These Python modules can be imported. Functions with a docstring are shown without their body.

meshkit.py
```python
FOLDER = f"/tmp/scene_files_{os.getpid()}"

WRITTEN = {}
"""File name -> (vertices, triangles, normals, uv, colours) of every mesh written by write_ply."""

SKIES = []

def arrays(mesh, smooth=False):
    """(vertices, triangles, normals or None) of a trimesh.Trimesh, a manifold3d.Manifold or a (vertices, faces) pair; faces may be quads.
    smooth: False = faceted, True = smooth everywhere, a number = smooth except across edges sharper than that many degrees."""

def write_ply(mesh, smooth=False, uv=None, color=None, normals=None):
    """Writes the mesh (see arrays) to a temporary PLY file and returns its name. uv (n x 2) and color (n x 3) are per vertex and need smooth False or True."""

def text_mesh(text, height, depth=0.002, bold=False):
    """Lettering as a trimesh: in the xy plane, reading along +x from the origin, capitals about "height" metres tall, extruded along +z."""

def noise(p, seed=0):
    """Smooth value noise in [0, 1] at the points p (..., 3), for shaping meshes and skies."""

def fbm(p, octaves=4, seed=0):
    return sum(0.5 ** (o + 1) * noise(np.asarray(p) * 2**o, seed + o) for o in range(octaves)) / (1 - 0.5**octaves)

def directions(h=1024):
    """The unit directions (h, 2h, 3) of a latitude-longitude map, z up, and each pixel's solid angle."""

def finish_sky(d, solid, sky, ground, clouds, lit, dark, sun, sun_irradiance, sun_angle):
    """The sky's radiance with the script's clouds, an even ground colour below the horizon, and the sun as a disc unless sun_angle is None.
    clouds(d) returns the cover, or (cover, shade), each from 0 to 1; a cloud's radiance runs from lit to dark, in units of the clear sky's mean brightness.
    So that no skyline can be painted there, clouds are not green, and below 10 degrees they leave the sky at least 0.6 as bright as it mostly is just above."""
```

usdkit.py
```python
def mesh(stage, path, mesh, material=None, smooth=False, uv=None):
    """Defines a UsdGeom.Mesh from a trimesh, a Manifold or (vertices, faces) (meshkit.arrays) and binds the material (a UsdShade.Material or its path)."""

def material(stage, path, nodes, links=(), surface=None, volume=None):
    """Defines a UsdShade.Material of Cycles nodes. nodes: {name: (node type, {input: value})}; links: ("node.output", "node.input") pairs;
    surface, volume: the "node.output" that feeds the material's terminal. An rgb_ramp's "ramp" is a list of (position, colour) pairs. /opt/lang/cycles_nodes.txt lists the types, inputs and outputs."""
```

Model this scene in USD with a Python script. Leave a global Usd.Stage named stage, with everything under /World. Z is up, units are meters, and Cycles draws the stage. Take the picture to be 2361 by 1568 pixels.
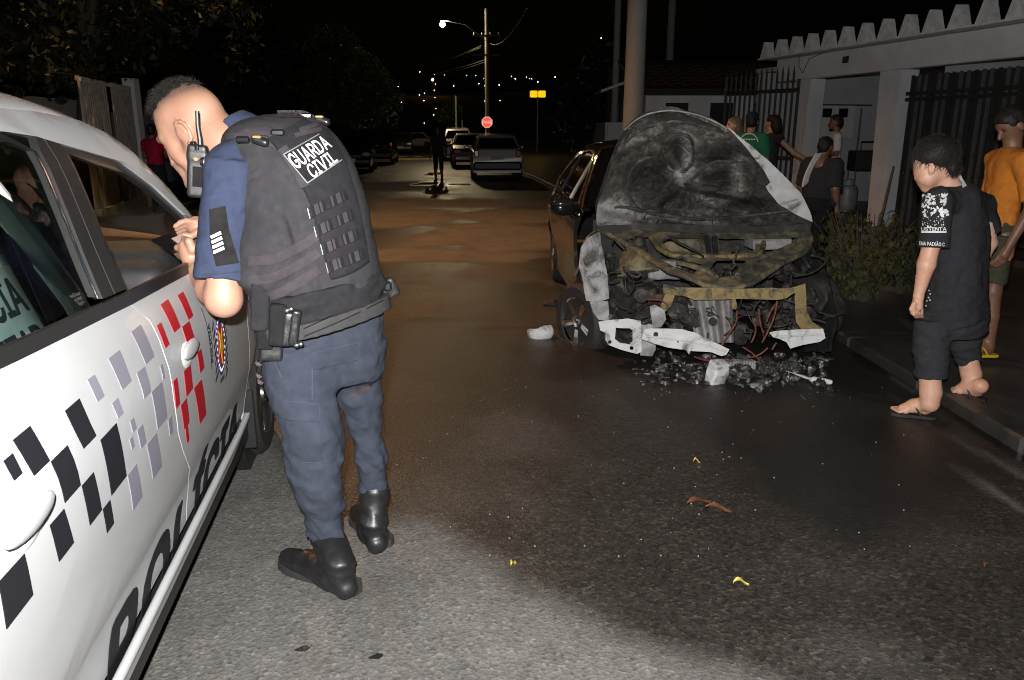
import math, random
import numpy as np, trimesh, manifold3d as mf, usdkit, meshkit
from pxr import Usd, UsdGeom, UsdLux, UsdShade, Gf, Sdf, Vt
from scipy.interpolate import PchipInterpolator
from scipy.spatial import Delaunay

# ------------------------------------------------------------------ camera, sky, light
stage = Usd.Stage.CreateInMemory()
UsdGeom.SetStageUpAxis(stage, 'Z'); UsdGeom.SetStageMetersPerUnit(stage, 1.0)
UsdGeom.Xform.Define(stage, '/World'); UsdGeom.Scope.Define(stage, '/World/Looks')
EYE, PITCH = 1.55, 15.0
cam = UsdGeom.Camera.Define(stage, '/World/camera')
cam.AddTranslateOp().Set((0, 0, EYE)); cam.AddRotateXOp().Set(90 - PITCH)
cam.CreateHorizontalApertureAttr(36.0); cam.CreateFocalLengthAttr(27.45); cam.CreateClippingRangeAttr((0.05, 2000.0))
cam.CreateExposureAttr(0.0)
usdkit.material(stage, '/World/Looks/night_sky', {
    's': ('sky_texture', {'sky_type': 'single_scattering', 'sun_disc': False, 'sun_elevation': 0.02, 'sun_rotation': 2.6}),
    'b': ('background_shader', {'strength': 0.00035})}, [('s.color', 'b.color')], surface='b.background')
dome = UsdLux.DomeLight.Define(stage, '/World/sky_light')
UsdShade.MaterialBindingAPI.Apply(dome.GetPrim()).Bind(UsdShade.Material.Get(stage, '/World/Looks/night_sky'))
moon = UsdLux.DistantLight.Define(stage, '/World/moon')          # a thin moonlight
moon.CreateNormalizeAttr(True); moon.CreateIntensityAttr(0.0012); moon.CreateAngleAttr(0.5); moon.CreateColorAttr((1, .93, .82))
moon.AddRotateXYZOp().Set((50, 0, 149))
# the photographer's flash, fired from just above the lens: it is what lights the street here
flash = UsdLux.DiskLight.Define(stage, '/World/camera_flash')
flash.CreateRadiusAttr(0.022); flash.CreateNormalizeAttr(True); flash.CreateIntensityAttr(2.85); flash.CreateExposureAttr(5.0); flash.CreateColorAttr((1, .985, .96))
flash.AddTranslateOp().Set((-0.035, -0.03, 1.70)); flash.AddRotateZOp().Set(-5); flash.AddRotateXOp().Set(90 - 9)

# ------------------------------------------------------------------ helpers
F, CS, SN = 1800.0, math.cos(math.radians(PITCH)), math.sin(math.radians(PITCH))
def ray(x, y):
    u, d = (x - 1180.5) / F, (y - 784) / F
    return np.array([u, CS - SN * d, -SN - CS * d])
def at(x, y, Y):            # measured picture position -> point at distance Y down the street
    r = ray(x, y); return np.array([0, 0, EYE]) + r * (Y / r[1])
def on(x, y, z=0.0):        # measured picture position -> point on the level z
    r = ray(x, y); return np.array([0, 0, EYE]) + r * ((z - EYE) / r[2])
rng = np.random.default_rng(7)
TF, used = {}, {}
def num(path):
    n = used.get(path, 0); used[path] = n + 1
    return path if n == 0 else f'{path}_{n:03d}'
def meta(p, label=None, cat=None, group=None, kind=None):
    for k, v in (('label', label), ('category', cat), ('group', group), ('kind', kind)):
        if v: p.SetCustomDataByKey(k, v)
def X(name, label, cat, loc=(0, 0, 0), rz=0.0, group=None):
    path = num('/World/' + name)
    x = UsdGeom.Xform.Define(stage, path); x.AddTranslateOp().Set(tuple(map(float, loc))); x.AddRotateZOp().Set(math.degrees(rz))
    meta(x.GetPrim(), label, cat, group); TF[path] = (np.array(loc, float), rz)
    return path
def O(name, mesh, mat, parent=None, smooth=35, label=None, cat=None, group=None, kind=None, attrs=None, loc=None):
    if isinstance(mesh, list): mesh = cat_(mesh)
    path = num((parent or '/World') + '/' + name)
    v, f, n = meshkit.arrays(mesh, smooth if attrs is None else True)
    root = '/'.join(path.split('/')[:3])
    if parent is None and loc is not None: TF[path] = (np.array(loc, float), 0.0)
    if root in TF:
        l, a = TF[root]; c, s = math.cos(-a), math.sin(-a); R = np.array([[c, -s, 0], [s, c, 0], [0, 0, 1]])
        v = (v - l) @ R.T; n = None if n is None else n @ R.T
    m = UsdGeom.Mesh.Define(stage, path)
    m.CreatePointsAttr(Vt.Vec3fArray.FromNumpy(v.astype(np.float32)))
    m.CreateFaceVertexCountsAttr(Vt.IntArray.FromNumpy(np.full(len(f), 3, np.int32)))
    m.CreateFaceVertexIndicesAttr(Vt.IntArray.FromNumpy(f.astype(np.int32).ravel()))
    m.CreateSubdivisionSchemeAttr('none')
    if n is not None:
        m.CreateNormalsAttr(Vt.Vec3fArray.FromNumpy(n.astype(np.float32))); m.SetNormalsInterpolation('vertex')
    for k, a in (attrs or {}).items():
        UsdGeom.PrimvarsAPI(m).CreatePrimvar(k, Sdf.ValueTypeNames.FloatArray, 'vertex').Set(Vt.FloatArray.FromNumpy(np.asarray(a, np.float32)))
    if parent is None and loc is not None: m.AddTranslateOp().Set(tuple(map(float, loc)))
    UsdShade.MaterialBindingAPI.Apply(m.GetPrim()).Bind(UsdShade.Material.Get(stage, '/World/Looks/' + mat))
    meta(m.GetPrim(), label, cat, group, kind)
    return path
def copy(src, label=None, loc=(0, 0, 0), rz=0.0, group=None):
    name = src.split('/')[-1].rstrip('0123456789').rstrip('_'); p = stage.GetPrimAtPath(src); d = p.GetCustomData()
    path = X(name, label or d['label'], d['category'], loc, rz, group or d.get('group'))
    x = stage.GetPrimAtPath(path); x.GetReferences().AddInternalReference(src); x.SetInstanceable(True)
    return path
# --- meshes
def T(v, f): return trimesh.Trimesh(np.asarray(v, float), np.asarray(f, int), process=False)
def cat_(ms): return trimesh.util.concatenate([T(*meshkit.arrays(m)[:2]) for m in ms])
def rotz(a): c, s = math.cos(a), math.sin(a); return np.array([[c, -s, 0], [s, c, 0], [0, 0, 1.0]])
def box(c, size, R=None, bev=0.0):
    h = np.array(size, float) / 2
    if bev:
        b = min(bev, h.min() * .9); pts = []
        for sx in (-1, 1):
            for sy in (-1, 1):
                for sz in (-1, 1):
                    s = np.array([sx, sy, sz])
                    for k in range(3):
                        o = np.full(3, -b); o[k] = 0; pts.append(s * (h + o))
        m = mf.Manifold.hull_points(np.array(pts)); v, f, _ = meshkit.arrays(m)
    else:
        m = trimesh.creation.box(2 * h); v, f = np.array(m.vertices), np.array(m.faces)
    if R is not None: v = v @ np.asarray(R).T
    return T(v + np.asarray(c, float), f)
def beam(a, b, w, h, up=(0, 0, 1), bev=0.0):     # bar from a to b
    a, b = np.array(a, float), np.array(b, float); d = b - a; L = np.linalg.norm(d); d /= L
    s = np.cross(d, up); s = s / np.linalg.norm(s) if np.linalg.norm(s) > 1e-6 else np.array([1.0, 0, 0]); u = np.cross(s, d)
    return box((a + b) / 2, (w, L, h), np.stack([s, d, u], 1), bev)
def tube(pts, r, n=8, cap=True):
    p = np.array(pts, float); r = np.broadcast_to(r, (len(p),)).astype(float)
    t = np.gradient(p, axis=0); t /= np.linalg.norm(t, axis=1, keepdims=True) + 1e-12
    ref = np.array([0, 0, 1.0]) if abs(t[0, 2]) < .9 else np.array([1.0, 0, 0]); rings = []
    a = np.cross(t[0], ref); a /= np.linalg.norm(a)
    for i in range(len(p)):
        a = a - t[i] * (a @ t[i]); a /= np.linalg.norm(a); b = np.cross(t[i], a)
        an = np.arange(n) * 2 * np.pi / n
        rings.append(p[i] + r[i] * (np.cos(an)[:, None] * a + np.sin(an)[:, None] * b))
    return loft(rings, cap)
def loft(rings, cap=True):
    rings = [np.asarray(r, float) for r in rings]; n = len(rings[0]); v = np.vstack(rings); f = []
    for i in range(len(rings) - 1):
        for j in range(n):
            a, b = i * n + j, i * n + (j + 1) % n; f += [(a, b, b + n), (a, b + n, a + n)]
    if cap:
        v = np.vstack([v, rings[0].mean(0), rings[-1].mean(0)]); k = len(v)
        for j in range(n):
            f += [(k - 2, (j + 1) % n, j), (k - 1, (len(rings) - 1) * n + j, (len(rings) - 1) * n + (j + 1) % n)]
    return T(v, f)
def grid(P):                # P: (n, m, 3) points -> open sheet
    n, m = P.shape[:2]; i, j = np.meshgrid(np.arange(n - 1), np.arange(m - 1), indexing='ij'); a = (i * m + j).ravel()
    return T(P.reshape(-1, 3), np.vstack([np.stack([a, a + m, a + m + 1], 1), np.stack([a, a + m + 1, a + 1], 1)]))
def slab(P, t):             # P sheet given thickness along its normals
    g = grid(P); n = np.array(g.vertex_normals); k = len(g.vertices); fl = g.faces[:, ::-1] + k
    e, c = np.unique(np.sort(g.edges, axis=1), axis=0, return_counts=True); open_ = {tuple(x) for x in e[c == 1]}
    side = [q for a, b in g.edges if (min(a, b), max(a, b)) in open_ for q in ((b, a, a + k), (b, a + k, b + k))]
    return T(np.vstack([g.vertices, g.vertices - n * t]), np.vstack([g.faces, fl, side]))
def panel(contours, thick, fmap, edge=0.06):   # an outline in a flat chart, given thickness, bent by fmap
    cs = mf.CrossSection([np.asarray(c, float) for c in contours], mf.FillRule.EvenOdd)
    m = cs.extrude(thick).refine_to_length(edge); v, f, _ = meshkit.arrays(m)
    return T(fmap(v), f)
def film(contours, fmap, edge=0.06):       # one thin sheet of glass bent by fmap
    m = mf.CrossSection([np.asarray(c, float) for c in contours], mf.FillRule.EvenOdd).extrude(1.0); v, f, _ = meshkit.arrays(m); f = f[(v[f][:, :, 2] > .5).all(1)]; v = v * [1, 1, 0]
    t = trimesh.Trimesh(v, f); v2, f2 = trimesh.remesh.subdivide_to_size(t.vertices, t.faces, edge * 1.6); t = trimesh.Trimesh(v2, f2); t.merge_vertices(); return T(fmap(np.array(t.vertices)), t.faces)
def prism(poly, a, b, axis=1):   # outline extruded between a and b along one axis: axis 1 -> outline in (x, z)
    m = mf.CrossSection([np.asarray(poly, float)], mf.FillRule.EvenOdd).extrude(b - a); v, f, _ = meshkit.arrays(m)
    if axis == 1: v = np.stack([v[:, 0], a + v[:, 2], v[:, 1]], 1); f = f[:, ::-1]
    elif axis == 0: v = np.stack([a + v[:, 2], v[:, 0], v[:, 1]], 1)
    else: v = v + [0, 0, a]
    return T(v, f)
def ball(c, r, n=2):
    m = trimesh.creation.icosphere(n, 1.0); return T(np.array(m.vertices) * np.asarray(r) + np.asarray(c), m.faces)
def disc(c, r, n, ax, t=0.002, k=20):
    ax = np.asarray(ax, float) / np.linalg.norm(ax); return tube([np.asarray(c) - ax * t / 2, np.asarray(c) + ax * t / 2], r, k)
def lathe(prof, c, ax, k=28):    # prof: (radius, along)
    ax = np.asarray(ax, float) / np.linalg.norm(ax); a = np.cross(ax, [0, 0, 1.0]); a = a / np.linalg.norm(a) if np.linalg.norm(a) > 1e-6 else np.array([1.0, 0, 0])
    b = np.cross(ax, a); an = np.arange(k) * 2 * np.pi / k
    return loft([np.asarray(c) + ax * z + max(r, 1e-4) * (np.cos(an)[:, None] * a + np.sin(an)[:, None] * b) for r, z in prof])
# --- solids from distance fields
def unit(v): v = np.asarray(v, float); return v / np.linalg.norm(v)
class Sdf_:
    def __init__(s): s.p = []
    def cap(s, a, b, ra, rb=None, k=.02): s.p.append(('cap', np.array(a, float), np.array(b, float), ra, ra if rb is None else rb, k)); return s
    def chain(s, pts, rs, k=.02):
        for i in range(len(pts) - 1): s.cap(pts[i], pts[i + 1], rs[i], rs[i + 1], k)
        return s
    def ell(s, c, r, R=None, k=.02, sub=False): s.p.append(('ell', np.array(c, float), np.array(r, float), np.eye(3) if R is None else np.asarray(R), sub, k)); return s
    def box(s, c, h, R=None, rd=.005, k=.004): s.p.append(('box', np.array(c, float), np.array(h, float), np.eye(3) if R is None else np.asarray(R), rd, k)); return s
    def loft(s, sec, side, k=.01, e=2.0, flat=True):   # sec: (centre, r_side, r_front)
        c = np.array([x[0] for x in sec], float); A = unit(c[-1] - c[0]); s.p.append(('loft', c, np.array([x[1:3] for x in sec], float), A, np.array(side, float), k, e, flat)); return s
    def mesh(s, res, disp=None):
        lo, hi = np.full(3, 1e9), np.full(3, -1e9); bb = []
        for q in s.p:
            if q[0] == 'cap': r = max(q[3], q[4]); b = (np.minimum(q[1], q[2]) - r, np.maximum(q[1], q[2]) + r)
            elif q[0] == 'ell': e = np.sqrt((q[3] ** 2) @ (q[2] ** 2)); b = (q[1] - e, q[1] + e)
            elif q[0] == 'box': e = np.abs(q[3]) @ (q[2] + q[4]); b = (q[1] - e, q[1] + e)
            else: r = q[2].max(); b = (q[1].min(0) - r, q[1].max(0) + r)
            bb.append(b)
            if not (q[0] == 'ell' and q[4]): lo = np.minimum(lo, b[0]); hi = np.maximum(hi, b[1])
        lo -= 4 * res; hi += 4 * res; n = np.ceil((hi - lo) / res).astype(int) + 1
        D = np.full(n, .12, np.float32)
        for q, b in zip(s.p, bb):
            k = q[6] if False else (q[5]); m = .05 + k
            i0 = np.clip(((b[0] - m - lo) / res).astype(int), 0, n); i1 = np.clip(((b[1] + m - lo) / res).astype(int) + 2, 0, n)
            if (i1 <= i0).any(): continue
            ax = [lo[a] + res * np.arange(i0[a], i1[a]) for a in range(3)]; P = np.stack(np.meshgrid(*ax, indexing='ij'), -1)
            if q[0] == 'cap':
                ab = q[2] - q[1]; t = np.clip(((P - q[1]) @ ab) / max(ab @ ab, 1e-9), 0, 1); d = np.linalg.norm(P - q[1] - t[..., None] * ab, axis=-1) - (q[3] + t * (q[4] - q[3]))
            elif q[0] == 'ell':
                L = (P - q[1]) @ q[3]; k0 = np.linalg.norm(L / q[2], axis=-1); k1 = np.linalg.norm(L / q[2] ** 2, axis=-1); d = k0 * (k0 - 1) / np.maximum(k1, 1e-6)
            elif q[0] == 'box':
                L = np.abs((P - q[1]) @ q[3]) - q[2]; d = np.linalg.norm(np.maximum(L, 0), axis=-1) + np.minimum(L.max(-1), 0) - q[4]
            else:
                _, c, rr, A, side, _, e, flat = q; t = (P - c[0]) @ A; ts = (c - c[0]) @ A; L = ts[-1]; tc = np.clip(t, 0, L)
                C = PchipInterpolator(ts, c)(tc); R = PchipInterpolator(ts, rr)(tc); sd = unit(side - A * (side @ A)); fr = np.cross(A, sd); Q = P - C
                x, y = np.abs(Q @ sd) / R[..., 0], np.abs(Q @ fr) / R[..., 1]; d = ((x ** e + y ** e) ** (1 / e) - 1) * R.min(-1)
                o = np.maximum(-t, t - L); d = np.maximum(d, o) if flat else np.where(o > 0, np.hypot(np.maximum(d, 0), o), d)
            sl = tuple(slice(i0[a], i1[a]) for a in range(3)); old = D[sl]; d = d.astype(np.float32)
            if q[0] == 'ell' and q[4]: d = -d; h = np.maximum(k - np.abs(old - d), 0) / k; D[sl] = np.maximum(old, d) + h * h * k / 4
            else: h = np.maximum(k - np.abs(old - d), 0) / k; D[sl] = np.minimum(old, d) - h * h * k / 4
        if disp is not None:
            near = np.argwhere(np.abs(D) < .03); pp = lo + near * res; D[tuple(near.T)] += disp(pp).astype(np.float32)
        return nets(D, lo, res)
def nets(D, lo, h):
    s = D < 0; cs = [(i, j, k) for i in (0, 1) for j in (0, 1) for k in (0, 1)]; N = np.array(D.shape) - 1
    sub = lambda A, c: A[c[0]:c[0] + N[0], c[1]:c[1] + N[1], c[2]:c[2] + N[2]]
    cnt = sum(sub(s, c).astype(np.int8) for c in cs); act = (cnt > 0) & (cnt < 8); ix = np.argwhere(act); V = np.zeros((len(ix), 3)); w = np.zeros(len(ix))
    vals = {c: D[ix[:, 0] + c[0], ix[:, 1] + c[1], ix[:, 2] + c[2]].astype(float) for c in cs}
    for a in cs:
        for ax in range(3):
            if a[ax] == 0:
                b = list(a); b[ax] = 1; b = tuple(b); va, vb = vals[a], vals[b]; x = (va < 0) != (vb < 0); t = np.where(x, va / np.where(x, va - vb, 1), 0)
                q = np.array(a, float) + np.zeros((len(ix), 3)); q[:, ax] += t; V[x] += q[x]; w[x] += 1
    V = lo + h * (ix + V / w[:, None]); idm = np.full(act.shape, -1, np.int64); idm[act] = np.arange(len(ix)); Fs = []
    for ax in range(3):
        o = [0, 0, 0]; o[ax] = 1; b, c = [(1, 2), (2, 0), (0, 1)][ax]
        s0 = s[:-1] if ax == 0 else s[:, :-1] if ax == 1 else s[:, :, :-1]; s1 = s[1:] if ax == 0 else s[:, 1:] if ax == 1 else s[:, :, 1:]
        e = np.argwhere(s0 != s1); e = e[(e[:, b] > 0) & (e[:, c] > 0) & (e[:, b] < N[b]) & (e[:, c] < N[c])]
        def cell(db, dc): q = e.copy(); q[:, b] -= db; q[:, c] -= dc; return idm[tuple(q.T)]
        quad = np.stack([cell(1, 1), cell(0, 1), cell(0, 0), cell(1, 0)], 1); flip = ~s[tuple(e.T)]; quad[flip] = quad[flip][:, ::-1]; Fs.append(quad)
    Q = np.vstack(Fs); Q = Q[(Q >= 0).all(1)]
    return T(V, np.vstack([Q[:, [0, 1, 2]], Q[:, [0, 2, 3]]]))
def nz(p, s, seed=0, o=3): return meshkit.fbm(np.asarray(p) * s, o, seed) - .5
# --- materials
def M(name, c, rough=.6, c2=None, s=6.0, bump=0.0, bs=60.0, bd=.003, metal=0.0, coat=0.0, spec=.5, sheen=0.0, ramp=(.35, .65), det=4.0, emit=None, vec=(1, 1, 1), distort=0.0, sss=0.0):
    n = {'tc': ('texture_coordinate', {}), 'mp': ('mapping', {'scale': vec}), 'p': ('principled_bsdf', {'roughness': rough, 'metallic': metal, 'coat_weight': coat, 'specular_ior_level': spec, 'sheen_weight': sheen, 'base_color': c})}
    l = [('tc.object', 'mp.vector')]
    if sss: n['p'][1].update(subsurface_weight=sss, subsurface_radius=(.012, .004, .002), subsurface_scale=1.0)
    if emit: n['p'][1].update(emission_color=emit[0], emission_strength=emit[1])
    if c2 is not None:
        n['n'] = ('noise_texture', {'scale': s, 'detail': det, 'roughness': .6, 'distortion': distort}); n['r'] = ('rgb_ramp', {'ramp': [(ramp[0], c), (ramp[1], c2)]})
        l += [('mp.vector', 'n.vector'), ('n.fac', 'r.fac'), ('r.color', 'p.base_color')]
    if bump:
        n['bn'] = ('noise_texture', {'scale': bs, 'detail': 3.0}); n['b'] = ('bump', {'strength': bump, 'distance': bd})
        l += [('mp.vector', 'bn.vector'), ('bn.fac', 'b.height'), ('b.normal', 'p.normal')]
    return usdkit.material(stage, '/World/Looks/' + name, n, l, surface='p.BSDF')
def burnt(name, stops, s=7.0, rough=.8, metal=0.0, bump=.6, bs=30.0, distort=.6, det=8.0):
    n = {'tc': ('texture_coordinate', {}), 'n': ('noise_texture', {'scale': s, 'detail': det, 'roughness': .68, 'distortion': distort}), 'r': ('rgb_ramp', {'ramp': stops}),
         'bn': ('noise_texture', {'scale': bs, 'detail': 5.0}), 'b': ('bump', {'strength': bump, 'distance': .006}), 'p': ('principled_bsdf', {'roughness': rough, 'metallic': metal})}
    usdkit.material(stage, '/World/Looks/' + name, n, [('tc.object', 'n.vector'), ('n.fac', 'r.fac'), ('r.color', 'p.base_color'), ('tc.object', 'bn.vector'), ('bn.fac', 'b.height'), ('b.normal', 'p.normal')], surface='p.BSDF')
def leafmat(name, c, c2):
    usdkit.material(stage, '/World/Looks/' + name, {'g': ('geometry', {}), 'r': ('rgb_ramp', {'ramp': [(0, c), (1, c2)]}), 'd': ('principled_bsdf', {'roughness': .55}), 't': ('translucent_bsdf', {}), 'm': ('mix_closure', {'fac': .3})},
        [('g.random_per_island', 'r.fac'), ('r.color', 'd.base_color'), ('r.color', 't.color'), ('d.BSDF', 'm.closure1'), ('t.BSDF', 'm.closure2')], surface='m.closure')
def pane(name, tint, refl=1.45, rough=.02):
    usdkit.material(stage, '/World/Looks/' + name, {'f': ('layer_weight', {'blend': refl}), 't': ('transparent_bsdf', {'color': tint}), 'g': ('glossy_bsdf', {'roughness': rough, 'color': (1, 1, 1)}), 'm': ('mix_closure', {})},
        [('f.fresnel', 'm.fac'), ('t.BSDF', 'm.closure1'), ('g.BSDF', 'm.closure2')], surface='m.closure')
def glow(name, c, e):
    usdkit.material(stage, '/World/Looks/' + name, {'e': ('emission', {'color': c, 'strength': e})}, [], surface='e.emission')
# ------------------------------------------------------------------ materials
M('concrete', (.30, .29, .27), .85, (.20, .195, .185), 5, .4, 40)
M('pole_concrete', (.30, .285, .26), .8, (.26, .25, .23), 4, .3, 30)
M('kerb_stone', (.040, .038, .034), .45, (.022, .021, .019), 6, .5, 30)
M('white_wall', (.62, .625, .64), .85, (.50, .505, .52), 1.6, .25, 25)
M('grey_wall', (.46, .47, .49), .85, (.38, .39, .41), 1.3, .25, 25)
M('white_paint', (.62, .62, .62), .6, (.5, .5, .49), 9)
M('dark_iron', (.018, .018, .019), .45, (.035, .033, .03), 20, .2, 80)
M('grey_iron', (.10, .10, .105), .5, (.06, .06, .062), 14, .2, 60)
M('roof_fibre', (.72, .72, .72), .8, (.5, .5, .5), 9, .3, 40)
M('red_tile', (.085, .026, .012), .85, (.045, .016, .010), 5, .3, 40)
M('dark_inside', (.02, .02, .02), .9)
M('black_plastic', (.012, .012, .013), .45, bump=.15, bs=200)
M('black_gloss', (.008, .008, .009), .12)
M('rubber', (.014, .014, .014), .75, (.022, .021, .02), 20, .3, 120)
M('chrome', (.75, .75, .76), .12, metal=1.0)
M('dull_metal', (.42, .42, .43), .35, metal=1.0)
M('bark', (.06, .045, .03), .9, (.03, .024, .018), 12, .8, 30)
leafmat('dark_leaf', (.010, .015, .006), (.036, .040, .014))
leafmat('lit_leaf', (.06, .09, .015), (.16, .19, .03))  # lamplight on the foliage is put into this yellow-green leaf colour
leafmat('bush_leaf', (.022, .035, .010), (.07, .08, .022)); leafmat('dry_leaf', (.055, .055, .02), (.15, .13, .05))
M('glass_dark', (.006, .007, .007), .06, spec=.6)
M('cable', (.02, .02, .02), .6); M('wire_metal', (.3, .29, .27), .4, metal=.5)
M('gas_grey', (.22, .24, .25), .45, (.15, .16, .17), 8)
M('wood_pole', (.22, .16, .10), .8, (.13, .10, .07), 10)
M('brown_leaf', (.15, .06, .02), .7, (.08, .03, .012), 30)
M('yellow_leaf', (.5, .38, .08), .7)
M('plate_white', (.75, .75, .72), .5)
M('stop_red_glow', (.55, .03, .02), .4, emit=((1, .12, .06), .9))  # flash thrown back by the sign face is put in as glow
M('stop_white_glow', (.8, .8, .8), .4, emit=((1, .5, .4), .9))  # same added glow on rim and letters, in place of returned flash
glow('lamp_white', (1, .78, .45), 900.0); glow('far_warm', (1, .68, .33), 7.0); glow('far_white', (.85, .95, 1), 6.0); glow('sodium', (1, .45, .16), 60.0); glow('sign_yellow', (1, .55, .01), 1.15)
glow('tail_red', (1, .03, .02), 1.6)

# ------------------------------------------------------------------ ground, road, kerbs
KY = [-30, 0, 5.4, 9, 16, 25, 33, 60, 90, 150]
KR = PchipInterpolator(KY, [2.6, 2.56, 2.5, 2.36, 1.75, .9, .1, -3, -6.5, -14]); KL = PchipInterpolator(KY, [-5, -5.2, -5.8, -6.0, -6.8, -7.8, -8.6, -11.5, -15, -22])
gx = np.r_[np.linspace(-900, -60, 12), np.linspace(-50, 50, 40), np.linspace(60, 900, 12)]; gy = np.r_[-60, np.linspace(-30, 150, 60), np.linspace(165, 900, 40)]
def hill(x, y): return np.where(y > 150, -.25 + (y - 150) * .082 + 6 * (meshkit.fbm(np.stack([x * .01, y * .01, 0 * x], -1), 3, 4) - .5) * np.clip((y - 150) / 100, 0, 1), -.25)
GX, GY = np.meshgrid(gx, gy, indexing='ij')
M('soil', (.05, .048, .04), .95, (.03, .03, .024), .4, .4, 4)
O('ground', grid(np.stack([GX, GY, hill(GX, GY)], -1)), 'soil', kind='structure', smooth=True)

def inside(poly, x, y):
    poly = np.asarray(poly)[:, :2]; r = np.zeros(x.shape, bool); d = np.full(x.shape, 1e9)
    for i in range(len(poly)):
        a, b = poly[i], poly[i - 1]
        c = (a[1] > y) != (b[1] > y); r ^= c & (x < (b[0] - a[0]) * (y - a[1]) / (b[1] - a[1] + 1e-12) + a[0])
        e = b - a; t = np.clip(((x - a[0]) * e[0] + (y - a[1]) * e[1]) / (e @ e + 1e-12), 0, 1); d = np.minimum(d, np.hypot(x - a[0] - t * e[0], y - a[1] - t * e[1]))
    return np.where(r, d, -d)
ry = np.r_[np.linspace(-30, 1.0, 14), np.arange(1.2, 14, .055), np.geomspace(14.1, 150, 70)]; ru = np.linspace(0, 1, 190)
RY, RU = np.meshgrid(ry, ru, indexing='ij'); RX = KL(RY) + (KR(RY) - KL(RY)) * RU
RP = np.stack([RX, RY, .012 * np.sin(np.pi * RU)], -1); q = np.stack([RX, RY, 0 * RX], -1)
n1 = nz(q, 1.3, 1, 5); n2 = nz(q, 5.0, 5, 4); n3 = nz(q * [1, .35, 1], .9, 9, 5)
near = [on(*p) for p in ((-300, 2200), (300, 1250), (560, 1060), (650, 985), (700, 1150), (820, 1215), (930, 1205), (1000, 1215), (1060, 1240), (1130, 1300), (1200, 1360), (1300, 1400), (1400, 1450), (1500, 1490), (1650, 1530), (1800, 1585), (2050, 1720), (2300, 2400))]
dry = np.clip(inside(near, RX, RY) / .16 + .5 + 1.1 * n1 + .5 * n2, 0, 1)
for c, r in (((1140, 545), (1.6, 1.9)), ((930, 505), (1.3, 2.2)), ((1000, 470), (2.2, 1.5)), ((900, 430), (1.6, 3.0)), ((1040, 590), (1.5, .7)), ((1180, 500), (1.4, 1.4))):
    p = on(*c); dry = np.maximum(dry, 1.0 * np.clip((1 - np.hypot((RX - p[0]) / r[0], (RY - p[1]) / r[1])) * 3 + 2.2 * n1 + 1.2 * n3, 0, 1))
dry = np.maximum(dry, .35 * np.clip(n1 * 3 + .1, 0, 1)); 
soot = np.clip(inside([on(*p) for p in ((1330, 800), (1400, 880), (1560, 960), (1680, 1050), (1780, 1150), (1950, 1230), (2150, 1180), (2320, 1090), (2000, 830), (1900, 760), (1500, 740))], RX, RY) / .3 + .75 + 1.5 * n1 + .6 * n2, 0, 1)
for c_, r_ in (((995, 655), (.34, .17)), ((990, 742), (.3, .15))):
    p = on(*c_); soot = np.maximum(soot, np.clip((1 - np.hypot((RX - p[0]) / r_[0], (RY - p[1]) / r_[1])) * 4 + 2 * n2, 0, 1))
soot = np.maximum(soot, .8 * np.clip(inside([on(*p) for p in ((1205, 850), (1300, 835), (1420, 850), (1420, 885), (1290, 882))], RX, RY) / .1 + .6 + 2 * n2, 0, 1))
def seg(a, b):
    a, b = on(*a), on(*b); ex, ey = b[0] - a[0], b[1] - a[1]; t = np.clip(((RX - a[0]) * ex + (RY - a[1]) * ey) / (ex * ex + ey * ey), 0, 1); return np.hypot(RX - a[0] - t * ex, RY - a[1] - t * ey)
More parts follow.
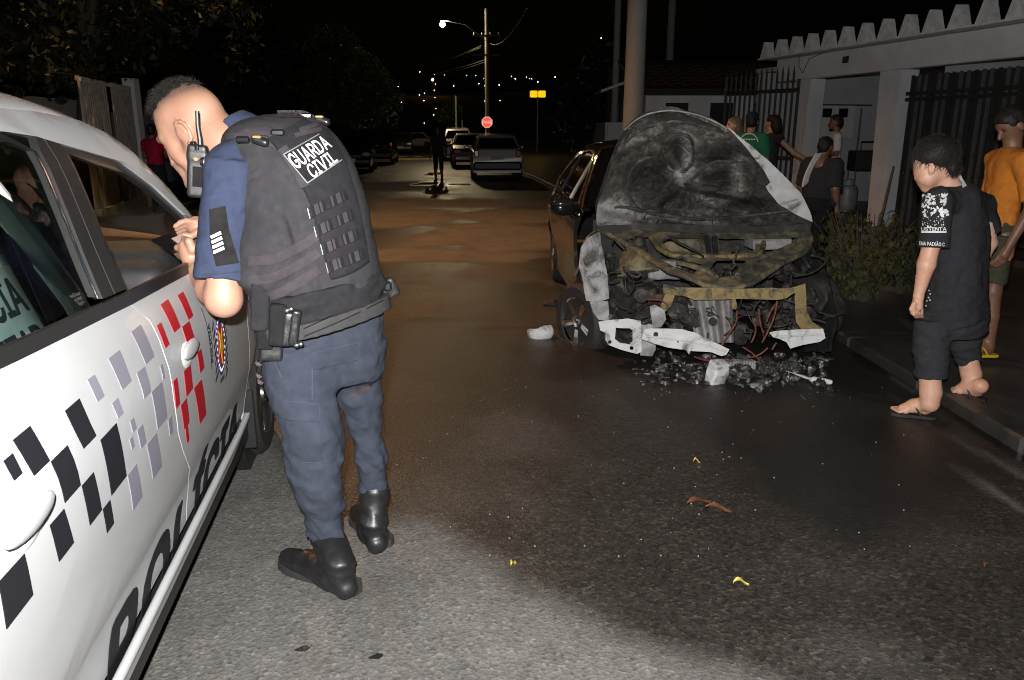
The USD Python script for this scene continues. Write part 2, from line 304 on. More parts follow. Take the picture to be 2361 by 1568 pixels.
for a_, b_, w_ in (((2160, 992), (2361, 1098), .035), ((2040, 905), (2150, 985), .02), ((1990, 828), (2110, 905), .03), ((1380, 905), (1640, 912), .02), ((2200, 1075), (2361, 1180), .03)): dry = np.maximum(dry, np.clip(1.2 - seg(a_, b_) / w_ + 1.6 * n2, 0, 1) * .8)
for a_, b_ in (((880, 750), (1090, 760)), ((1090, 760), (1310, 756))): soot = np.maximum(soot, np.clip(1.5 - seg(a_, b_) / .035 + 1.2 * n2, 0, 1))
pud = np.zeros_like(RX)
for c, r in (((1000, 402), (.35, 1.6)), ((985, 425), (.5, .9)), ((1060, 425), (.5, .5)), ((2250, 985), (.06, .45)), ((2330, 1040), (.05, .3)), ((2000, 835), (.06, .35))):
    p = on(*c); pud = np.maximum(pud, np.clip((1 - np.hypot((RX - p[0]) / r[0], (RY - p[1]) / r[1])) * 4 + 1.5 * n2, 0, 1))
usdkit.material(stage, '/World/Looks/asphalt', {
    'tc': ('texture_coordinate', {}), 'wd': ('attribute', {'attribute': 'dry'}), 'ws': ('attribute', {'attribute': 'soot'}), 'wp': ('attribute', {'attribute': 'puddle'}),
    'v': ('voronoi_texture', {'scale': 85.0}), 'sc': ('separate_color', {}), 'v2': ('voronoi_texture', {'scale': 21.0, 'randomness': 1.0}), 'c1': ('math', {'math_type': 'less_than', 'value2': .085}), 'sc2': ('separate_color', {}), 'c2': ('math', {'math_type': 'greater_than', 'value2': .8}), 'c3': ('math', {'math_type': 'multiply'}), 'chip': ('mix_color', {'b': (.15, .144, .135)}), 'm': ('noise_texture', {'scale': 3.0, 'detail': 7.0, 'roughness': .7}),
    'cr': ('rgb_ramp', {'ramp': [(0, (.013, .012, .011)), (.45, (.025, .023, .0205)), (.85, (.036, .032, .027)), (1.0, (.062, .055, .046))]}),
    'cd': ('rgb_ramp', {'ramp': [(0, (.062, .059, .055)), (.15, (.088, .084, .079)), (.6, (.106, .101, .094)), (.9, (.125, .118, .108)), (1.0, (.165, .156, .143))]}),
    'mx': ('mix_color', {'a': (0, 0, 0), 'b': (0, 0, 0)}), 'mm': ('rgb_ramp', {'ramp': [(.3, (.72, .72, .72)), (.7, (1.2, 1.2, 1.2))]}),
    'mu': ('mix_color', {'blend_type': 'multiply', 'fac': 1.0}), 'so': ('mix_color', {'b': (.009, .009, .009)}), 'sf': ('math', {'math_type': 'multiply', 'value2': .8}), 'pu': ('mix_color', {'b': (.006, .006, .006)}),
    'rr': ('map_range', {'to_min': .42, 'to_max': .85}), 'rp': ('mix_float', {'b': .03}), 'bs': ('map_range', {'to_min': .7, 'to_max': 0.0}),
    'b': ('bump', {'distance': .0035}), 'p': ('principled_bsdf', {'specular_ior_level': .5})},
    [('tc.object', 'v.vector'), ('v.color', 'sc.color'), ('tc.object', 'v2.vector'), ('v2.distance', 'c1.value1'), ('v2.color', 'sc2.color'), ('sc2.r', 'c2.value1'), ('c1.value', 'c3.value1'), ('c2.value', 'c3.value2'), ('c3.value', 'chip.fac'), ('tc.object', 'm.vector'), ('sc.r', 'cr.fac'), ('sc.r', 'cd.fac'), ('wd.fac', 'mx.fac'), ('cr.color', 'mx.a'), ('cd.color', 'mx.b'),
     ('m.fac', 'mm.fac'), ('mx.result', 'chip.a'), ('chip.result', 'mu.a'), ('mm.color', 'mu.b'), ('ws.fac', 'sf.value1'), ('sf.value', 'so.fac'), ('mu.result', 'so.a'), ('so.result', 'pu.a'), ('wp.fac', 'pu.fac'), ('pu.result', 'p.base_color'),
     ('wd.fac', 'rr.value'), ('rr.result', 'rp.a'), ('wp.fac', 'rp.fac'), ('rp.result', 'p.roughness'), ('wp.fac', 'bs.value'), ('bs.result', 'b.strength'), ('v.distance', 'b.height'), ('b.normal', 'p.normal')], surface='p.BSDF')
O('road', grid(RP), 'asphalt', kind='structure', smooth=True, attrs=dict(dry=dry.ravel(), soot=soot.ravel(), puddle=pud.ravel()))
M('wet_pavement', (.055, .05, .044), .38, (.028, .026, .023), 2.2, .5, 22, .004)
for nm, K, sg in (('pavement', KR, 1), ('pavement', KL, -1)):
    py = np.r_[np.linspace(-30, 30, 60), np.linspace(33, 150, 30)]; pw = np.r_[np.linspace(.15, 3, 8), 4, 6, 12, 20]
    PX = K(py)[:, None] + sg * pw[None]; P3 = np.stack([PX, py[:, None] + 0 * PX, .062 + .02 * nz(np.stack([PX, py[:, None] + 0 * PX, 0 * PX], -1), .8)], -1)
    O(nm, grid(P3 if sg > 0 else P3[:, ::-1]), 'wet_pavement', kind='structure', smooth=True)
    kerb = '/World/' + ('kerb' if sg > 0 else 'kerb_001'); UsdGeom.Xform.Define(stage, kerb); meta(stage.GetPrimAtPath(kerb), kind='structure')
    for k in range(36):                                          # kerb stones, one by one
        y0 = .6 + k * 1.0; j = rng.normal(0, .006, 3); a, b = [(K(y) + sg * .075 + j[0], y, -.002 + j[1]) for y in (y0 + .008, y0 + .992)]
        O('kerb_stone', beam(a, b, .15, .16 + j[2], bev=.015), 'kerb_stone', kerb, smooth=False)
    far = [box((float(K(y)) + sg * .075, y, .05), (.15, 2.6, .15)) for y in np.arange(38, 148, 2.5)]
    O('far_kerb', far, 'kerb_stone', kerb, kind='stuff', smooth=False)
cw = X('crosswalk', 'dashed white line across the road far down the street', 'road marking', (-5, 49, 0))
for k in range(9): O('dash', box((-8.6 + k * .95, 49 - .05 * k, .022), (.5, .45, .004)), 'white_paint', cw, smooth=False)
hp = X('speed_hump', 'low yellow painted road hump before the far crossing', 'road hump', (-5, 44, 0))
M('yellow_paint', (.4, .26, .03), .7, (.06, .05, .03), 3)
O('hump', box((-5.2, 44.5, .02), (6.4, 2.4, .05), bev=.02), 'yellow_paint', hp)

# ------------------------------------------------------------------ trees and plants
def leaves(cs, n, size, seed, flat=.0):
    g = np.random.default_rng(seed); V, Fc = [], []
    w = np.array([np.prod(c[1]) for c in cs]); pick = g.choice(len(cs), n, p=w / w.sum())
    d = g.normal(size=(n, 3)); d /= np.linalg.norm(d, axis=1, keepdims=True); r = g.random(n) ** .45
    c = np.array([cs[i][0] for i in pick]); R = np.array([cs[i][1] for i in pick]); p = c + d * R * r[:, None]
    keep = meshkit.fbm(p * 1.9, 3, seed) > .42; p = p[keep]; n = len(p)
    a = g.normal(size=(n, 3)); a /= np.linalg.norm(a, axis=1, keepdims=True); b = np.cross(a, g.normal(size=(n, 3))); b /= np.linalg.norm(b, axis=1, keepdims=True); s = size * g.uniform(.6, 1.4, (n, 1))
    V = np.stack([p - a * s, p + b * s * .45, p + a * s, p - b * s * .45], 1).reshape(-1, 3); k = np.arange(n)[:, None] * 4
    return T(V, np.vstack([k + [0, 1, 2], k + [0, 2, 3]]))
def tree(name, label, base, top, cs, n, size, mat, seed, group=None, r=.16):
    t = X(name, label, 'tree', base, group=group); base = np.array(base, float); top = np.array(top, float)
    ms = [tube([base, base * .6 + top * .4 + rng.normal(0, .06, 3), top], [r, r * .8, r * .6], 9)]
    for c, R in cs[:9]: c = np.array(c); ms.append(tube([top, (top + c) / 2 + rng.normal(0, .1, 3), c], [r * .5, r * .3, r * .1], 6))
    O('trunk', ms, 'bark', t); O('crown', leaves(cs, n, size, seed), mat, t, smooth=False); return t
def clumps(c, R, k, f, seed):
    g = np.random.default_rng(seed); c, R = np.array(c, float), np.array(R, float); o = [(c, R * .72)]
    for i in range(k):
        d = unit(g.normal(size=3)); o.append((c + d * R * .75, R * g.uniform(f * .7, f * 1.2)))
    return o
tree('street_tree', 'large dark leafy tree overhanging the pale bar fence behind the white police car', (-7.3, 13.6, .12), (-7.1, 13.6, 2.2), clumps((-6.9, 13.2, 4.3), (2.5, 2.2, 2.2), 16, .42, 3) + clumps((-4.9, 14.0, 4.6), (1.0, 1.4, 2.0), 6, .5, 4), 26000, .085, 'dark_leaf', 11, r=.2)
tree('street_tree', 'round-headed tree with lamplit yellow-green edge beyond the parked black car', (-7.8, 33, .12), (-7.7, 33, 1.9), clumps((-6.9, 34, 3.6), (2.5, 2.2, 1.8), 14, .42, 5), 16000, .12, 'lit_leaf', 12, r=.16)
tree('street_tree', 'dark tree between the round-headed tree and the big leafy tree', (-10.5, 30, .12), (-10.5, 30, 2.0), clumps((-10, 30, 4.0), (2.6, 2, 2.3), 10, .42, 6), 9000, .12, 'dark_leaf', 13, r=.16)
tree('street_tree', 'low dark tree beside the far parked cars under the hillside lamps', (-9.6, 50, .12), (-9.5, 50, 1.8), clumps((-8.3, 50, 3.0), (2.4, 2, 1.6), 10, .42, 7), 7000, .15, 'dark_leaf', 14, r=.15)
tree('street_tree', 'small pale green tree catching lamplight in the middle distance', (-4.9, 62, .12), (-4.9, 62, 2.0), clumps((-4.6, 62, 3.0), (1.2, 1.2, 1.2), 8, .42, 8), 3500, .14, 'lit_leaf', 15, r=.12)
tree('street_tree', 'black-looking tree in front of the yellow lit sign', (3.2, 27, .12), (3.1, 27, 1.5), clumps((3.0, 27, 2.7), (2.1, 1.8, 1.55), 14, .42, 9), 15000, .11, 'dark_leaf', 16, r=.14)
def plant(name, label, base, n, h, sp, mat, seed, lw=.075):
    g = np.random.default_rng(seed); t = X(name, label, 'plant', base); st, V, Fc = [], [], []
    for i in range(n):
        a, l = g.uniform(0, 6.28), g.uniform(.45, 1) * h; o = np.array(base) + [math.cos(a) * sp * .3 * g.random(), math.sin(a) * sp * .3 * g.random(), 0]; e = o + [math.cos(a) * sp * g.random(), math.sin(a) * sp * g.random(), l]
        m = (o + e) / 2 + [0, 0, .1]; st.append(tube([o, m, e], [.008, .006, .003], 5))
        for k in range(13):
            u = g.uniform(.2, 1); p = o * (1 - u) + e * u + g.normal(0, .015, 3); b = g.uniform(0, 6.28); d = np.array([math.cos(b), math.sin(b), -g.uniform(-.3, .9)]); d /= np.linalg.norm(d); d2 = unit(d + [0, 0, -g.uniform(.5, 1.6)]); L = lw * g.uniform(.5, 1.5); w = unit(np.cross(d, [0, 0, 1])) * L * g.uniform(.18, .34); up = np.array([0, 0, L * .10]); k0 = len(V); m1 = p + d * L * .5
            V += [p, m1 + w + up, m1 - w + up, m1, m1 + d2 * L * .3 + w * .7, m1 + d2 * L * .3 - w * .7, m1 + d2 * L * .6]; Fc += [(k0 + a, k0 + b_, k0 + c_) for a, b_, c_ in ((0, 3, 1), (0, 2, 3), (1, 3, 4), (3, 2, 5), (3, 6, 4), (3, 5, 6))]
    O('stem', st, 'bark', t); O('foliage', T(V, Fc), mat, t, smooth=False); return t
b1 = on(1985, 690, .12); plant('bush', 'wilted yellowish bush growing beside the burnt car on the pavement', b1, 70, .80, .42, 'dry_leaf', 21, .085)
b2 = on(2065, 672, .12); plant('bush', 'greener low bush between the wilted bush and the black gate', b2, 48, .62, .40, 'bush_leaf', 22, .07)

# ------------------------------------------------------------------ the garage house on the right
B0, dA, dM = np.array([5.5, 11.97, 0]), np.array([-.242, .970, 0]), np.array([.970, .242, 0])
def hf(a, b, z): return B0 + np.multiply.outer(a, dA) + np.multiply.outer(b, dM) + np.multiply.outer(z, np.array([0, 0, 1.0]))
HR = np.stack([dA, dM, [0, 0, 1]], 1)
def hbox(a0, a1, b0, b1, z0, z1, bev=0): return box(hf((a0 + a1) / 2, (b0 + b1) / 2, (z0 + z1) / 2), (a1 - a0, b1 - b0, z1 - z0), HR * [-1, 1, 1], bev)
gh = X('garage_house', 'white garage house with open front bay and ridged roof ends on the right', 'house', B0)
O('lintel', hbox(-5.5, 3.0, 0, .22, 2.40, 2.78, .01), 'white_wall', gh, smooth=False)
for a, w in ((0, .46), (2.15, .42)):
    O('pillar', loft([[hf(a - w / 2 * s, .01, z), hf(a + w / 2 * s, .01, z), hf(a + w / 2 * s, .30, z), hf(a - w / 2 * s, .30, z)] for z, s in ((.05, .62), (1.2, .8), (2.397, 1.0))]), 'white_wall', gh, smooth=False)
O('back_wall', hbox(-.6, 3.9, 4.6, 4.8, .05, 2.7), 'grey_wall', gh, smooth=False)
O('side_wall', hbox(3.9, 4.1, .3, 5.0, .05, 2.7), 'grey_wall', gh, smooth=False)
O('dividing_wall', hbox(-.75, -.6, .4, 4.7, .05, 2.7), 'grey_wall', gh, smooth=False)
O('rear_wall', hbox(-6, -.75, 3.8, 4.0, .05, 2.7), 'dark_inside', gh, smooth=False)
O('ceiling', hbox(-5.5, 4.1, .23, 5.0, 2.62, 2.7), 'grey_wall', gh, smooth=False)
O('vent', hbox(.98, 1.12, -.012, .06, 2.58, 2.68), 'dark_inside', gh, smooth=False)
O('roof', hbox(-5.6, 3.25, -.24, 4.2, 2.79, 2.815), 'roof_fibre', gh, smooth=False); roof = gh + '/roof'
for k in range(20):
    a = 3.1 - .445 * k
    rid = [hf(a + da, -.22, 2.818 + dz) for da, dz in ((-.12, 0), (.12, 0), (.022, .27), (-.022, .27))]; rb = [p + dM * .16 for p in rid]
    O('roof_ridge', loft([rid, rb]), 'roof_fibre', roof, smooth=False)
O('garage_floor', hbox(-5.6, 4.1, -.6, 5.0, .02, .142), 'wet_pavement', gh, smooth=False)
def onwall(x, y, a=3.86):          # picture position -> point on the garage's side wall
    r = ray(x, y); e = np.array([0, 0, EYE]); q = B0 + a * dA; return e + r * (((q - e) @ dA) / (r @ dA))
def wbox(x0, y0, x1, y1, t=.05, bev=.0, a=3.86):
    c0, c1 = onwall(x0, y0, a), onwall(x1, y1, a); c = (c0 + c1) / 2 - dA * t / 2; return box(c, (abs((c1 - c0) @ dM), t, abs(c1[2] - c0[2])), np.stack([dM, dA, [0, 0, 1]], 1), bev)
mb = X('meter_cabinet', 'white wall cabinet with dark meter windows inside the open garage', 'meter box', onwall(1910, 300))
O('cabinet', wbox(1852, 243, 1962, 320, .05, .01), 'white_paint', mb, smooth=False)
for x in (1872, 1907, 1944): O('meter_window', wbox(x - 9, 250, x + 9, 271, .012, a=3.808), 'glass_dark', mb, smooth=False)
O('conduit', tube([onwall(1835, 241, 3.83), onwall(2010, 243, 3.83)], .018, 6), 'grey_iron', mb)
sh = X('wall_shelf', 'thin dark shelf under the meter cabinet in the garage', 'shelf', onwall(1870, 322))
O('board', wbox(1834, 320, 1915, 324, .22), 'grey_iron', sh, smooth=False)
for x in (1842, 1900): O('bracket', wbox(x, 325, x + 3, 338, .18), 'grey_iron', sh, smooth=False)
bo = onwall(1869, 319.5, 3.75); bt = X('bottle', 'small clear bottle standing on the garage shelf', 'bottle', bo)
M('bottle_plastic', (.3, .33, .35), .2); O('bottle_body', lathe([(0, 0), (.035, 0), (.037, .12), (.015, .17), (.015, .2), (0, .2)], bo, (0, 0, 1), 12), 'bottle_plastic', bt)
O('bottle_cap', lathe([(0, 0), (.017, 0), (.017, .02), (0, .02)], bo + [0, 0, .202], (0, 0, 1), 10), 'white_paint', bt)
go = at(1956, 420, 14.2); go[2] = .145; gc = X('gas_cylinder', 'grey domed gas cylinder on the garage floor behind the person in black', 'gas cylinder', go)
O('tank', lathe([(0, 0), (.14, 0), (.17, .05), (.18, .12), (.18, .36), (.15, .43), (.08, .47), (0, .48)], go + [0, 0, .02], (0, 0, 1)), 'gas_grey', gc)
O('collar', lathe([(.1, 0), (.11, .0), (.11, .1), (.1, .1)], go + [0, 0, .47], (0, 0, 1)), 'gas_grey', gc); O('foot_ring', lathe([(.13, 0), (.14, 0), (.14, .05), (.13, .05)], go + [0, 0, .003], (0, 0, 1)), 'gas_grey', gc)
qa, qb = at(1968, 350, 14.8), at(2030, 350, 14.9); qc = (qa + qb) / 2; bq = X('barbecue', 'black box barbecue on thin legs beside the garage pillar', 'barbecue', (qc[0], qc[1], .145))
O('fire_box', box((qc[0], qc[1], 1.02), (qb[0] - qa[0], .4, .36), None, .02), 'dark_iron', bq, smooth=False)
for a in (qa[0] + .03, qb[0] - .03):
    for b in (-.16, .16): O('leg', tube([(a, qc[1] + b, .145), (a, qc[1] + b, .84)], .014, 6), 'dark_iron', bq)
O('chimney_rod', tube([(qa[0] + .08, qc[1], 1.2), (qa[0] + .08, qc[1], 1.95)], .016, 6), 'dark_iron', bq); O('handle', tube([(qc[0] - .2, qc[1] - .18, 1.2), (qc[0] - .2, qc[1] - .18, 1.36), (qc[0] + .1, qc[1] - .18, 1.36), (qc[0] + .1, qc[1] - .18, 1.2)], .012, 6), 'dark_iron', bq)
gg = X('garage_gate', 'tall black bar gate closing the right bay of the garage house', 'gate', hf(-2.4, .1, .14))
for k in range(38):
    a = -.34 - .125 * k; O('bar', box(hf(a, .12, 1.24), (.034, .034, 2.14), HR * [-1, 1, 1]), 'grey_iron' if k % 3 else 'dark_iron', gg, smooth=False)
for z in (.2, 1.98, 2.06): O('rail', hbox(-5.3, -.28, .075, .10, z - .025, z + .025), 'dark_iron', gg, smooth=False)
O('lower_sheet', hbox(-5.3, -.3, .142, .155, .16, .95), 'dark_iron', gg, smooth=False); O('backing_sheet', hbox(-5.3, -.3, .172, .18, .96, 2.3), 'dark_inside', gg, smooth=False)  # darkness of the bay behind is put into the upper sheet's colour
ig = X('open_gate', 'open black spiked bar gate beside the left garage pillar', 'gate', hf(2.5, -.5, .12))
g0, g1 = at(1668, 300, 15.2), at(1832, 300, 13.75)
for k in range(15):
    p = g0 + (g1 - g0) * k / 14; O('bar', box((p[0], p[1], 1.32), (.045 if k in (0, 14) else .03, .03, 2.36 - (.22 if k > 13 else 0))), 'dark_iron', ig, smooth=False)
    if k < 14: O('spike', tube([(p[0], p[1], 2.5), (p[0], p[1], 2.62)], [.018, .002], 5), 'dark_iron', ig)
for z in (.25, 1.1, 2.22): O('rail', beam((g0[0], g0[1] - .022, z), (g1[0], g1[1] - .022, z), .02, .05), 'dark_iron', ig, smooth=False)
# house behind with red tiles
th = X('tiled_house', 'low white house with red tiled roof behind the burnt car bonnet', 'house', (4.2, 18.5, 0))
O('wall', box((6.3, 18.4, 1.25), (6.6, .25, 2.3)), 'white_wall', th, smooth=False)
for k, x in enumerate((3.7, 4.7, 5.7)):
    O('window', box((x, 18.26, 1.5), (.5, .05, 1.3)), 'dark_inside', th, smooth=False)
O('roof', slab(np.array([[[x, y, 2.42 + (y - 17.7) * .22] for y in (17.7, 19, 20.5, 22)] for x in (2.8, 5, 9.5)]), .05), 'red_tile', th, smooth=False); rf = th + '/roof'
for i in range(7):
    for j in range(21):
        y0 = 17.66 + i * .42; x0 = 2.95 + j * .31; z0 = 2.45 + (y0 - 17.7) * .22 + .005 * rng.random()
        an = np.linspace(0, np.pi, 6); arc = np.stack([np.cos(an) * .15, 0 * an, np.sin(an) * .06], 1)
        O('roof_tile', slab(np.stack([arc + [x0, y0, z0 + .02], arc * [.85, 1, .9] + [x0, y0 + .44, z0 + .11]], 0)[:, ::-1], .014), 'red_tile', rf, smooth=False)
O('fascia', box((6.2, 17.63, 2.36), (6.7, .05, .14)), 'dark_inside', th, smooth=False)
# farther house with white fascia
wh = X('corner_house', 'white walled house with sloping white roof edge left of the big concrete pole', 'house', (3.6, 22, 0))
O('wall', box((4.2, 23.0, .95), (3.0, .2, 1.66)), 'white_wall', wh, smooth=False); O('return_wall', box((2.75, 24.6, .95), (.2, 3.2, 1.66)), 'white_wall', wh, smooth=False)
O('fascia', beam((2.45, 22.4, 2.60), (4.1, 22.4, 3.18), .04, .07), 'white_paint', wh, smooth=False)
O('roof', slab(np.array([[[2.4 + u * 1.7, y, 2.6 + u * .6] for y in (22.43, 26)] for u in (0, 1)]), .05), 'grey_iron', wh, smooth=False)
O('back_wall', box((4.2, 25.0, 1.8), (2.6, .2, 3.2)), 'dark_inside', wh, smooth=False); O('post', box((3.42, 22.86, 1.5), (.09, .09, 2.9)), 'white_wall', wh, smooth=False)
for k in range(9): O('railing_bar', box((2.8 + k * .1, 22.95, 2.02), (.025, .025, .46)), 'dark_iron', wh, smooth=False)

# ------------------------------------------------------------------ poles, lamps, wires, signs
def pole(label, p, h, r0, r1, name='utility_pole', mat='pole_concrete'):
    t = X(name, label, 'utility pole', p); p = np.array(p, float); O('shaft', tube([p, p + [0, 0, h * .5], p + [0, 0, h]], [r0, (r0 + r1) / 2, r1], 16), mat, t); return t
pb = at(1465, 135, 14.0); big = pole('thick concrete pole rising behind the burnt car bonnet', (pb[0], pb[1], .1), 9.5, .185, .13)
wp = np.array([-7.7, 10.6, .1]); wpole = pole('dark wooden pole behind the white police car carrying an orange street lamp', wp, 8.6, .13, .10, 'street_lamp', 'bark')
O('lamp_arm', tube([wp + [0, 0, 7.6], wp + [1.2, .1, 8.0], wp + [3.0, .2, 8.15]], .03, 8), 'grey_iron', wpole); O('lamp_hood', box(wp + [3.2, .2, 8.22], (.55, .26, .12), None, .04), 'grey_iron', wpole)
lamp2 = UsdLux.DiskLight.Define(stage, '/World/near_street_lamp'); lamp2.CreateRadiusAttr(.06); lamp2.CreateNormalizeAttr(True); lamp2.CreateIntensityAttr(300.0); lamp2.CreateColorAttr((1, .47, .18))
lamp2.AddTranslateOp().Set((-4.5, 10.8, 8.10)); lamp2.AddRotateYOp().Set(-3)
O('lamp_shade', lathe([(.128, .16), (.128, .0), (.135, .0), (.135, .16)], (-4.5, 10.8, 7.99), (0, 0, 1), 24), 'dark_iron', wpole)  # unseen shade added to keep this lamp off the house front
p2 = at(1422, 110, 23.0); pole('slimmer grey pole just left of the thick concrete pole', (p2[0], p2[1], .1), 9, .10, .08)
p3 = at(1548, 60, 26.0); pole('faint dark pole above the red tiled roof', (p3[0], p3[1], .1), 10, .12, .1)
p4 = at(1123, 200, 46.0); lp = pole('lamp post with lit white lamp and wires behind the stop sign', (p4[0], p4[1], .1), 7.9, .14, .1, 'street_lamp')
lh = at(1020, 54, 46.0)
O('lamp_arm', tube([(p4[0], p4[1], 6.4), (p4[0] - 1.2, p4[1], 7.2), lh + [.25, 0, .12]], .022, 6), 'dark_iron', lp)
for z in (5.6, 6.6): O('cross_arm', box((p4[0], p4[1] - .15, z), (1.6, .1, .1)), 'wood_pole', lp, smooth=False)
for k in range(4): O('insulator', lathe([(0, 0), (.05, 0), (.035, .07), (.05, .1), (0, .14)], (p4[0] - .7 + .45 * k, p4[1] - .15, 6.655), (0, 0, 1), 8), 'white_paint', lp)
O('lamp_hood', box(lh + [.12, 0, .14], (.5, .2, .05), bev=.02), 'dark_iron', lp); O('lamp_glass', ball(lh - [0, 0, .05], (.15, .15, .15)), 'lamp_white', lp)
for i, (a, b, lab) in enumerate(((at(1110, 105, 46), at(905, 165, 90), 'upper overhead wire running left from the lamp post arm'), (at(1108, 110, 46), at(930, 150, 90), 'second overhead wire just under the upper one'), (at(1118, 138, 46), at(880, 182, 90), 'middle overhead wire meeting the lamp post'), (at(1121, 142, 46), at(890, 188, 90), 'lowest overhead wire meeting the lamp post'), (at(1130, 100, 46), at(1215, 20, 24), 'overhead wire rising right from the lamp post towards the camera'))):
    u = np.linspace(0, 1, 14)[:, None]; O('overhead_wire', tube(a * (1 - u) + b * u - [0, 0, 1] * (u * (1 - u) * 1.6), .02, 5), 'wire_metal', label=lab, cat='wire')
sp = at(1123, 282, 44.0); ss = X('stop_sign', 'red octagonal sign reading PARE beyond the parked silver car', 'road sign', (sp[0], sp[1], .1))
O('post', tube([(sp[0], sp[1] + .04, .1), (sp[0], sp[1] + .04, sp[2] + .3)], .03, 8), 'grey_iron', ss)
oc = lambda r: [(sp[0] + r * math.cos(math.pi / 8 + k * math.pi / 4), sp[2] + r * math.sin(math.pi / 8 + k * math.pi / 4)) for k in range(8)]
O('rim', prism(oc(.31), sp[1] - .012, sp[1]), 'stop_white_glow', ss, smooth=False); O('face', prism(oc(.27), sp[1] - .016, sp[1] - .0125), 'stop_red_glow', ss, smooth=False)
tm = meshkit.text_mesh('PARE', .15, .004, True); v = np.array(tm.vertices); v = np.stack([v[:, 0] - v[:, 0].mean() + sp[0], sp[1] - .0165 - v[:, 2], v[:, 1] - .075 + sp[2]], 1)
O('lettering', T(v, np.array(tm.faces)[:, ::-1]), 'stop_white_glow', ss, smooth=False)
ys = at(1240, 217, 56.0); yl = X('lit_sign', 'glowing yellow rounded sign half hidden by the dark tree', 'sign', (ys[0], ys[1], .1))
for dx in (-.28, .28): O('panel', box(ys + [dx, 0, 0], (.52, .12, .44), bev=.05), 'sign_yellow', yl)
O('post', tube([(ys[0], ys[1], .1), (ys[0], ys[1], ys[2] - .25)], .06, 8), 'grey_iron', yl)
for nm_, px, Y in (('stop', 1052, 52), ('b', 1066, 58)):
    q_ = at(px, 300, Y); pole('thin far post left of the stop sign' if Y == 52 else 'thinner far post nearest the stop sign', (q_[0], q_[1], .1), 3.6 if Y == 52 else 2.2, .07, .06)
# lamps of the hillside
hl = [(998, 184, 's'), (1002, 172, 'w'), (1001, 208, 'w'), (1005, 250, 'w'), (978, 284, 'w'), (1027, 249, 'c'), (977, 232, 'c'), (918, 200, 'c'), (866, 173, 'w'), (811, 172, 'w'), (968, 166, 'w'), (1025, 173, 'w'), (1076, 174, 'w'), (1097, 174, 'c'), (1115, 181, 'w'), (1104, 193, 'c'), (1117, 198, 'c'), (1179, 176, 'w'), (1188, 182, 's'), (1214, 178, 'w'), (1221, 181, 'w'), (1226, 182, 'w'), (1240, 189, 'c'), (1280, 178, 'w'), (1306, 189, 'w'), (1327, 183, 'w'), (1118, 233, 'w'), (1153, 232, 'w'), (967, 219, 'c'), (979, 215, 'c'), (690, 178, 'w'), (640, 205, 'c'), (630, 188, 'c'), (1004, 194, 'w'), (1003, 225, 'w'), (1386, 88, 'c'), (1046, 198, 'c'), (1151, 196, 'c'), (925, 236, 'c'), (1000, 265, 'w')]
for i, (x, y, k) in enumerate(hl):
    r_ = ray(x, y); e = r_[2] / r_[1]; Y = (153.8 - 1) / 1 if False else None
    Y = max(min((EYE - 6.5 + .25 + 12.3) / max(.082 - e, .012), 620), 158) if e > -.004 else 140.0
    p = at(x, y, Y); big_ = k == 's' and y == 184
    t = X('hillside_lamp', {'s': 'orange glowing lamp low on the dark hillside' if big_ else 'small orange lamp on the far hillside', 'w': 'tiny warm lamp point on the far dark hillside', 'c': 'tiny cool white lamp point on the far dark hillside'}[k], 'street lamp', (p[0], p[1], p[2] - 6), group='lamps on the far hillside')
    R_ = Y * (.0015 if big_ else .00048) * rng.uniform(.75, 1.25)
    O('lamp_head', ball(p, (R_, R_, R_), 1), 'sodium' if k == 's' else 'far_warm' if k == 'w' else 'far_white', t); O('post', tube([p - [0, -.2, 6.5], p + [0, .2, 0]], .06, 5), 'grey_iron', t)
# left side: fence of pale bars, wall behind
fn = X('bar_fence', 'pale vertical bar fence under the large dark tree', 'fence', (-7.4, 14.5, .12))
f0, f1 = at(195, 290, 12.3), at(318, 330, 15.5)
for k in range(28):
    p = f0 + (f1 - f0) * k / 27
    if 12 < k < 15: continue
    O('bar', box((p[0], p[1], 1.25), (.024, .024, 2.2)), 'concrete', fn, smooth=False)
for z in (.3, 1.25, 2.3): O('rail', beam((f0[0], f0[1] + .04, z), (f1[0], f1[1] + .04, z), .03, .06), 'white_wall', fn, smooth=False)
O('gate_post', box((f1[0], f1[1], 1.3), (.22, .22, 2.4)), 'white_wall', fn, smooth=False); O('low_wall', beam((f0[0], f0[1], .2), (f1[0], f1[1], .2), .16, .3), 'concrete', fn, smooth=False)
lw = X('garden_wall', 'dark garden wall along the left pavement behind the trees', 'wall', (-9.5, 30, 0))
O('wall_body', [beam((-9.0, 9, 1.1), (-9.6, 18, 1.1), .2, 2.2), beam((-10.1, 20, 1.0), (-12.4, 46, 1.0), .2, 2.0)], 'grey_wall', lw, smooth=False)
# ------------------------------------------------------------------ police car (right side towards the camera), chart: s along, z up, w outwards
M('car_silver', (.37, .376, .384), .42, coat=.35, spec=.4, c2=(.385, .391, .399), s=6, ramp=(.4, .6))
M('decal_black', (.010, .010, .013), .6, spec=.2); M('decal_grey', (.20, .19, .23), .4); M('decal_red', (.36, .008, .018), .4); M('decal_blue', (.05, .06, .22), .4); M('decal_yellow', (.55, .36, .02), .4)
M('trim_black', (.012, .012, .012), .35); M('pillar_black', (.012, .011, .0105), .6, spec=.3)
M('seat_cloth', (.06, .068, .07), .9, (.10, .11, .11), 60, .3, 300); M('dash_plastic', (.02, .02, .022), .6, bump=.3, bs=300); M('trim_beige', (.42, .43, .38), .7)
M('vest_cloth', (.30, .36, .34), .85, (.20, .25, .24), 18, .4, 90)
pane('car_glass', (.74, .90, .85), .10)
fA, nA, cA = np.array([-.1512, .9885, 0]), np.array([.9885, .1512, 0]), -.6417
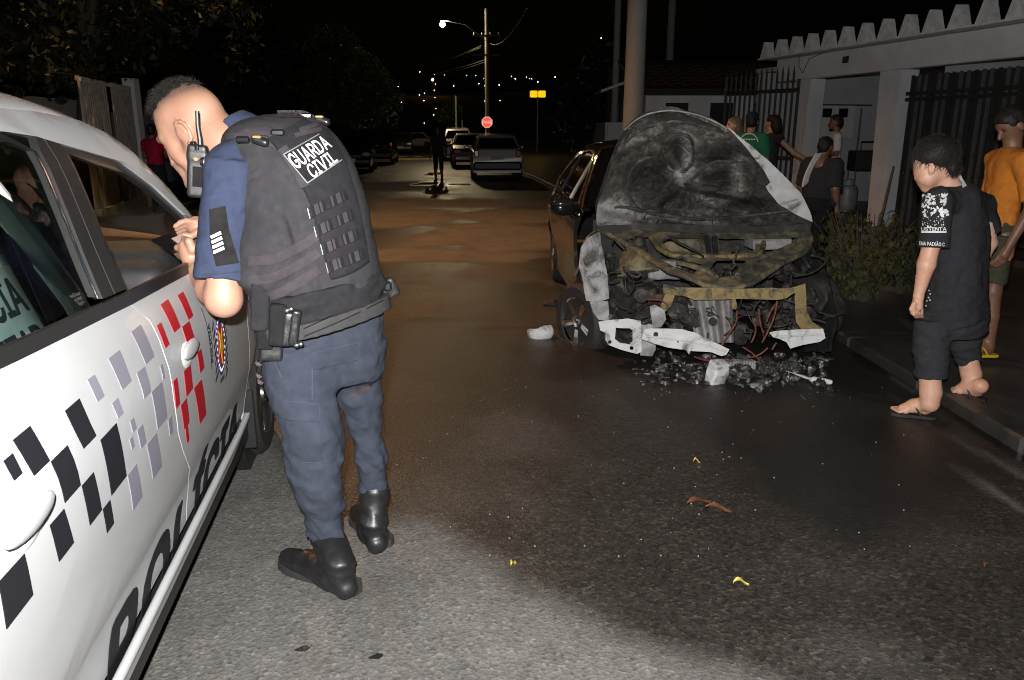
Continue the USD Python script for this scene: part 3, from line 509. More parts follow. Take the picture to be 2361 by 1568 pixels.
PZ_ = [.15, .24, .28, .335, .40, .48, .56, .66, .76, .86, .92, .97, 1.05, 1.12, 1.25, 1.37, 1.5, 1.57, 1.61, 1.64, 1.67]
PW_ = [-.07, -.06, -.055, -.046, -.038, -.021, .000, .012, .021, .024, .022, .012, -.005, -.03, -.082, -.127, -.182, -.235, -.29, -.36, -.5]
Wz = PchipInterpolator(PZ_, PW_)
def Wc(s, z): return Wz(np.clip(z, .15, 1.67)) - .16 * np.clip((s - 3.5) / .75, 0, 2) ** 2 - .10 * np.clip((.4 - s) / .9, 0, 2) ** 2
def cmap(off=0.0, far=False):
    def g(v):
        s, z = v[:, 0], v[:, 1]; w = Wc(s, z) + off + v[:, 2]
        if far: w = -1.74 - w
        return s[:, None] * fA + (cA + w)[:, None] * nA + z[:, None] * np.array([0, 0, 1.0])
    return g
def cpt(s, w, z): return s * fA + (cA + w) * nA + np.array([0, 0, z])
CR = np.stack([nA, fA, [0, 0, 1]], 1)
pc = X('police_car', 'white police car with checkered stripe parked at the left beside the officer', 'police car', cpt(1.6, -.87, 0))
seam = [(2.088, 1.118), (2.105, 1.10), (2.150, 1.06), (2.166, 1.0), (2.165, .92), (2.170, .83), (2.193, .72), (2.25, .64), (2.335, .55), (2.385, .45), (2.395, .345)]
fse = [(3.30, 1.087), (3.325, .95), (3.34, .77), (3.37, .69), (3.40, .63), (3.44, .5), (3.455, .42), (3.42, .345)]
sg = lambda pts, d: [(a + d, b) for a, b in pts]
def arch(cx, cz, r, a0, a1, n=14): return [(cx + r * math.cos(a), cz + r * math.sin(a)) for a in np.linspace(a0, a1, n)]
rear_door = [(1.03, .345), *[(2.395 - .004, .345)], *sg(seam[::-1], -.004), (1.5, 1.145), (.93, 1.175), (.94, .9), (.98, .7), (1.03, .55)]
front_door = sg(seam[::-1], .003) + [(2.68, 1.098), *sg(fse, -.003)]
front_door = [*sg(seam[::-1], .003), (2.68, 1.098), *sg(fse, -.003)]
fender = [*sg(fse[::-1], .004)][:0] + sg(fse, .004)[::-1] + [(3.34, 1.12), (3.6, 1.08), (4.0, 1.0), (4.25, .86), (4.3, .6), (4.25, .3), *arch(3.80, .30, .37, 0.0, math.pi, 16), (3.428, .345)]
rear_q = [(.9, 1.175), (.91, .9), (.95, .7), (1.0, .55), (1.0, .345), (.95, .30), *arch(.58, .30, .37, 0, math.pi, 16), (-.3, .3), (-.42, .6), (-.42, 1.2)]
tops = [(-.35, 1.52), (-.1, 1.585), (.5, 1.605), (1.2, 1.61), (1.9, 1.607), (2.3, 1.60), (2.52, 1.58), (2.66, 1.534), (2.78, 1.455), (2.9, 1.368), (3.03, 1.248), (3.2, 1.13), (3.33, 1.095)]
wtop = [(-.2, 1.47), (.5, 1.545), (1.2, 1.555), (1.97, 1.549), (2.117, 1.537), (2.228, 1.517), (2.59, 1.458), (2.77, 1.375), (2.878, 1.306), (2.96, 1.256), (3.02, 1.205), (3.06, 1.15), (3.08, 1.12)]
frame = tops + [(3.33, 1.09), (3.08, 1.118)] + wtop[::-1][1:]
frame = tops + wtop[::-1]
moulding = [(-.4, 1.178), (.93, 1.179), (1.5, 1.149), (2.088, 1.121), (2.68, 1.101), (3.08, 1.09), (3.08, 1.12), (2.68, 1.130), (2.10, 1.148), (1.5, 1.176), (.93, 1.205), (-.4, 1.205)]
for nm, poly in (('rear_door', rear_door), ('front_door', front_door)):
    O(nm, panel([poly], -.0 + .03, cmap(-.03), .05), 'car_silver', pc, 40)
O('quarter_panel', panel([rear_q], .03, cmap(-.03), .07), 'car_silver', pc, 40)
O('front_fender', panel([fender], .03, cmap(-.03), .06), 'car_silver', pc, 40)
O('roof_frame', panel([frame], .03, cmap(-.03), .05), 'car_silver', pc, 40)
O('belt_moulding', panel([moulding], .014, cmap(-.008), .05), 'trim_black', pc, 40)
O('door_opening', panel([[(.9, .36), (3.36, .36), (3.34, 1.08), (.9, 1.15)]], .01, cmap(-.06), .1), 'white_paint', pc, 40)  # white filler behind the door gaps, coloured to read as lit edges
# pillars between the windows
bp = [(1.955, 1.162), (2.108, 1.155), (2.226, 1.516), (2.10, 1.538), (2.078, 1.505)]
bq_ = O('pillar', panel([[(1.955, 1.162), (2.03, 1.158), (2.15, 1.532), (2.118, 1.536), (2.08, 1.506)]], .02, cmap(-.022), .06), 'pillar_black', pc)
O('pillar', panel([[(2.036, 1.158), (2.108, 1.155), (2.226, 1.516), (2.157, 1.531)]], .02, cmap(-.022), .06), 'pillar_black', pc)
def band(path, wd, t, off, mat, nm, parent=pc, edge=.05):
    p = np.array(path, float); d = np.gradient(p, axis=0); d /= np.linalg.norm(d, axis=1, keepdims=True); nn = np.stack([-d[:, 1], d[:, 0]], 1) * wd
    return O(nm, panel([np.vstack([p, (p + nn)[::-1]])], t, cmap(off), edge), mat, parent)
band([(2.108, 1.157), (2.226, 1.514), (2.4, 1.49), (2.59, 1.456), (2.77, 1.373), (2.878, 1.304), (2.96, 1.254), (3.02, 1.203), (3.075, 1.12)][::-1], .032, .016, -.026, 'trim_black', 'window_frame')
band([(1.2, 1.553), (1.97, 1.547), (2.075, 1.502), (1.957, 1.164)][::-1], .022, .016, -.026, 'trim_black', 'window_frame')
band([(1.945, 1.165), (2.062, 1.5)], .006, .01, -.017, 'chrome', 'window_strip')
O('window', film([[(.55, 1.2), (1.955, 1.16), (2.072, 1.505), (1.97, 1.549), (.7, 1.545)]], cmap(-.024), .06), 'car_glass', pc)
O('mirror_triangle', panel([[(2.93, 1.11), (3.09, 1.10), (3.03, 1.21), (2.955, 1.262)]], .02, cmap(-.02), .05), 'trim_black', pc)
mr = O('wing_mirror', Sdf_().ell(cpt(3.02, .09, 1.175), (.105, .055, .075), CR, .02).box(cpt(3.03, .02, 1.13), (.05, .025, .018), CR, .01, .02).mesh(.008), 'black_plastic', pc, True)
O('glass', box(cpt(2.962, .09, 1.175), (.16, .004, .11), CR), 'chrome', mr, smooth=False)
# sill, wheels, mud flap
O('sill', panel([[(.98, .283), (3.0, .290), (3.36, .325), (3.38, .350), (3.2, .338), (.98, .326)]], .022, cmap(.012), .05), 'car_silver', pc, 40); O('sill_edge', tube([cpt(s, -.022, .330 + (.012 if s > 3.2 else 0)) for s in np.linspace(.98, 3.36, 12)], .013, 12), 'car_silver', pc); O('under_sill', box(cpt(2.2, -.12, .235), (.16, 2.6, .12), CR, .03), 'trim_black', pc)
def wheel(parent, c, ax, R, wd, rim='dull_metal', tyre='rubber', spokes=5, dark=False, up=np.array([0, 0, 1.0])):
    ax = unit(ax); t = O('wheel', lathe([(R * .62, -wd / 2), (R * .9, -wd / 2), (R * .985, -wd * .36), (R, -wd * .2), (R, wd * .2), (R * .985, wd * .36), (R * .9, wd / 2), (R * .68, wd / 2), (R * .62, wd * .4)], c, ax, 40), tyre, parent)
    O('rim', lathe([(R * .62, -wd * .4), (R * .67, wd * .42), (R * .64, wd * .46), (R * .60, wd * .40), (R * .58, -wd * .3)], c, ax, 40), rim, t)
    O('brake_disc', lathe([(0, -.01), (R * .45, -.01), (R * .45, .008), (0, .008)], c, ax, 28), 'dark_iron', t)
    a = unit(np.cross(ax, up)); b = np.cross(ax, a); hub = np.asarray(c) + ax * wd * .34; O('hub', lathe([(0, 0), (R * .17, 0), (R * .15, .025), (0, .03)], hub, ax, 16), rim, t)
    for k in range(spokes):
        for dk in (-.16, .16):
            an = 2 * math.pi * k / spokes + .3; an2 = an + dk * .55; an1 = an + dk * 1.3
            p0 = hub + (a * math.cos(an1) + b * math.sin(an1)) * R * .13; p1 = np.asarray(c) + ax * wd * .40 + (a * math.cos(an2) + b * math.sin(an2)) * R * .62
            O('spoke', beam(p0, p1, .03, .018, ax, .005), rim, t)
    for k in range(5):
        an = 2 * math.pi * k / 5; O('wheel_nut', ball(hub + ax * .024 + (a * math.cos(an) + b * math.sin(an)) * R * .10, .011, 1), 'chrome', t)
    return t
wheel(pc, cpt(3.80, -.10, .305), nA, .305, .19); wheel(pc, cpt(.58, -.10, .305), nA, .305, .19); wheel(pc, cpt(3.80, -1.64, .305), -nA, .305, .19); wheel(pc, cpt(.58, -1.64, .305), -nA, .305, .19)
O('mud_flap', box(cpt(3.46, -.09, .29), (.17, .012, .28), CR, .005), 'black_plastic', pc)
O('wheel_housing', lathe([(.38, -.15), (.40, -.15), (.40, .10), (.38, .10)], cpt(3.80, -.16, .31), nA, 30), 'black_plastic', pc)
# far side, roof, bonnet, glass, floor
far_poly = [(.95, .3), (3.42, .3), (3.46, .5), (3.33, 1.09), (-.4, 1.19), (-.42, .6), (.2, .4)]
O('far_side', [panel([far_poly], .03, cmap(-.03, True), .08), panel([frame], .03, cmap(-.03, True), .06), panel([fender], .03, cmap(-.03, True), .08), panel([bp], .03, cmap(-.03, True), .08)], 'car_silver', pc, 40, label='shaded far side of the body seen through the windows')
O('inner_lining', [panel([frame], .008, cmap(-.052, True), .06), panel([bp], .008, cmap(-.052, True), .08)], 'dash_plastic', pc, 40); O('inner_lining', panel([[(.95, 1.05), (3.33, 1.05), (3.33, 1.125), (.95, 1.20)]], .008, cmap(-.068, True), .06), 'dash_plastic', pc, 40)
O('far_window_seal', panel([np.vstack([np.array(wtop[3:]), np.array(wtop[3:])[::-1] - [0.0, .03]])], .008, cmap(-.066, True), .06), 'trim_beige', pc)
ts, tz = np.array(tops).T; TZ = PchipInterpolator(ts, tz)
def crown(w0, w, s): u = np.clip((w0 - w) / (2 * (.87 + w0)), 0, 1); return (.135 - .09 * np.clip((s - 2.3) / .7, 0, 1)) * np.sin(np.pi * u) ** .75
def sheet(s0, s1, n, inset, zf=TZ, w0f=None):
    P = np.zeros((n, 25, 3))
    for i, s in enumerate(np.linspace(s0, s1, n)):
        z0 = float(zf(s)); w0 = float(Wc(s, z0)) - inset
        for j, u in enumerate(np.linspace(0, 1, 25)):
            w = w0 + u * (-1.74 - 2 * w0); P[i, j] = cpt(s + (.10 * math.sin(math.pi * u) if s > 2.4 else 0), w, z0 + crown(w0, w, s) + .002)
    return P
O('roof', slab(sheet(-.35, 2.50, 30, .002)[:, ::-1], -.02), 'car_silver', pc, True)
O('windshield', grid(sheet(2.52, 3.28, 14, .05)), 'car_glass', pc, True)
O('tailgate', panel([[(-.02, .35), (1.76, .35), (1.76, 1.1), (1.5, 1.55), (.24, 1.55), (-.02, 1.1)]], .03, lambda v: (-.42 + .2 * np.clip(v[:, 1] - 1.1, 0, 1) + v[:, 2])[:, None] * fA + (cA - v[:, 0])[:, None] * nA + v[:, 1:2] * np.array([0, 0, 1.0]), .1), 'car_silver', pc, 40)
HZ = PchipInterpolator([3.25, 3.6, 4.0, 4.3], [1.045, 1.02, .95, .82]); HP = np.array([[cpt(s, -.06 - u * 1.62 - (.1 * ((s - 3.5) / .75) ** 2 if s > 3.5 else 0) * (1 - 2 * u), float(HZ(s)) + .05 * math.sin(math.pi * u)) for u in np.linspace(0, 1, 15)] for s in np.linspace(3.27, 4.28, 12)])
O('bonnet', slab(HP[:, ::-1], -.02), 'car_silver', pc, True); O('front_bumper', box(cpt(4.2, -.87, .5), (1.5, .24, .5), CR, .12), 'car_silver', pc)
O('floor', box(cpt(1.6, -.87, .33), (1.56, 3.6, .06), CR), 'dark_inside', pc, smooth=False); O('firewall', box(cpt(3.25, -.87, .7), (1.5, .08, .7), CR), 'dark_inside', pc, smooth=False)
O('dashboard', Sdf_().box(cpt(3.05, -.87, .93), (.66, .17, .11), CR, .06).box(cpt(3.12, -.87, 1.075), (.66, .13, .02), CR, .04, .03).mesh(.02), 'dash_plastic', pc, True)
O('instrument_screen', box(cpt(2.90, -.92, 1.02), (.24, .03, .14), CR, .01), 'black_gloss', pc)
O('inner_door_trim', panel([[(2.2, .5), (3.1, .5), (3.05, 1.05), (2.16, 1.08)]], .05, cmap(-.12), .1), 'dash_plastic', pc); O('inner_door_trim', panel([[(1.0, .45), (3.1, .45), (3.05, 1.08), (1.0, 1.12)]], .05, cmap(-.12, True), .1), 'dash_plastic', pc)
O('inner_handle', beam(cpt(2.52, -.045, 1.075), cpt(2.40, -.05, 1.078), .02, .02, bev=.005), 'chrome', pc)
def seat(s, w):
    t = O('seat', Sdf_().box(cpt(s + .22, w, .62), (.21, .23, .06), CR, .05).box(cpt(s - .07, w, .92), (.20, .05, .27), np.stack([nA, unit(fA * 1 + [0, 0, .25]), unit(np.array([0, 0, 1]) - fA * .25)], 1), .05, .05).mesh(.015), 'seat_cloth', pc, True)
    O('headrest', Sdf_().box(cpt(s - .15, w, 1.31), (.115, .035, .07), CR, .035).mesh(.012), 'seat_cloth', t, True)
    for d in (-.06, .06): O('headrest_rod', tube([cpt(s - .145, w + d, 1.13), cpt(s - .15, w + d, 1.30)], .006, 6), 'chrome', t)
seat(2.60, -.47); seat(2.60, -1.25)
O('rear_seat', Sdf_().box(cpt(1.35, -.87, .62), (.62, .22, .07), CR, .05).box(cpt(1.07, -.87, .95), (.62, .06, .30), CR, .06, .05).mesh(.02), 'seat_cloth', pc, True)
O('inner_pillar_trim', tube([cpt(2.20, -.17, 1.0), cpt(2.10, -.17, 1.13), cpt(1.93, -.18, 1.31), cpt(1.78, -.20, 1.47), cpt(1.62, -.24, 1.54)], .028, 10), 'trim_beige', pc)
O('seat_belt', panel([[(0, 0), (.045, 0), (.045, .5), (0, .5)]], .003, lambda v: cpt(1.98, -.17, 1.02) + v[:, :1] * fA + v[:, 1:2] * (np.array([0, 0, 1]) * .92 - fA * .28 - nA * .10) + v[:, 2:] * nA, .1), 'dash_plastic', pc)
# handles
def handle(s0, s1, z, tilt=.0):
    sm = (s0 + s1) / 2; w = float(Wc(sm, z)); L = (s1 - s0) / 2
    h = O('door_handle', Sdf_().ell(cpt(sm, w + .016, z + .006), (.012, L, .026), CR, .01).mesh(.004), 'car_silver', pc, True)
    O('handle_recess', Sdf_().ell(cpt(sm + .01, w - .012, z - .018), (.022, L * .95, .045), CR, .01).mesh(.006), 'white_paint', h, True)
handle(2.265, 2.435, .920); handle(1.175, 1.36, .930)
# checker stripe, crest, lettering: stick-on films on the doors
CK = {'decal_black': [[(1.290, 1.03), (1.322, 1.03), (1.326, .992), (1.296, .992)], [(1.339, 1.047), (1.405, 1.047), (1.421, .973), (1.356, .973)], [(1.423, .970), (1.500, .970), (1.502, .886), (1.425, .886)], [(1.540, 1.026), (1.613, 1.026), (1.622, .941), (1.553, .941)], [(1.634, .926), (1.733, .926), (1.746, .793), (1.646, .793)], [(1.506, .882), (1.570, .882), (1.586, .790), (1.519, .790)], [(1.592, .788), (1.636, .788), (1.647, .727), (1.604, .727)], [(1.354, .878), (1.417, .878), (1.437, .798), (1.368, .798)], [(1.165, .882), (1.254, .880), (1.260, .80), (1.165, .80)]],
      'decal_grey': [[(1.677, 1.045), (1.719, 1.044), (1.726, .993), (1.684, .993)], [(1.814, 1.052), (1.891, 1.051), (1.893, .973), (1.825, .973)], [(1.999, 1.067), (2.078, 1.067), (2.090, .978), (2.014, .978)], [(1.747, .967), (1.788, .967), (1.785, .931), (1.749, .931)], [(1.938, .978), (2.002, .976), (1.988, .914), (1.930, .914)], [(1.990, .911), (2.084, .909), (2.091, .806), (2.000, .806)], [(1.812, .900), (1.840, .900), (1.846, .870), (1.818, .870)], [(1.848, .863), (1.892, .863), (1.903, .811), (1.861, .811)], [(1.791, .863), (1.814, .863), (1.818, .836), (1.797, .836)], [(1.905, .803), (1.989, .803), (2.021, .696), (1.940, .696)], [(1.753, .791), (1.820, .791), (1.850, .692), (1.777, .692)], [(2.101, .946), (2.125, .946), (2.114, .910), (2.096, .910)], [(2.097, .794), (2.133, .796), (2.140, .746), (2.106, .746)]],
      'decal_red': [[(2.278, 1.076), (2.355, 1.076), (2.371, .988), (2.301, .988)], [(2.449, 1.067), (2.513, 1.067), (2.527, .986), (2.468, .986)], [(2.183, 1.038), (2.224, 1.038), (2.231, .972), (2.190, .972)], [(2.384, .984), (2.470, .982), (2.462, .880), (2.373, .880)], [(2.467, .879), (2.520, .879), (2.538, .810), (2.478, .810)], [(2.182, .878), (2.222, .877), (2.226, .797), (2.182, .797)], [(2.295, .872), (2.374, .870), (2.377, .793), (2.297, .793)], [(2.391, .788), (2.491, .786), (2.549, .646), (2.458, .648)], [(2.231, .789), (2.299, .789), (2.319, .706), (2.258, .706)], [(2.272, .704), (2.300, .703), (2.318, .650), (2.290, .650)]]}
for mt, qs in CK.items():
    for q_ in qs: O('checker_patch', panel([q_], .0012, cmap(.0002), .03), mt, pc, 60)
from shapely.geometry import Polygon
from shapely import union_all
def text_outline(txt, h, fat):
    m = meshkit.text_mesh(txt, h, .001, True); v = np.array(m.vertices); z = v[:, 2].max(); tri = [v[f][:, :2] for f in m.faces if (v[f][:, 2] > z - 1e-6).all()]
    g_ = union_all([Polygon(t) for t in tri]).buffer(1e-5).buffer(fat).simplify(h * .006); out = []
    for q in getattr(g_, 'geoms', [g_]): out += [np.array(q.exterior.coords)[:-1]] + [np.array(i.coords)[:-1] for i in q.interiors]
    return out
def chart_text(txt, h, s0, z0, slant, wide, bold=True, zcut=None, off=.0004):
    m = meshkit.text_mesh(txt, h, .0012, bold); m = mf.Manifold(mf.Mesh(np.asarray(m.vertices, np.float32), np.asarray(m.faces, np.uint32))) if False else m
    v = np.array(m.vertices); v = np.stack([s0 + v[:, 0] * wide + v[:, 1] * slant, z0 + v[:, 1], v[:, 2]], 1)
    return T(cmap(off)(v), m.faces)
x0 = 1.62
for ch, wd in (('P', .27), ('O', .30), ('L', .24), ('\u00cd', .16), ('C', .27), ('I', .15), ('A', .27)):
    cs_ = [np.stack([x0 + q[:, 0] * 1.35 + q[:, 1] * .18, .250 + q[:, 1]], 1) for q in text_outline(ch, .195, .010)]; O('letter', panel(cs_, .001, cmap(.0004), .05), 'decal_black', pc, 60); x0 += wd
cr = O('crest', panel([[(2.80 + .075 * math.cos(t) + .3 * .0, .815 + .11 * math.sin(t)) for t in np.linspace(0, 2 * math.pi, 28, endpoint=False)]], .001, cmap(.0004), .03), 'decal_blue', pc, 60)
O('crest_field', panel([[(2.80 + .048 * math.cos(t), .815 + .074 * math.sin(t)) for t in np.linspace(0, 2 * math.pi, 24, endpoint=False)]], .001, cmap(.0016), .03), 'decal_red', cr, 60)
O('crest_star', panel([[(2.80 + (.046 if k % 2 else .02) * math.cos(t), .815 + (.07 if k % 2 else .03) * math.sin(t)) for k, t in enumerate(np.linspace(-math.pi / 2, 1.5 * math.pi, 10, endpoint=False) + math.pi / 5)]], .001, cmap(.0028), .03), 'decal_yellow', cr, 60)
for k in range(26):
    t = 2 * math.pi * k / 26; O('crest_dot', panel([[(2.80 + .0615 * math.cos(t) + a * .005, .815 + .092 * math.sin(t) + b * .006) for a, b in ((-1, 0), (0, -1), (1, 0), (0, 1))]], .001, cmap(.0016), .03), 'plate_white', cr, 60)
for k in range(7):
    z = .905 - k * .03; O('crest_stripe', panel([[(2.695, z - .018), (2.725 + .006 * k % .02, z + .006), (2.725 + .006 * k % .02, z + .018), (2.695, z - .006)]], .001, cmap(.0004), .03), 'decal_black', cr, 60)
    z = .86 - k * .03; O('crest_stripe', panel([[(2.868, z - .016), (2.905, z + .010), (2.905, z + .022), (2.868, z - .004)]], .001, cmap(.0004), .03), 'decal_black', cr, 60)
O('crest_lettering', T(cmap(.0004)((lambda v: np.stack([2.668 - v[:, 1], .79 + v[:, 0] * .9, v[:, 2]], 1))(np.array(meshkit.text_mesh('POL\u00cdCIA', .026, .001, True).vertices))), meshkit.text_mesh('POL\u00cdCIA', .026, .001, True).faces), 'decal_black', cr, 60)
O('crest_frame', panel([[(2.636, .775), (2.640, .775), (2.640, .985), (2.636, .985)]], .001, cmap(.0004), .05), 'decal_black', cr, 60)
O('small_lettering', chart_text('MILITAR', .014, 2.775, .68, 0, .8), 'decal_black', cr, 60)
# the police vest hanging on the rear seat inside
pv = X('police_vest', 'grey-green police vest hanging inside the rear window of the white car', 'vest', cpt(2.0, -.35, .8))
vm = Sdf_().box(cpt(1.86, -.37, 1.05), (.05, .24, .17), np.stack([unit(nA + [0, 0, .35]), fA, unit(np.array([0, 0, 1]) - nA * .35)], 1), .05).ell(cpt(2.10, -.42, 1.10), (.07, .12, .12), CR, .06).ell(cpt(1.78, -.44, 1.18), (.08, .14, .1), CR, .05).mesh(.012, lambda p: .012 * nz(p, 9, 3))
O('vest_body', vm, 'vest_cloth', pv, True)
vf = lambda v: cpt(1.635, -.215, .985) + v[:, :1] * fA + v[:, 1:2] * unit(np.array([0, 0, 1]) - nA * .35) + v[:, 2:] * unit(nA + [0, 0, .35])
O('patch', panel([[(0, 0), (.44, 0), (.44, .26), (0, .26)]], .004, vf, .1), 'gas_grey', pv, smooth=False)
for r_, tx in enumerate(('POL\u00cdCIA', 'MILITAR')):
    m_ = meshkit.text_mesh(tx, .085, .002, True); v = np.array(m_.vertices); v = np.stack([.02 + v[:, 0] * .40 / v[:, 0].max(), .145 - .125 * r_ + v[:, 1], .0045 + v[:, 2]], 1)
    O('lettering', T(vf(v), m_.faces), 'decal_black', pv, smooth=False)
# ------------------------------------------------------------------ burnt car, front towards the camera; chart: v backwards from the front axle, z up
burnt('char', [(.25, (.006, .006, .006)), (.5, (.018, .017, .016)), (.66, (.06, .057, .054)), (.8, (.16, .155, .15))], 6, .75)
burnt('char_fleck', [(.3, (.004, .004, .004)), (.56, (.012, .012, .012)), (.64, (.05, .05, .05)), (.72, (.5, .5, .5))], 9, .7)
burnt('ash_white', [(.28, (.02, .02, .02)), (.38, (.20, .20, .20)), (.47, (.50, .50, .51)), (.8, (.66, .66, .67))], 7, .8, bump=.6)
burnt('ash_wing', [(.30, (.02, .02, .02)), (.42, (.11, .108, .106)), (.52, (.38, .38, .38)), (.66, (.58, .58, .59))], 6, .7, bump=.6)
burnt('ash_grey', [(.3, (.08, .08, .08)), (.5, (.24, .235, .24)), (.7, (.46, .46, .47))], 7, .8, bump=.4)
burnt('ochre_metal', [(.36, (.015, .013, .011)), (.45, (.10, .078, .04)), (.56, (.23, .165, .06)), (.66, (.16, .12, .055)), (.78, (.26, .25, .21))], 10, .7)
burnt('engine_char', [(.32, (.005, .005, .005)), (.52, (.020, .019, .018)), (.60, (.085, .075, .062)), (.67, (.16, .125, .075)), (.75, (.36, .35, .34))], 11, .75, bump=1.0)
burnt('ochre_char', [(.32, (.018, .016, .014)), (.47, (.075, .068, .052)), (.6, (.20, .165, .085)), (.74, (.25, .24, .22))], 7, .8, bump=.8)
burnt('heat_shield', [(.3, (.12, .115, .115)), (.55, (.27, .26, .26)), (.75, (.36, .35, .35))], 6, .6)
M('burnt_wire', (.20, .045, .022), .7, (.04, .018, .012), 30)
M('car_dark', (.013, .012, .011), .16, coat=.6, c2=(.020, .018, .016), s=3)
M('gold_glint_trim', (.5, .44, .32), .22, metal=1.0)  # golden lamp highlight on the chrome is put into this metal colour
usdkit.material(stage, '/World/Looks/bonnet_burnt', {
    'tc': ('texture_coordinate', {}), 'a': ('attribute', {'attribute': 'ash'}), 'n': ('noise_texture', {'scale': 9.0, 'detail': 10.0, 'roughness': .72, 'distortion': 1.6}), 'n2': ('noise_texture', {'scale': 26.0, 'detail': 6.0, 'roughness': .7}),
    's': ('math', {'math_type': 'add'}), 's2': ('math', {'math_type': 'multiply_add', 'value2': .35}), 'r': ('rgb_ramp', {'ramp': [(.36, (.007, .006, .0055)), (.60, (.024, .0205, .018)), (.82, (.070, .061, .054)), (.96, (.15, .143, .138)), (1.0, (.26, .255, .25))]}),
    'b': ('bump', {'strength': 1.0, 'distance': .010}), 'p': ('principled_bsdf', {'roughness': .6})},
    [('tc.object', 'n.vector'), ('tc.object', 'n2.vector'), ('n.fac', 's.value1'), ('a.fac', 's.value2'), ('n2.fac', 's2.value1'), ('s.value', 's2.value3'), ('s2.value', 'r.fac'), ('r.color', 'p.base_color'), ('n2.fac', 'b.height'), ('b.normal', 'p.normal')], surface='p.BSDF')
C0, bB, bR = np.array([1.42, 5.62, 0]), np.array([-.0300, .99955, 0]), np.array([.99955, .0300, 0])
BZ = PchipInterpolator([.12, .22, .3, .42, .6, .75, .84, .90, 1.0, 1.15, 1.28, 1.36, 1.40, 1.43], [.84, .885, .875, .885, .915, .915, .895, .87, .82, .73, .65, .58, .52, .42])
def BW(v, z): return BZ(np.clip(z, .12, 1.43)) + .035 * np.exp(-((v - 2.65) / .5) ** 2) * (z < .85) - .10 * np.clip((v - 3.0) / 1.0, 0, 1.5) ** 2
def bmap(off=0.0, side=-1):
    def g(q): u = side * (BW(q[:, 0], q[:, 1]) + off + q[:, 2]); return C0 + u[:, None] * bR + q[:, :1] * bB + q[:, 1:2] * np.array([0, 0, 1.0])
    return g
def bpt(u, v, z): return C0 + u * bR + v * bB + np.array([0, 0, z])
BR = np.stack([bR, bB, [0, 0, 1]], 1)
bc = X('burnt_car', 'burnt out dark sedan with raised charred bonnet and missing front bumper', 'car', bpt(0, 1.3, 0))
bt_ = [(.62, .92), (.8, .96), (1.0, 1.05), (1.3, 1.21), (1.6, 1.335), (1.9, 1.40), (2.3, 1.42), (2.7, 1.40), (3.0, 1.33), (3.3, 1.18), (3.55, 1.03), (4.0, .99)]
bw_ = [(.95, .95), (1.1, 1.03), (1.35, 1.175), (1.62, 1.285), (1.9, 1.345), (2.3, 1.36), (2.65, 1.34), (2.9, 1.27), (3.15, 1.12), (3.28, .99)]
for sd in (-1, 1):
    dt = 'car_dark' if sd < 0 else 'char'
    O('front_door', panel([[(.60, .2), (1.62, .2), (1.66, .6), (1.70, .93), (.66, .885), (.56, .6)]], .03, bmap(-.03, sd), .06), dt, bc, 40); O('rear_door', panel([[(1.63, .2), (2.2, .2), (2.28, .4), (2.45, .58), (2.62, .66), (2.68, .95), (1.71, .93), (1.67, .6)]], .03, bmap(-.03, sd), .06), dt, bc, 40)
    O('quarter_panel', panel([[(2.69, .95), (2.63, .66), (2.66, .66), *arch(2.65, .3, .35, math.pi / 2 - .1, 0, 9), (3.5, .25), (3.95, .4), (4.0, .985), (3.5, .99), (3.28, .975)]], .03, bmap(-.03, sd), .06), dt, bc, 40)
    O('roof_frame', panel([bt_ + [(4.0, .99), (3.28, .978)] + bw_[::-1] + [(.66, .89)]], .03, bmap(-.03, sd), .06), dt, bc, 40)
    O('window', panel([[(.98, .945), (3.26, .985)] + bw_[::-1][1:-1]], .004, bmap(-.022, sd), .08), 'glass_dark', bc, 40)
    for p in ([(1.68, .93), (1.72, .935), (1.80, 1.32), (1.75, 1.315)], [(2.62, .95), (2.66, .95), (2.72, 1.31), (2.68, 1.325)]): O('pillar', panel([p], .02, bmap(-.02, sd), .06), 'gold_glint_trim' if sd < 0 and p[0][0] < 2 else dt, bc, 40)
    O('sill', panel([[(.55, .13), (2.25, .13), (2.25, .195), (.55, .195)]], .04, bmap(-.05, sd), .1), 'black_plastic', bc, 40)
def bband(path, wd, mat, nm, off=-.004):
    p = np.array(path, float); d = np.gradient(p, axis=0); d /= np.linalg.norm(d, axis=1, keepdims=True); nn = np.stack([-d[:, 1], d[:, 0]], 1) * wd
    O(nm, panel([np.vstack([p, (p + nn)[::-1]])[::-1]], .012, bmap(off), .04), mat, bc, 40)
bband(bw_, .018, 'gold_glint_trim', 'window_trim'); bband([(.66, .902), (1.7, .945), (2.68, .965), (3.28, .99)], .012, 'gold_glint_trim', 'window_trim'); bband([(.72, .945), (1.0, 1.052), (1.3, 1.21), (1.6, 1.33), (1.9, 1.395)], .02, 'gold_glint_trim', 'pillar_edge', -.012)  # these strips carry the lamp highlight in their colour
BTz = PchipInterpolator(*np.array(bt_).T)
def bsheet(v0, v1, n, inset=0.0): return np.array([[bpt(u * (float(BW(v, BTz(v))) - inset), v, float(BTz(v)) + .055 * math.cos(u * math.pi / 2) + .002) for u in np.linspace(-1, 1, 19)] for v in np.linspace(v0, v1, n)])
O('roof', slab(bsheet(1.75, 2.85, 12), .02), 'car_dark', bc, True); O('rear_window', slab(bsheet(2.88, 3.5, 8, .03), .01), 'glass_dark', bc, True); O('boot_lid', slab(bsheet(3.52, 4.0, 5), .02), 'car_dark', bc, True)
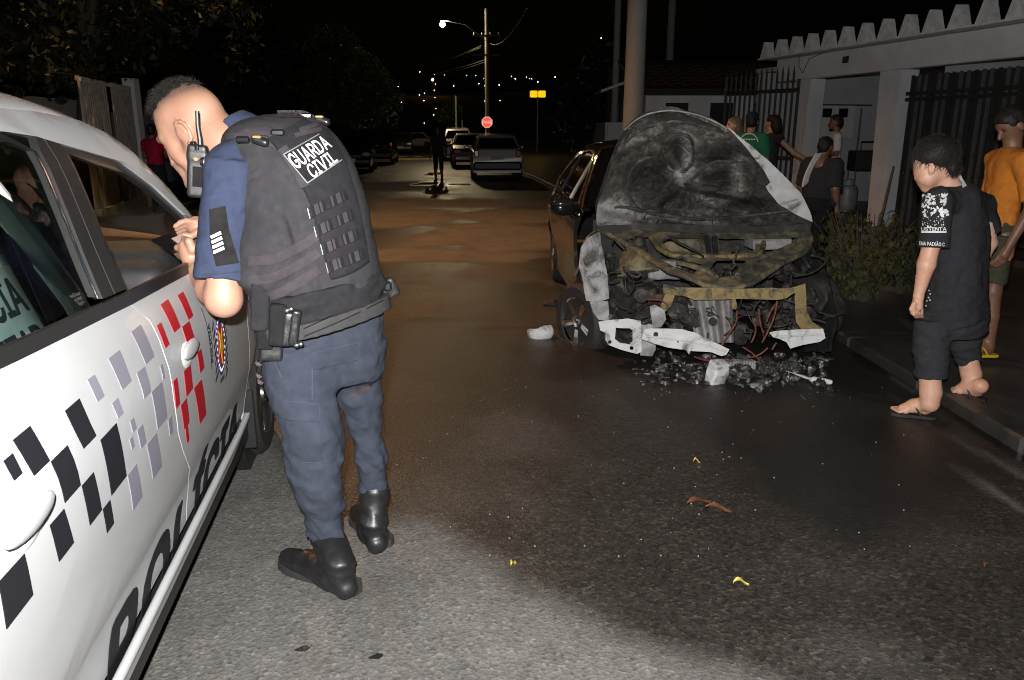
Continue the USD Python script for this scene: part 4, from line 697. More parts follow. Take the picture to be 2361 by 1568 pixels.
O('windshield', slab(bsheet(.75, 1.72, 10, .04), .008), 'glass_dark', bc, True); O('rear_panel', box(bpt(0, 3.98, .62), (1.5, .06, .72), BR, .02), 'car_dark', bc); O('floor', box(bpt(0, 2.0, .22), (1.6, 3.6, .06), BR), 'char', bc, smooth=False); O('firewall', box(bpt(0, .72, .56), (1.5, .05, .6), BR), 'char', bc, smooth=False)
wm = at(1301, 478, 6.38); R25 = rotz(.25)
mr = O('wing_mirror', Sdf_().ell(wm, (.115, .07, .070), R25, .02).cap(wm + [.06, .05, -.02], wm + [.20, .10, -.02], .022, .03, .03).mesh(.01), 'black_gloss', bc, True); O('mirror_cap', Sdf_().ell(wm + [0, -.012, .035], (.105, .06, .042), R25, .01).mesh(.01), 'car_dark', mr, True)
axw = np.array([-math.cos(.50), -math.sin(.50), 0]); wc = at(1349, 738, 5.72)
wheel(bc, wc - [0, 0, .0], axw, .285, .19, 'chrome'); wheel(bc, bpt(-.82, 2.65, .30), -bR, .30, .19); wheel(bc, bpt(.82, 2.65, .30), bR, .30, .19); wheel(bc, bpt(.80, .05, .27), np.array([math.cos(.5), math.sin(.5), 0]), .27, .18, 'char', 'char')
O('wheel_housing', lathe([(.30, -.2), (.33, -.2), (.34, .02), (.32, .02)], wc + [.08, .04, .03], axw, 24), 'char', bc)
# raised bonnet, seen from below
Lx = PchipInterpolator(np.linspace(0, 1, 8), [[1378, 527], [1374, 492], [1384, 440], [1404, 380], [1424, 330], [1446, 292], [1474, 268], [1505, 257]]); Rx = PchipInterpolator(np.linspace(0, 1, 8), [[1872, 522], [1868, 500], [1843, 462], [1806, 428], [1768, 392], [1722, 342], [1672, 296], [1590, 262]])
NU, NV = 190, 150; us, vs = np.linspace(0, 1, NU), np.linspace(0, 1, NV); HP_ = np.zeros((NV, NU, 3)); PXY = np.zeros((NV, NU, 2)); ash = np.zeros((NV, NU))
for i, v in enumerate(vs):
    l, r = Lx(v), Rx(v)
    for j, u in enumerate(us):
        x, y = l * (1 - u) + r * u; y -= 14 * math.sin(math.pi * u) * v ** 2; PXY[i, j] = x, y
blob = lambda cx, cy, rx, ry, p=1.5: np.clip(1.25 - (((PXY[..., 0] - cx) / rx) ** 2 + ((PXY[..., 1] - cy) / ry) ** 2), 0, 1) ** p
UU, VV = np.meshgrid(us, vs); w3 = np.stack([PXY[..., 0] / 60, PXY[..., 1] / 60, 0 * UU], -1)
dep = .09 * (np.sin(math.pi * UU) * np.sin(math.pi * VV)) ** .7 + .03 * (meshkit.fbm(w3, 4, 3) - .5) + .024 * (meshkit.fbm(w3 * 3, 4, 5) - .5) + .010 * (meshkit.fbm(w3 * 9, 3, 8) - .5)
for cx, cy, rx, ry, a in ((1500, 428, 62, 72, .045), (1562, 358, 42, 40, .04), (1648, 412, 80, 48, .035), (1685, 478, 70, 40, .04), (1580, 470, 60, 36, .03), (1470, 330, 30, 40, .02)): dep += 1.5 * a * blob(cx, cy, rx, ry, .8)
for (x0, y0), (x1, y1), a, wd in (((1400, 480), (1560, 505), -.03, 12), ((1560, 505), (1720, 520), -.03, 12), ((1560, 420), (1720, 455), -.028, 7), ((1520, 290), (1575, 420), -.022, 10), ((1575, 420), (1480, 500), -.02, 10), ((1600, 400), (1720, 370), -.02, 10), ((1420, 350), (1520, 300), -.02, 9)):
    ex, ey = x1 - x0, y1 - y0; tt = np.clip(((PXY[..., 0] - x0) * ex + (PXY[..., 1] - y0) * ey) / (ex * ex + ey * ey), 0, 1); dd = np.hypot(PXY[..., 0] - x0 - tt * ex, PXY[..., 1] - y0 - tt * ey); dep += 1.6 * a * np.exp(-(dd / wd) ** 2)
rr_ = np.hypot(PXY[..., 0] - 1502, PXY[..., 1] - 505); dep -= .03 * np.exp(-((rr_ - 16) / 5) ** 2); rr_ = np.hypot((PXY[..., 0] - 1570) / 1.1, PXY[..., 1] - 345); dep -= .02 * np.exp(-((rr_ - 34) / 7) ** 2)
ash += .22 * blob(1440, 480, 80, 55) + .20 * blob(1400, 500, 60, 40) + .30 * blob(1580, 405, 40, 28) + .26 * blob(1700, 410, 26, 60) + .16 * blob(1620, 505, 90, 24) + .14 * blob(1470, 300, 70, 60) + .22 * blob(1588, 350, 26, 40) + .22 * blob(1505, 505, 24, 24) + .18 * blob(1740, 500, 70, 26) + .14 * blob(1620, 300, 120, 40)
ash += .20 * np.exp(-((PXY[..., 1] - (1015 + .36 * (PXY[..., 0] - 1580)) + 575) / 8) ** 2) * (PXY[..., 0] > 1570) * (PXY[..., 0] < 1725)
ash -= .28 * blob(1500, 428, 58, 72) + .25 * blob(1660, 420, 50, 34) + .30 * blob(1720, 490, 80, 50) + .20 * blob(1560, 345, 18, 30) + .18 * blob(1560, 460, 60, 26) + .2 * blob(1660, 350, 40, 30) - .03
ash += .10 * np.clip((.02 - np.minimum(UU, 1 - VV)) / .02, 0, 1)
for i in range(NV):
    for j in range(NU): HP_[i, j] = at(*PXY[i, j], 6.22 - .60 * vs[i] + dep[i, j])
g0_ = slab(HP_[::-1], -.018); O('bonnet', g0_ if True else None, 'bonnet_burnt', bc, True, attrs=dict(ash=np.r_[ash[::-1].ravel(), ash[::-1].ravel()]))
hc = lambda Yf, amp=.0, sd=0: (lambda q: np.array([at(x, y, Yf(x, y) - d) for x, y, d in q]) + (amp * nz(q * [.03, .03, 10], 1, sd) if amp else 0)[:, None] * np.array([.3, 1, .5]) if amp else np.array([at(x, y, Yf(x, y) - d) for x, y, d in q]))
def pxpanel(nm, cs, t, Yf, mat, parent=bc, edge=14, amp=.0, sd=0, smooth=35, **k):
    m = mf.CrossSection([np.asarray(c, float) for c in cs], mf.FillRule.EvenOdd).extrude(t * 300).refine_to_length(edge); v, f, _ = meshkit.arrays(m); v = v / [1, 1, 300]; w = np.array([at(x, y, Yf(x, y) - d) for x, y, d in v])
    if amp: w = w + amp * np.stack([nz(w, 9, sd + s) for s in (0, 3, 6)], 1) * [.6, 1.2, .8]
    return O(nm, T(w, f), mat, parent, smooth, **k)
YH = lambda x, y: 6.22 - .60 * np.clip((527 - y) / 270, 0, 1)
for pts, r_ in (([(1440, 300), (1474, 272), (1505, 260), (1545, 255), (1600, 263), (1640, 277), (1676, 297)], .006),):
    pp = np.array([at(x, y, YH(x, y) - .012) for x, y in pts]); O('bonnet_rim', tube(PchipInterpolator(np.linspace(0, 1, len(pts)), pp)(np.linspace(0, 1, 30)), r_, 6), 'ash_grey', bc)
burnt('rib_burnt', [(.34, (.012, .011, .010)), (.54, (.045, .041, .038)), (.66, (.11, .105, .10)), (.78, (.24, .235, .23))], 10, .6, bump=.8)
def bon(x, y):      # depth of the raised bonnet's underside near a picture position
    k = np.argmin((PXY[..., 0] - x) ** 2 + (PXY[..., 1] - y) ** 2); return HP_.reshape(-1, 3)[k, 1]
ring = lambda cx, cy, rx, ry, a0=0, a1=2 * math.pi: [(cx + rx * math.cos(a), cy + ry * math.sin(a)) for a in np.linspace(a0, a1, 14)]
for i_, (pts, r_) in enumerate(((ring(1566, 352, 36, 44), .016), (ring(1505, 428, 58, 66, .6, 5.4), .017), ([(1576, 424), (1620, 436), (1680, 448), (1722, 458)], .014), ([(1722, 458), (1738, 430), (1735, 395), (1700, 372), (1655, 372), (1618, 392), (1590, 418)], .016), ([(1395, 486), (1440, 478), (1500, 492), (1560, 500), (1620, 506), (1700, 500), (1780, 492), (1840, 484)], .018), ([(1420, 360), (1450, 320), (1500, 290), (1560, 280), (1620, 292)], .016), (ring(1502, 505, 17, 14), .009), (ring(1655, 512, 13, 11), .008), ([(1580, 470), (1570, 440), (1560, 415)], .008), ([(1598, 466), (1592, 436), (1596, 408)], .007), ([(1614, 460), (1612, 432), (1622, 405)], .007), ([(1690, 500), (1660, 470), (1640, 462), (1600, 478)], .014))):
    pp = np.array([at(x, y, bon(x, y) - .022) for x, y in pts]); pp = PchipInterpolator(np.linspace(0, 1, len(pts)), pp)(np.linspace(0, 1, 40)); pp = pp + .012 * np.stack([nz(pp, 14, i_), nz(pp, 14, i_ + 20) * .5, nz(pp, 14, i_ + 9)], 1)
    O('bonnet_rib', tube(pp, r_ * (.75 + 1.0 * nz(pp, 22, i_ + 3)), 8), 'rib_burnt', bc)
pxpanel('bonnet_skin', [[(1672, 290), (1690, 303), (1740, 343), (1800, 398), (1848, 446), (1872, 500), (1874, 512), (1838, 496), (1800, 474), (1772, 442), (1766, 430), (1776, 420), (1764, 398), (1738, 364), (1706, 324)]], .012, lambda x, y: YH(x, y) - .05, 'ash_white', amp=.02)
pxpanel('bonnet_edge', [[(1375, 500), (1372, 470), (1384, 436), (1402, 380), (1422, 330), (1444, 290), (1472, 265), (1505, 253), (1540, 250), (1600, 258), (1640, 272), (1680, 296), (1678, 300), (1638, 277), (1598, 263), (1540, 255), (1506, 258), (1476, 270), (1450, 294), (1428, 334), (1408, 384), (1390, 440), (1380, 472)]], .03, lambda x, y: YH(x, y) + .02, 'char', amp=.006)
pxpanel('cowl', [[(1376, 522), (1500, 514), (1640, 520), (1760, 522), (1872, 515), (1866, 542), (1760, 540), (1500, 536), (1390, 540)]], .08, lambda x, y: 6.12, 'char', amp=.03, sd=4)
YF = lambda x, y: 6.05 - .95 * np.clip((y - 525) / 140, 0, 1) + .15 * ((x - 1640) / 250) ** 2
fr = [(1378, 524), (1500, 533), (1640, 538), (1760, 536), (1868, 528), (1874, 556), (1856, 586), (1806, 612), (1760, 640), (1722, 664), (1690, 668), (1620, 664), (1592, 646), (1540, 632), (1490, 600), (1440, 568)]
pxpanel('bonnet_frame', [fr, [(1450, 553), (1495, 549), (1515, 566), (1560, 594), (1620, 612), (1600, 630), (1548, 614), (1490, 582)], [(1526, 552), (1606, 550), (1618, 570), (1612, 582), (1548, 583), (1538, 572)], [(1656, 551), (1742, 551), (1742, 572), (1732, 582), (1668, 582), (1660, 570)], [(1768, 552), (1836, 547), (1806, 574), (1748, 606), (1738, 596), (1758, 574)], [(1650, 602), (1722, 600), (1696, 636), (1656, 638), (1636, 622)]], .045, YF, 'ochre_char', edge=9, amp=.035, sd=2)
for k, pts in enumerate(([(1382, 530), (1440, 562), (1492, 594), (1545, 626), (1596, 644), (1630, 660), (1690, 664), (1724, 658), (1765, 632), (1812, 604), (1858, 578), (1870, 545)], [(1500, 548), (1530, 580), (1560, 590), (1640, 592), (1735, 590), (1760, 560)], [(1628, 548), (1636, 588)], [(1648, 548), (1650, 588)], [(1700, 634), (1730, 604), (1800, 578), (1850, 552)], [(1560, 605), (1620, 622), (1650, 640)])):
    pp = np.array([at(x, y, YF(x, y) - .05) for x, y in pts]); u_ = np.linspace(0, 1, len(pts)); uu = np.linspace(0, 1, 30); pp = PchipInterpolator(u_, pp)(uu); pp = pp + .012 * np.stack([nz(pp, 8, k), nz(pp, 8, k + 9), nz(pp, 8, k + 5)], 1)
    O('frame_rib', tube(pp, .020 + .012 * nz(pp, 14, k + 2), 8), ('ochre_char', 'ochre_metal', 'char', 'char', 'ochre_char', 'ochre_char')[k], bc)
# front wings
pxpanel('front_wing', [[(1340, 570), (1358, 548), (1384, 532), (1386, 560), (1394, 600), (1402, 640), (1404, 690), (1380, 696), (1352, 694), (1345, 656), (1334, 616)]], .012, lambda x, y: 5.30 + (1400 - x) * .0035, 'ash_wing', edge=10, amp=.03, sd=7)
wing = np.array([[at(x0 + (x1 - x0) * u, y0 + (y1 - y0) * u, Y0 + (Y1 - Y0) * u) + [0, 0, .02 * math.sin(3 * u)] for u in np.linspace(0, 1, 8)] for (x0, y0, Y0), (x1, y1, Y1) in (((1384, 531, 6.1), (1352, 548, 5.5)), ((1362, 545, 6.3), (1338, 575, 5.52)), ((1345, 590, 6.3), (1334, 616, 5.54)), ((1322, 640, 6.3), (1325, 640, 5.85)))])
O('front_wing', slab(wing, .012), 'ash_grey', bc, True, label='grey scorched rear half of the left front wing')
pxpanel('wing_bracket', [[(1360, 697), (1402, 694), (1405, 742), (1380, 738), (1366, 720)]], .05, lambda x, y: 5.36, 'ash_grey', amp=.02)
rw = np.array([[at(1862 + 62 * math.sin(a) * (1 + .0 * k) - 60 * k, 556 + 250 * (a / 2.2) ** 1.1 + 6 * k, 5.0 + .9 * (1 - a / 2.2) + .35 * k) + .03 * np.array([nz(np.array([[a * 3, k * 4, 1]]), 1, 5)[0], nz(np.array([[a * 3, k * 4, 2]]), 1, 6)[0], nz(np.array([[a * 3, k * 4, 3]]), 1, 7)[0]]) for k in np.linspace(0, 1, 9)] for a in np.linspace(0, 2.2, 26)])
O('front_wing', slab(rw[:, ::-1], .015), 'char_fleck', bc, True, label='blackened right front wing with white ash flecks')
# slam panel, brackets, beams, heat shield
pxpanel('radiator_support', [[(1530, 656), (1560, 662), (1700, 666), (1822, 664), (1856, 654), (1858, 674), (1830, 676), (1812, 688), (1790, 692), (1702, 690), (1600, 692), (1576, 682), (1556, 680), (1530, 676)]], .05, lambda x, y: 5.02, 'ochre_metal', amp=.015)
pxpanel('support_leg', [[(1534, 676), (1556, 680), (1548, 706), (1524, 730), (1500, 738), (1518, 716)]], .05, lambda x, y: 5.06, 'ochre_metal', amp=.02)
pxpanel('support_leg', [[(1832, 674), (1858, 672), (1860, 720), (1874, 742), (1902, 760), (1850, 764), (1834, 744)]], .05, lambda x, y: 5.04, 'ochre_metal', amp=.02); pxpanel('centre_strap', [[(1686, 676), (1692, 676), (1700, 706), (1697, 714), (1688, 712)]], .012, lambda x, y: 4.93, 'ochre_metal')
hs = np.array([[at(1585 + (105 - 18 * v) * u + 22 * v, 690 + 100 * v, 5.22 + .03 * math.sin(u * 19) - .05 * math.sin(math.pi * u)) for u in np.linspace(0, 1, 40)] for v in np.linspace(0, 1, 22)]); hs = hs + .02 * nz(hs, 6, 4)[..., None] * [0, 1, 0]
O('heat_shield', slab(hs[::-1], -.01), 'heat_shield', bc, True); O('shield_hole', disc(at(1644, 742, 5.14), .028, .02, (0, 1, 0), .02), 'char', bc)
pxpanel('bumper_beam', [[(1484, 760), (1498, 756), (1572, 758), (1600, 766), (1640, 786), (1682, 806), (1674, 818), (1664, 821), (1640, 812), (1592, 810), (1588, 818), (1582, 808), (1540, 802), (1505, 792), (1480, 782)]], .06, lambda x, y: 4.93, 'ash_white', amp=.012)
O('beam_fold', tube([at(1490, 776, 4.868), at(1560, 782, 4.868), at(1640, 799, 4.868), at(1672, 810, 4.868)], .008, 6), 'ash_white', bc)
for x, y in ((1512, 771), (1563, 788)): O('beam_hole', disc(at(x, y, 4.868), .016 if x < 1520 else .006, .012, (0, 1, 0)), 'char', bc)
pxpanel('bumper_beam', [[(1774, 768), (1790, 764), (1850, 758), (1898, 758), (1902, 780), (1890, 788), (1850, 796), (1822, 804), (1814, 790), (1796, 782), (1782, 778)]], .06, lambda x, y: 4.95, 'ash_white', amp=.014, sd=3)
O('beam_fold', tube([at(1800, 776, 4.888), at(1850, 774, 4.888), at(1894, 770, 4.888)], .007, 6), 'ash_white', bc)
pxpanel('crash_bracket', [[(1380, 742), (1404, 738), (1448, 734), (1478, 740), (1480, 812), (1468, 816), (1430, 806), (1404, 796), (1396, 784), (1396, 768), (1384, 762)], [(1420, 756), (1452, 757), (1458, 762), (1459, 786), (1452, 794), (1428, 790), (1418, 782)], [(1402, 786), (1407, 784), (1411, 788), (1408, 793), (1402, 792)], [(1452, 800), (1457, 798), (1461, 802), (1458, 807), (1452, 806)]], .02, lambda x, y: 5.06, 'ash_white', edge=10, amp=.008)
pxpanel('bracket_side', [[(1476, 742), (1510, 750), (1512, 806), (1504, 822), (1476, 820)]], .06, lambda x, y: 5.12, 'ash_grey', amp=.012)
# engine bay: block, pipes, tower, tank, pulleys
es = Sdf_(); g = np.random.default_rng(5)
for k in range(90):
    x, y = g.uniform(1400, 1900), g.uniform(600, 800); p = at(x, y, g.uniform(5.25, 5.9) if y > 690 else YF(x, min(y, 665)) + g.uniform(.28, .55)); R_ = trimesh.transformations.random_rotation_matrix(g.random(3))[:3, :3]
    if p[2] < .12: p[2] = .14
    if k % 3 == 0: es.cap(p, p + g.normal(0, .08, 3), g.uniform(.02, .05), g.uniform(.02, .05), .01)
    elif k % 3 == 1: es.box(p, g.uniform(.02, .075, 3), R_, .006, .02)
    else: es.ell(p, g.uniform(.03, .10, 3), R_, .02)
O('engine_block', es.mesh(.012, lambda p: .035 * nz(p, 22, 2)), 'engine_char', bc, 40)
O('strut_tower', Sdf_().loft([(at(1470, 640, 5.75), .17, .2), (at(1462, 600, 5.8), .12, .15), (at(1455, 572, 5.85), .05, .06)], bR).mesh(.012, lambda p: .012 * nz(p, 12, 5)), 'ochre_char', bc, True)
O('washer_tank', Sdf_().box(at(1530, 620, 5.75), (.10, .05, .05), None, .02).mesh(.012, lambda p: .02 * nz(p, 12, 6)), 'ash_grey', bc, True); O('battery_tray', box(at(1770, 560, 5.9), (.3, .2, .08), rotz(.1), .01), 'heat_shield', bc); O('intake_cover', box(at(1575, 566, 6.0), (.4, .05, .12), rotz(-.05), .03), 'ochre_char', bc)
pl = pxpanel('splash_plate', [[(1498, 706), (1510, 702), (1532, 716), (1536, 736), (1524, 754), (1506, 756)]], .012, lambda x, y: 5.0, 'ash_grey', amp=.01)
for x, y, r in ((1480, 680, .05), (1605, 735, .055), (1560, 756, .045), (1560, 715, .06)):
    c = at(x, y, 5.2); O('pulley', lathe([(0, -.02), (r, -.02), (r * .8, 0), (r, .02), (0, .02)], c, (.2, 1, .1), 20), 'engine_char', bc)
for k in range(34):
    x, y = g.uniform(1410, 1910), g.uniform(570, 800); p = at(x, y, g.uniform(5.02, 5.3)); p[2] = max(p[2], .1); pts = [p]
    for j in range(5): pts.append(pts[-1] + g.normal(0, .045, 3))
    pts = PchipInterpolator(np.arange(6), np.array(pts))(np.linspace(0, 5, 16)); pts[:, 2] = np.maximum(pts[:, 2], .05); O('hose', tube(pts, g.uniform(.003, .009), 6), ('char', 'char_fleck', 'engine_char', 'char')[k % 4], bc)
for pts in ([(1792, 694), (1785, 730), (1770, 765), (1757, 790)], [(1750, 712), (1752, 740), (1760, 768)], [(1735, 740), (1742, 762), (1732, 790)], [(1700, 716), (1698, 740), (1680, 770), (1664, 796)], [(1712, 800), (1736, 816), (1752, 832)], [(1770, 802), (1745, 820), (1715, 826)], [(1600, 822), (1640, 832), (1690, 832)], [(1790, 700), (1776, 720), (1768, 742)], [(1780, 806), (1790, 790)], [(1490, 690), (1520, 692), (1540, 704)]):
    q_ = np.array([at(x, y, 4.92) for x, y in pts]); q_[:, 2] = np.maximum(q_[:, 2], .03); u_ = np.linspace(0, 1, len(q_)); O('burnt_cable', tube(PchipInterpolator(u_, q_)(np.linspace(0, 1, 14)), .006, 6), 'burnt_wire', bc)
# rubble and scraps on the road
db = Sdf_()
for k in range(230):
    x, y = g.uniform(1480, 1900), g.uniform(822, 893); p = on(x, y); s_ = g.uniform(.01, .036); (db.box(p + [0, 0, s_ * .4], g.uniform(.2, 1.1, 3) * s_ * .8, trimesh.transformations.random_rotation_matrix(g.random(3))[:3, :3], .003, .01) if k % 2 else db.cap(p + [0, 0, .01], p + [g.normal(0, .05), g.normal(0, .05), abs(g.normal(0, .03))], s_ * .35, s_ * .15, .01))
for k in range(70):
    p = on(g.normal(1730, 70), g.normal(855, 18)); s_ = g.uniform(.02, .05); db.box(p + [0, 0, s_ * .6], g.uniform(.2, 1.0, 3) * s_ * .8, trimesh.transformations.random_rotation_matrix(g.random(3))[:3, :3], .003, .012)
burnt('rubble', [(.36, (.005, .005, .005)), (.50, (.022, .021, .020)), (.58, (.12, .118, .115)), (.66, (.48, .47, .46))], 24, .75, bump=1.0)
O('debris', db.mesh(.0075, lambda p: .030 * nz(p, 36, 2)), 'rubble', smooth=30, label='heap of charred rubble and ash on the road in front of the burnt car', cat='debris', kind='stuff')
def scrap(nm, lab, m, mat): O(nm, m, mat, label=lab, cat='debris', smooth=40)
c = on(1655, 888); scrap('ash_lump', 'biggest upright white ash lump in the rubble before the burnt car', Sdf_().box(c + [0, .02, .075], (.045, .03, .07), rotz(.4) @ np.array([[1, 0, 0], [0, .96, -.28], [0, .28, .96]]), .012).mesh(.008, lambda p: .03 * nz(p, 14, 4)), 'ash_white')
c = on(1745, 897); scrap('ash_disc', 'flat round grey disc lying at the near edge of the rubble', lathe([(0, 0), (.042, 0), (.046, .012), (.03, .02), (0, .02)], c + [0, 0, .014], (0, 0, 1)), 'ash_grey')
c = on(1895, 888); scrap('bent_strip', 'bent white strip at the right end of the rubble', Sdf_().cap(c + [.05, 0, .02], c + [-.05, .02, .03], .016, .02).cap(c + [-.05, .02, .03], c + [-.16, .20, .03], .012, .006).mesh(.008, lambda p: .012 * nz(p, 18, 5)), 'ash_white')
c = on(1700, 862); scrap('ribbed_piece', 'ribbed grey plastic piece across the rubble', [box(c + [-.12 + .018 * k, .05 + .01 * math.sin(k), .05], (.011, .05, .06), rotz(.2)) for k in range(14)] + [box(c + [0, .06, .03], (.26, .03, .03), None, .005)], 'ash_grey')
c = on(1246, 780); s_ = Sdf_().ell(c + [0, 0, .05], (.105, .08, .085), None, .01).ell(c + [-.01, .01, .10], (.085, .068, .085), None, .01, True)
mirror_sh = O('mirror_shell', s_.mesh(.007, lambda p: .016 * nz(p, 12, 6)), 'ash_white', label='broken white mirror shell lying on the road left of the burnt car wheel', cat='mirror shell', smooth=True)
c = on(1272, 706); scrap('melted_scrap', 'small melted dark scrap on the road beside the burnt car door', Sdf_().ell(c + [0, 0, .02], (.08, .05, .03), None, .01).ell(c + [.02, .01, .05], (.035, .03, .02), None, .01).mesh(.008, lambda p: .03 * nz(p, 24, 7)), 'char_fleck')
fl_ = []
for k in range(150):
    x, y = (g.uniform(900, 2100), g.uniform(830, 1300)) if k % 3 else (g.normal(1650, 200), g.normal(900, 25)); c = on(x, max(y, 800)) + [0, 0, .0125]; s_ = g.uniform(.002, .0055); fl_.append(box(c, (s_, s_ * g.uniform(.5, 1.5), .004), rotz(g.uniform(0, 3))))
O('ash_flakes', fl_, 'ash_grey', smooth=False, label='pale ash flakes and grit scattered over the road before the burnt car', cat='ash', kind='stuff')
def leaf(nm, lab, x, y, L, a, mat):
    c = on(x, y) + [0, 0, .014]; P = np.array([[c + rotz(a) @ np.array([(t - .5) * L, w * L * .2 * math.sin(math.pi * t) ** .8, .010 * abs(w) + .012 * math.sin(5 * t)]) for w in (-1, 0, 1)] for t in np.linspace(.02, .98, 9)]); O(nm, slab(P, .001), mat, label=lab, cat='leaf', smooth=True)
leaf('fallen_leaf', 'yellow leaf on the road right of the officer boots', 1184, 1309, .042, 1.1, 'yellow_leaf'); leaf('fallen_leaf', 'long pale yellow leaf on the road at the edge of the dry patch', 1708, 1354, .06, .1, 'yellow_leaf'); leaf('fallen_leaf', 'small bright yellow leaf on the sooty road', 1606, 1071, .035, .2, 'yellow_leaf'); leaf('fallen_leaf', 'small orange leaf near the right kerb in the foreground', 2270, 1310, .05, .9, 'brown_leaf')
leaf('fallen_leaf', 'crumpled brown leaf on the dark road in front of the rubble', 1612, 1166, .12, .3, 'brown_leaf'); leaf('fallen_leaf', 'thin reddish leaf beside the crumpled brown one', 1655, 1182, .11, -.2, 'brown_leaf')
for k, (x, y, lab) in enumerate(((698, 1505, 'black plastic shard on the dry road at the bottom of the photo'), (867, 1523, 'tiny black shard right of the larger one on the dry road'), (2137, 1530, 'dark scrap on the road at the lower right'))):
    c = on(x, y) + [0, 0, .013]; O('plastic_shard', panel([[(-.022, -.008), (.01, -.012), (.022, .006), (.004, .014)]], .004, lambda v, c=c: c + v, .1), 'black_plastic', label=lab, cat='shard', smooth=False)
# ------------------------------------------------------------------ people
from scipy.interpolate import LinearNDInterpolator
M('skin_light', (.56, .33, .24), .5, (.48, .25, .17), 9, .12, 120, sss=.12); M('skin_tan', (.36, .19, .12), .5, (.29, .14, .085), 9, .1, 120, sss=.1); M('skin_brown', (.17, .085, .05), .5, (.13, .06, .035), 9, .1, 120)
M('hair_black', (.007, .006, .0055), .6, (.016, .013, .011), 60, .5, 90, spec=.25); M('hair_blond', (.22, .14, .07), .5, (.12, .075, .04), 50, .5, 90); M('eye_white', (.6, .58, .55), .2); M('eye_dark', (.03, .02, .015), .2); M('lip', (.33, .13, .10), .4); M('nail', (.60, .40, .32), .35)
def cloth(name, c, c2, bump=.35): M(name, c, .92, c2, 30, bump, 260, .0015, spec=.15)
cloth('navy_cloth', (.036, .046, .085), (.030, .038, .070)); cloth('trouser_cloth', (.036, .041, .058), (.028, .033, .047)); cloth('seam_thread', (.055, .062, .088), (.045, .05, .07)); cloth('belt_grey', (.045, .044, .045), (.036, .035, .036)); cloth('vest_cloth_dark', (.021, .0205, .023), (.015, .0145, .0165)); cloth('side_cloth', (.036, .035, .038), (.026, .0255, .028)); cloth('webbing', (.050, .043, .050), (.036, .032, .037)); cloth('webbing_dark', (.010, .010, .011), (.014, .013, .014)); cloth('patch_black', (.012, .011, .012), (.018, .017, .017))
cloth('black_shirt', (.020, .020, .023), (.026, .026, .029)); cloth('shorts_black', (.024, .025, .028), (.030, .031, .034)); cloth('orange_shirt', (.48, .165, .022), (.40, .13, .02)); cloth('green_shirt', (.02, .16, .08), (.018, .13, .065)); cloth('white_shirt', (.55, .55, .56), (.48, .48, .5)); cloth('pink_shirt', (.36, .012, .055), (.3, .01, .045)); cloth('olive_shorts', (.05, .048, .032), (.04, .04, .028)); cloth('dark_jeans', (.02, .025, .04), (.016, .02, .032)); cloth('grey_shorts', (.22, .21, .19), (.18, .17, .16))
M('print_white', (.62, .62, .62), .6); M('boot_leather', (.010, .010, .011), .42, (.016, .016, .017), 30, .3, 160, .0015); M('sole_black', (.022, .022, .022), .7, bump=.3, bs=150); M('buckle', (.06, .06, .065), .3, metal=.8); M('gold_tip', (.55, .42, .14), .35, metal=.6); M('sandal_black', (.012, .012, .012), .6); M('sandal_yellow', (.5, .33, .02), .5); M('radio_button', (.75, .12, .02), .4)
def onto(mesh, off=.0):      # depth of a body's near surface at a picture position, so that badges and straps lie on the cloth
    v, nn = np.array(mesh.vertices), np.array(mesh.vertex_normals); e = np.array([0, 0, EYE]); k = ((v - e) * nn).sum(1) < -.02 * np.linalg.norm(v - e, axis=1); v = v[k]
    r = v - e; zc = r[:, 1] * CS - r[:, 2] * SN; x = 1180.5 + F * r[:, 0] / zc; y = 784 + F * (-r[:, 2] * CS - r[:, 1] * SN) / zc
    # keep the nearest layer
    key = np.round(np.stack([x, y], 1) / 7).astype(int); o = np.argsort(v[:, 1]); best = {}
    for i in o:
        q = tuple(key[i])
        if q not in best: best[q] = v[i, 1]
    keep = np.array([v[i, 1] < best[tuple(key[i])] + .03 for i in range(len(v))])
    f_ = LinearNDInterpolator(np.stack([x, y], 1)[keep], v[keep, 1]); from scipy.interpolate import NearestNDInterpolator; g_ = NearestNDInterpolator(np.stack([x, y], 1)[keep], v[keep, 1])
    def Yf(px, py):
        d = f_(px, py); return float(g_(px, py) if np.isnan(d) else d) - off
    return Yf
def secs(rows, Y, k=.85, slope=0):      # cross-sections from the left and right outline at several heights
    out = []
    for i, r in enumerate(rows):
        xl, yl, xr, yr = r[:4]; Yi = Y + slope * i if len(r) < 5 else r[4]; a, b = at(xl, yl, Yi), at(xr, yr, Yi); h = np.linalg.norm(b - a) / 2; out.append(((a + b) / 2, h, h * k))
    return out
def strap(nm, pts, wd, surf, mat, parent, t=.004, edge=7, n=24, off=.003):      # a band along a picture path, lying on the surface
    p = np.array(pts, float); u = np.linspace(0, 1, len(p)); q = PchipInterpolator(u, p)(np.linspace(0, 1, n)); d = np.gradient(q, axis=0); d /= np.linalg.norm(d, axis=1, keepdims=True); nn = np.stack([-d[:, 1], d[:, 0]], 1) * wd / 2
    return pxpanel(nm, [np.vstack([q - nn, (q + nn)[::-1]])], t, lambda x, y: surf(x, y) - off, mat, parent, edge)

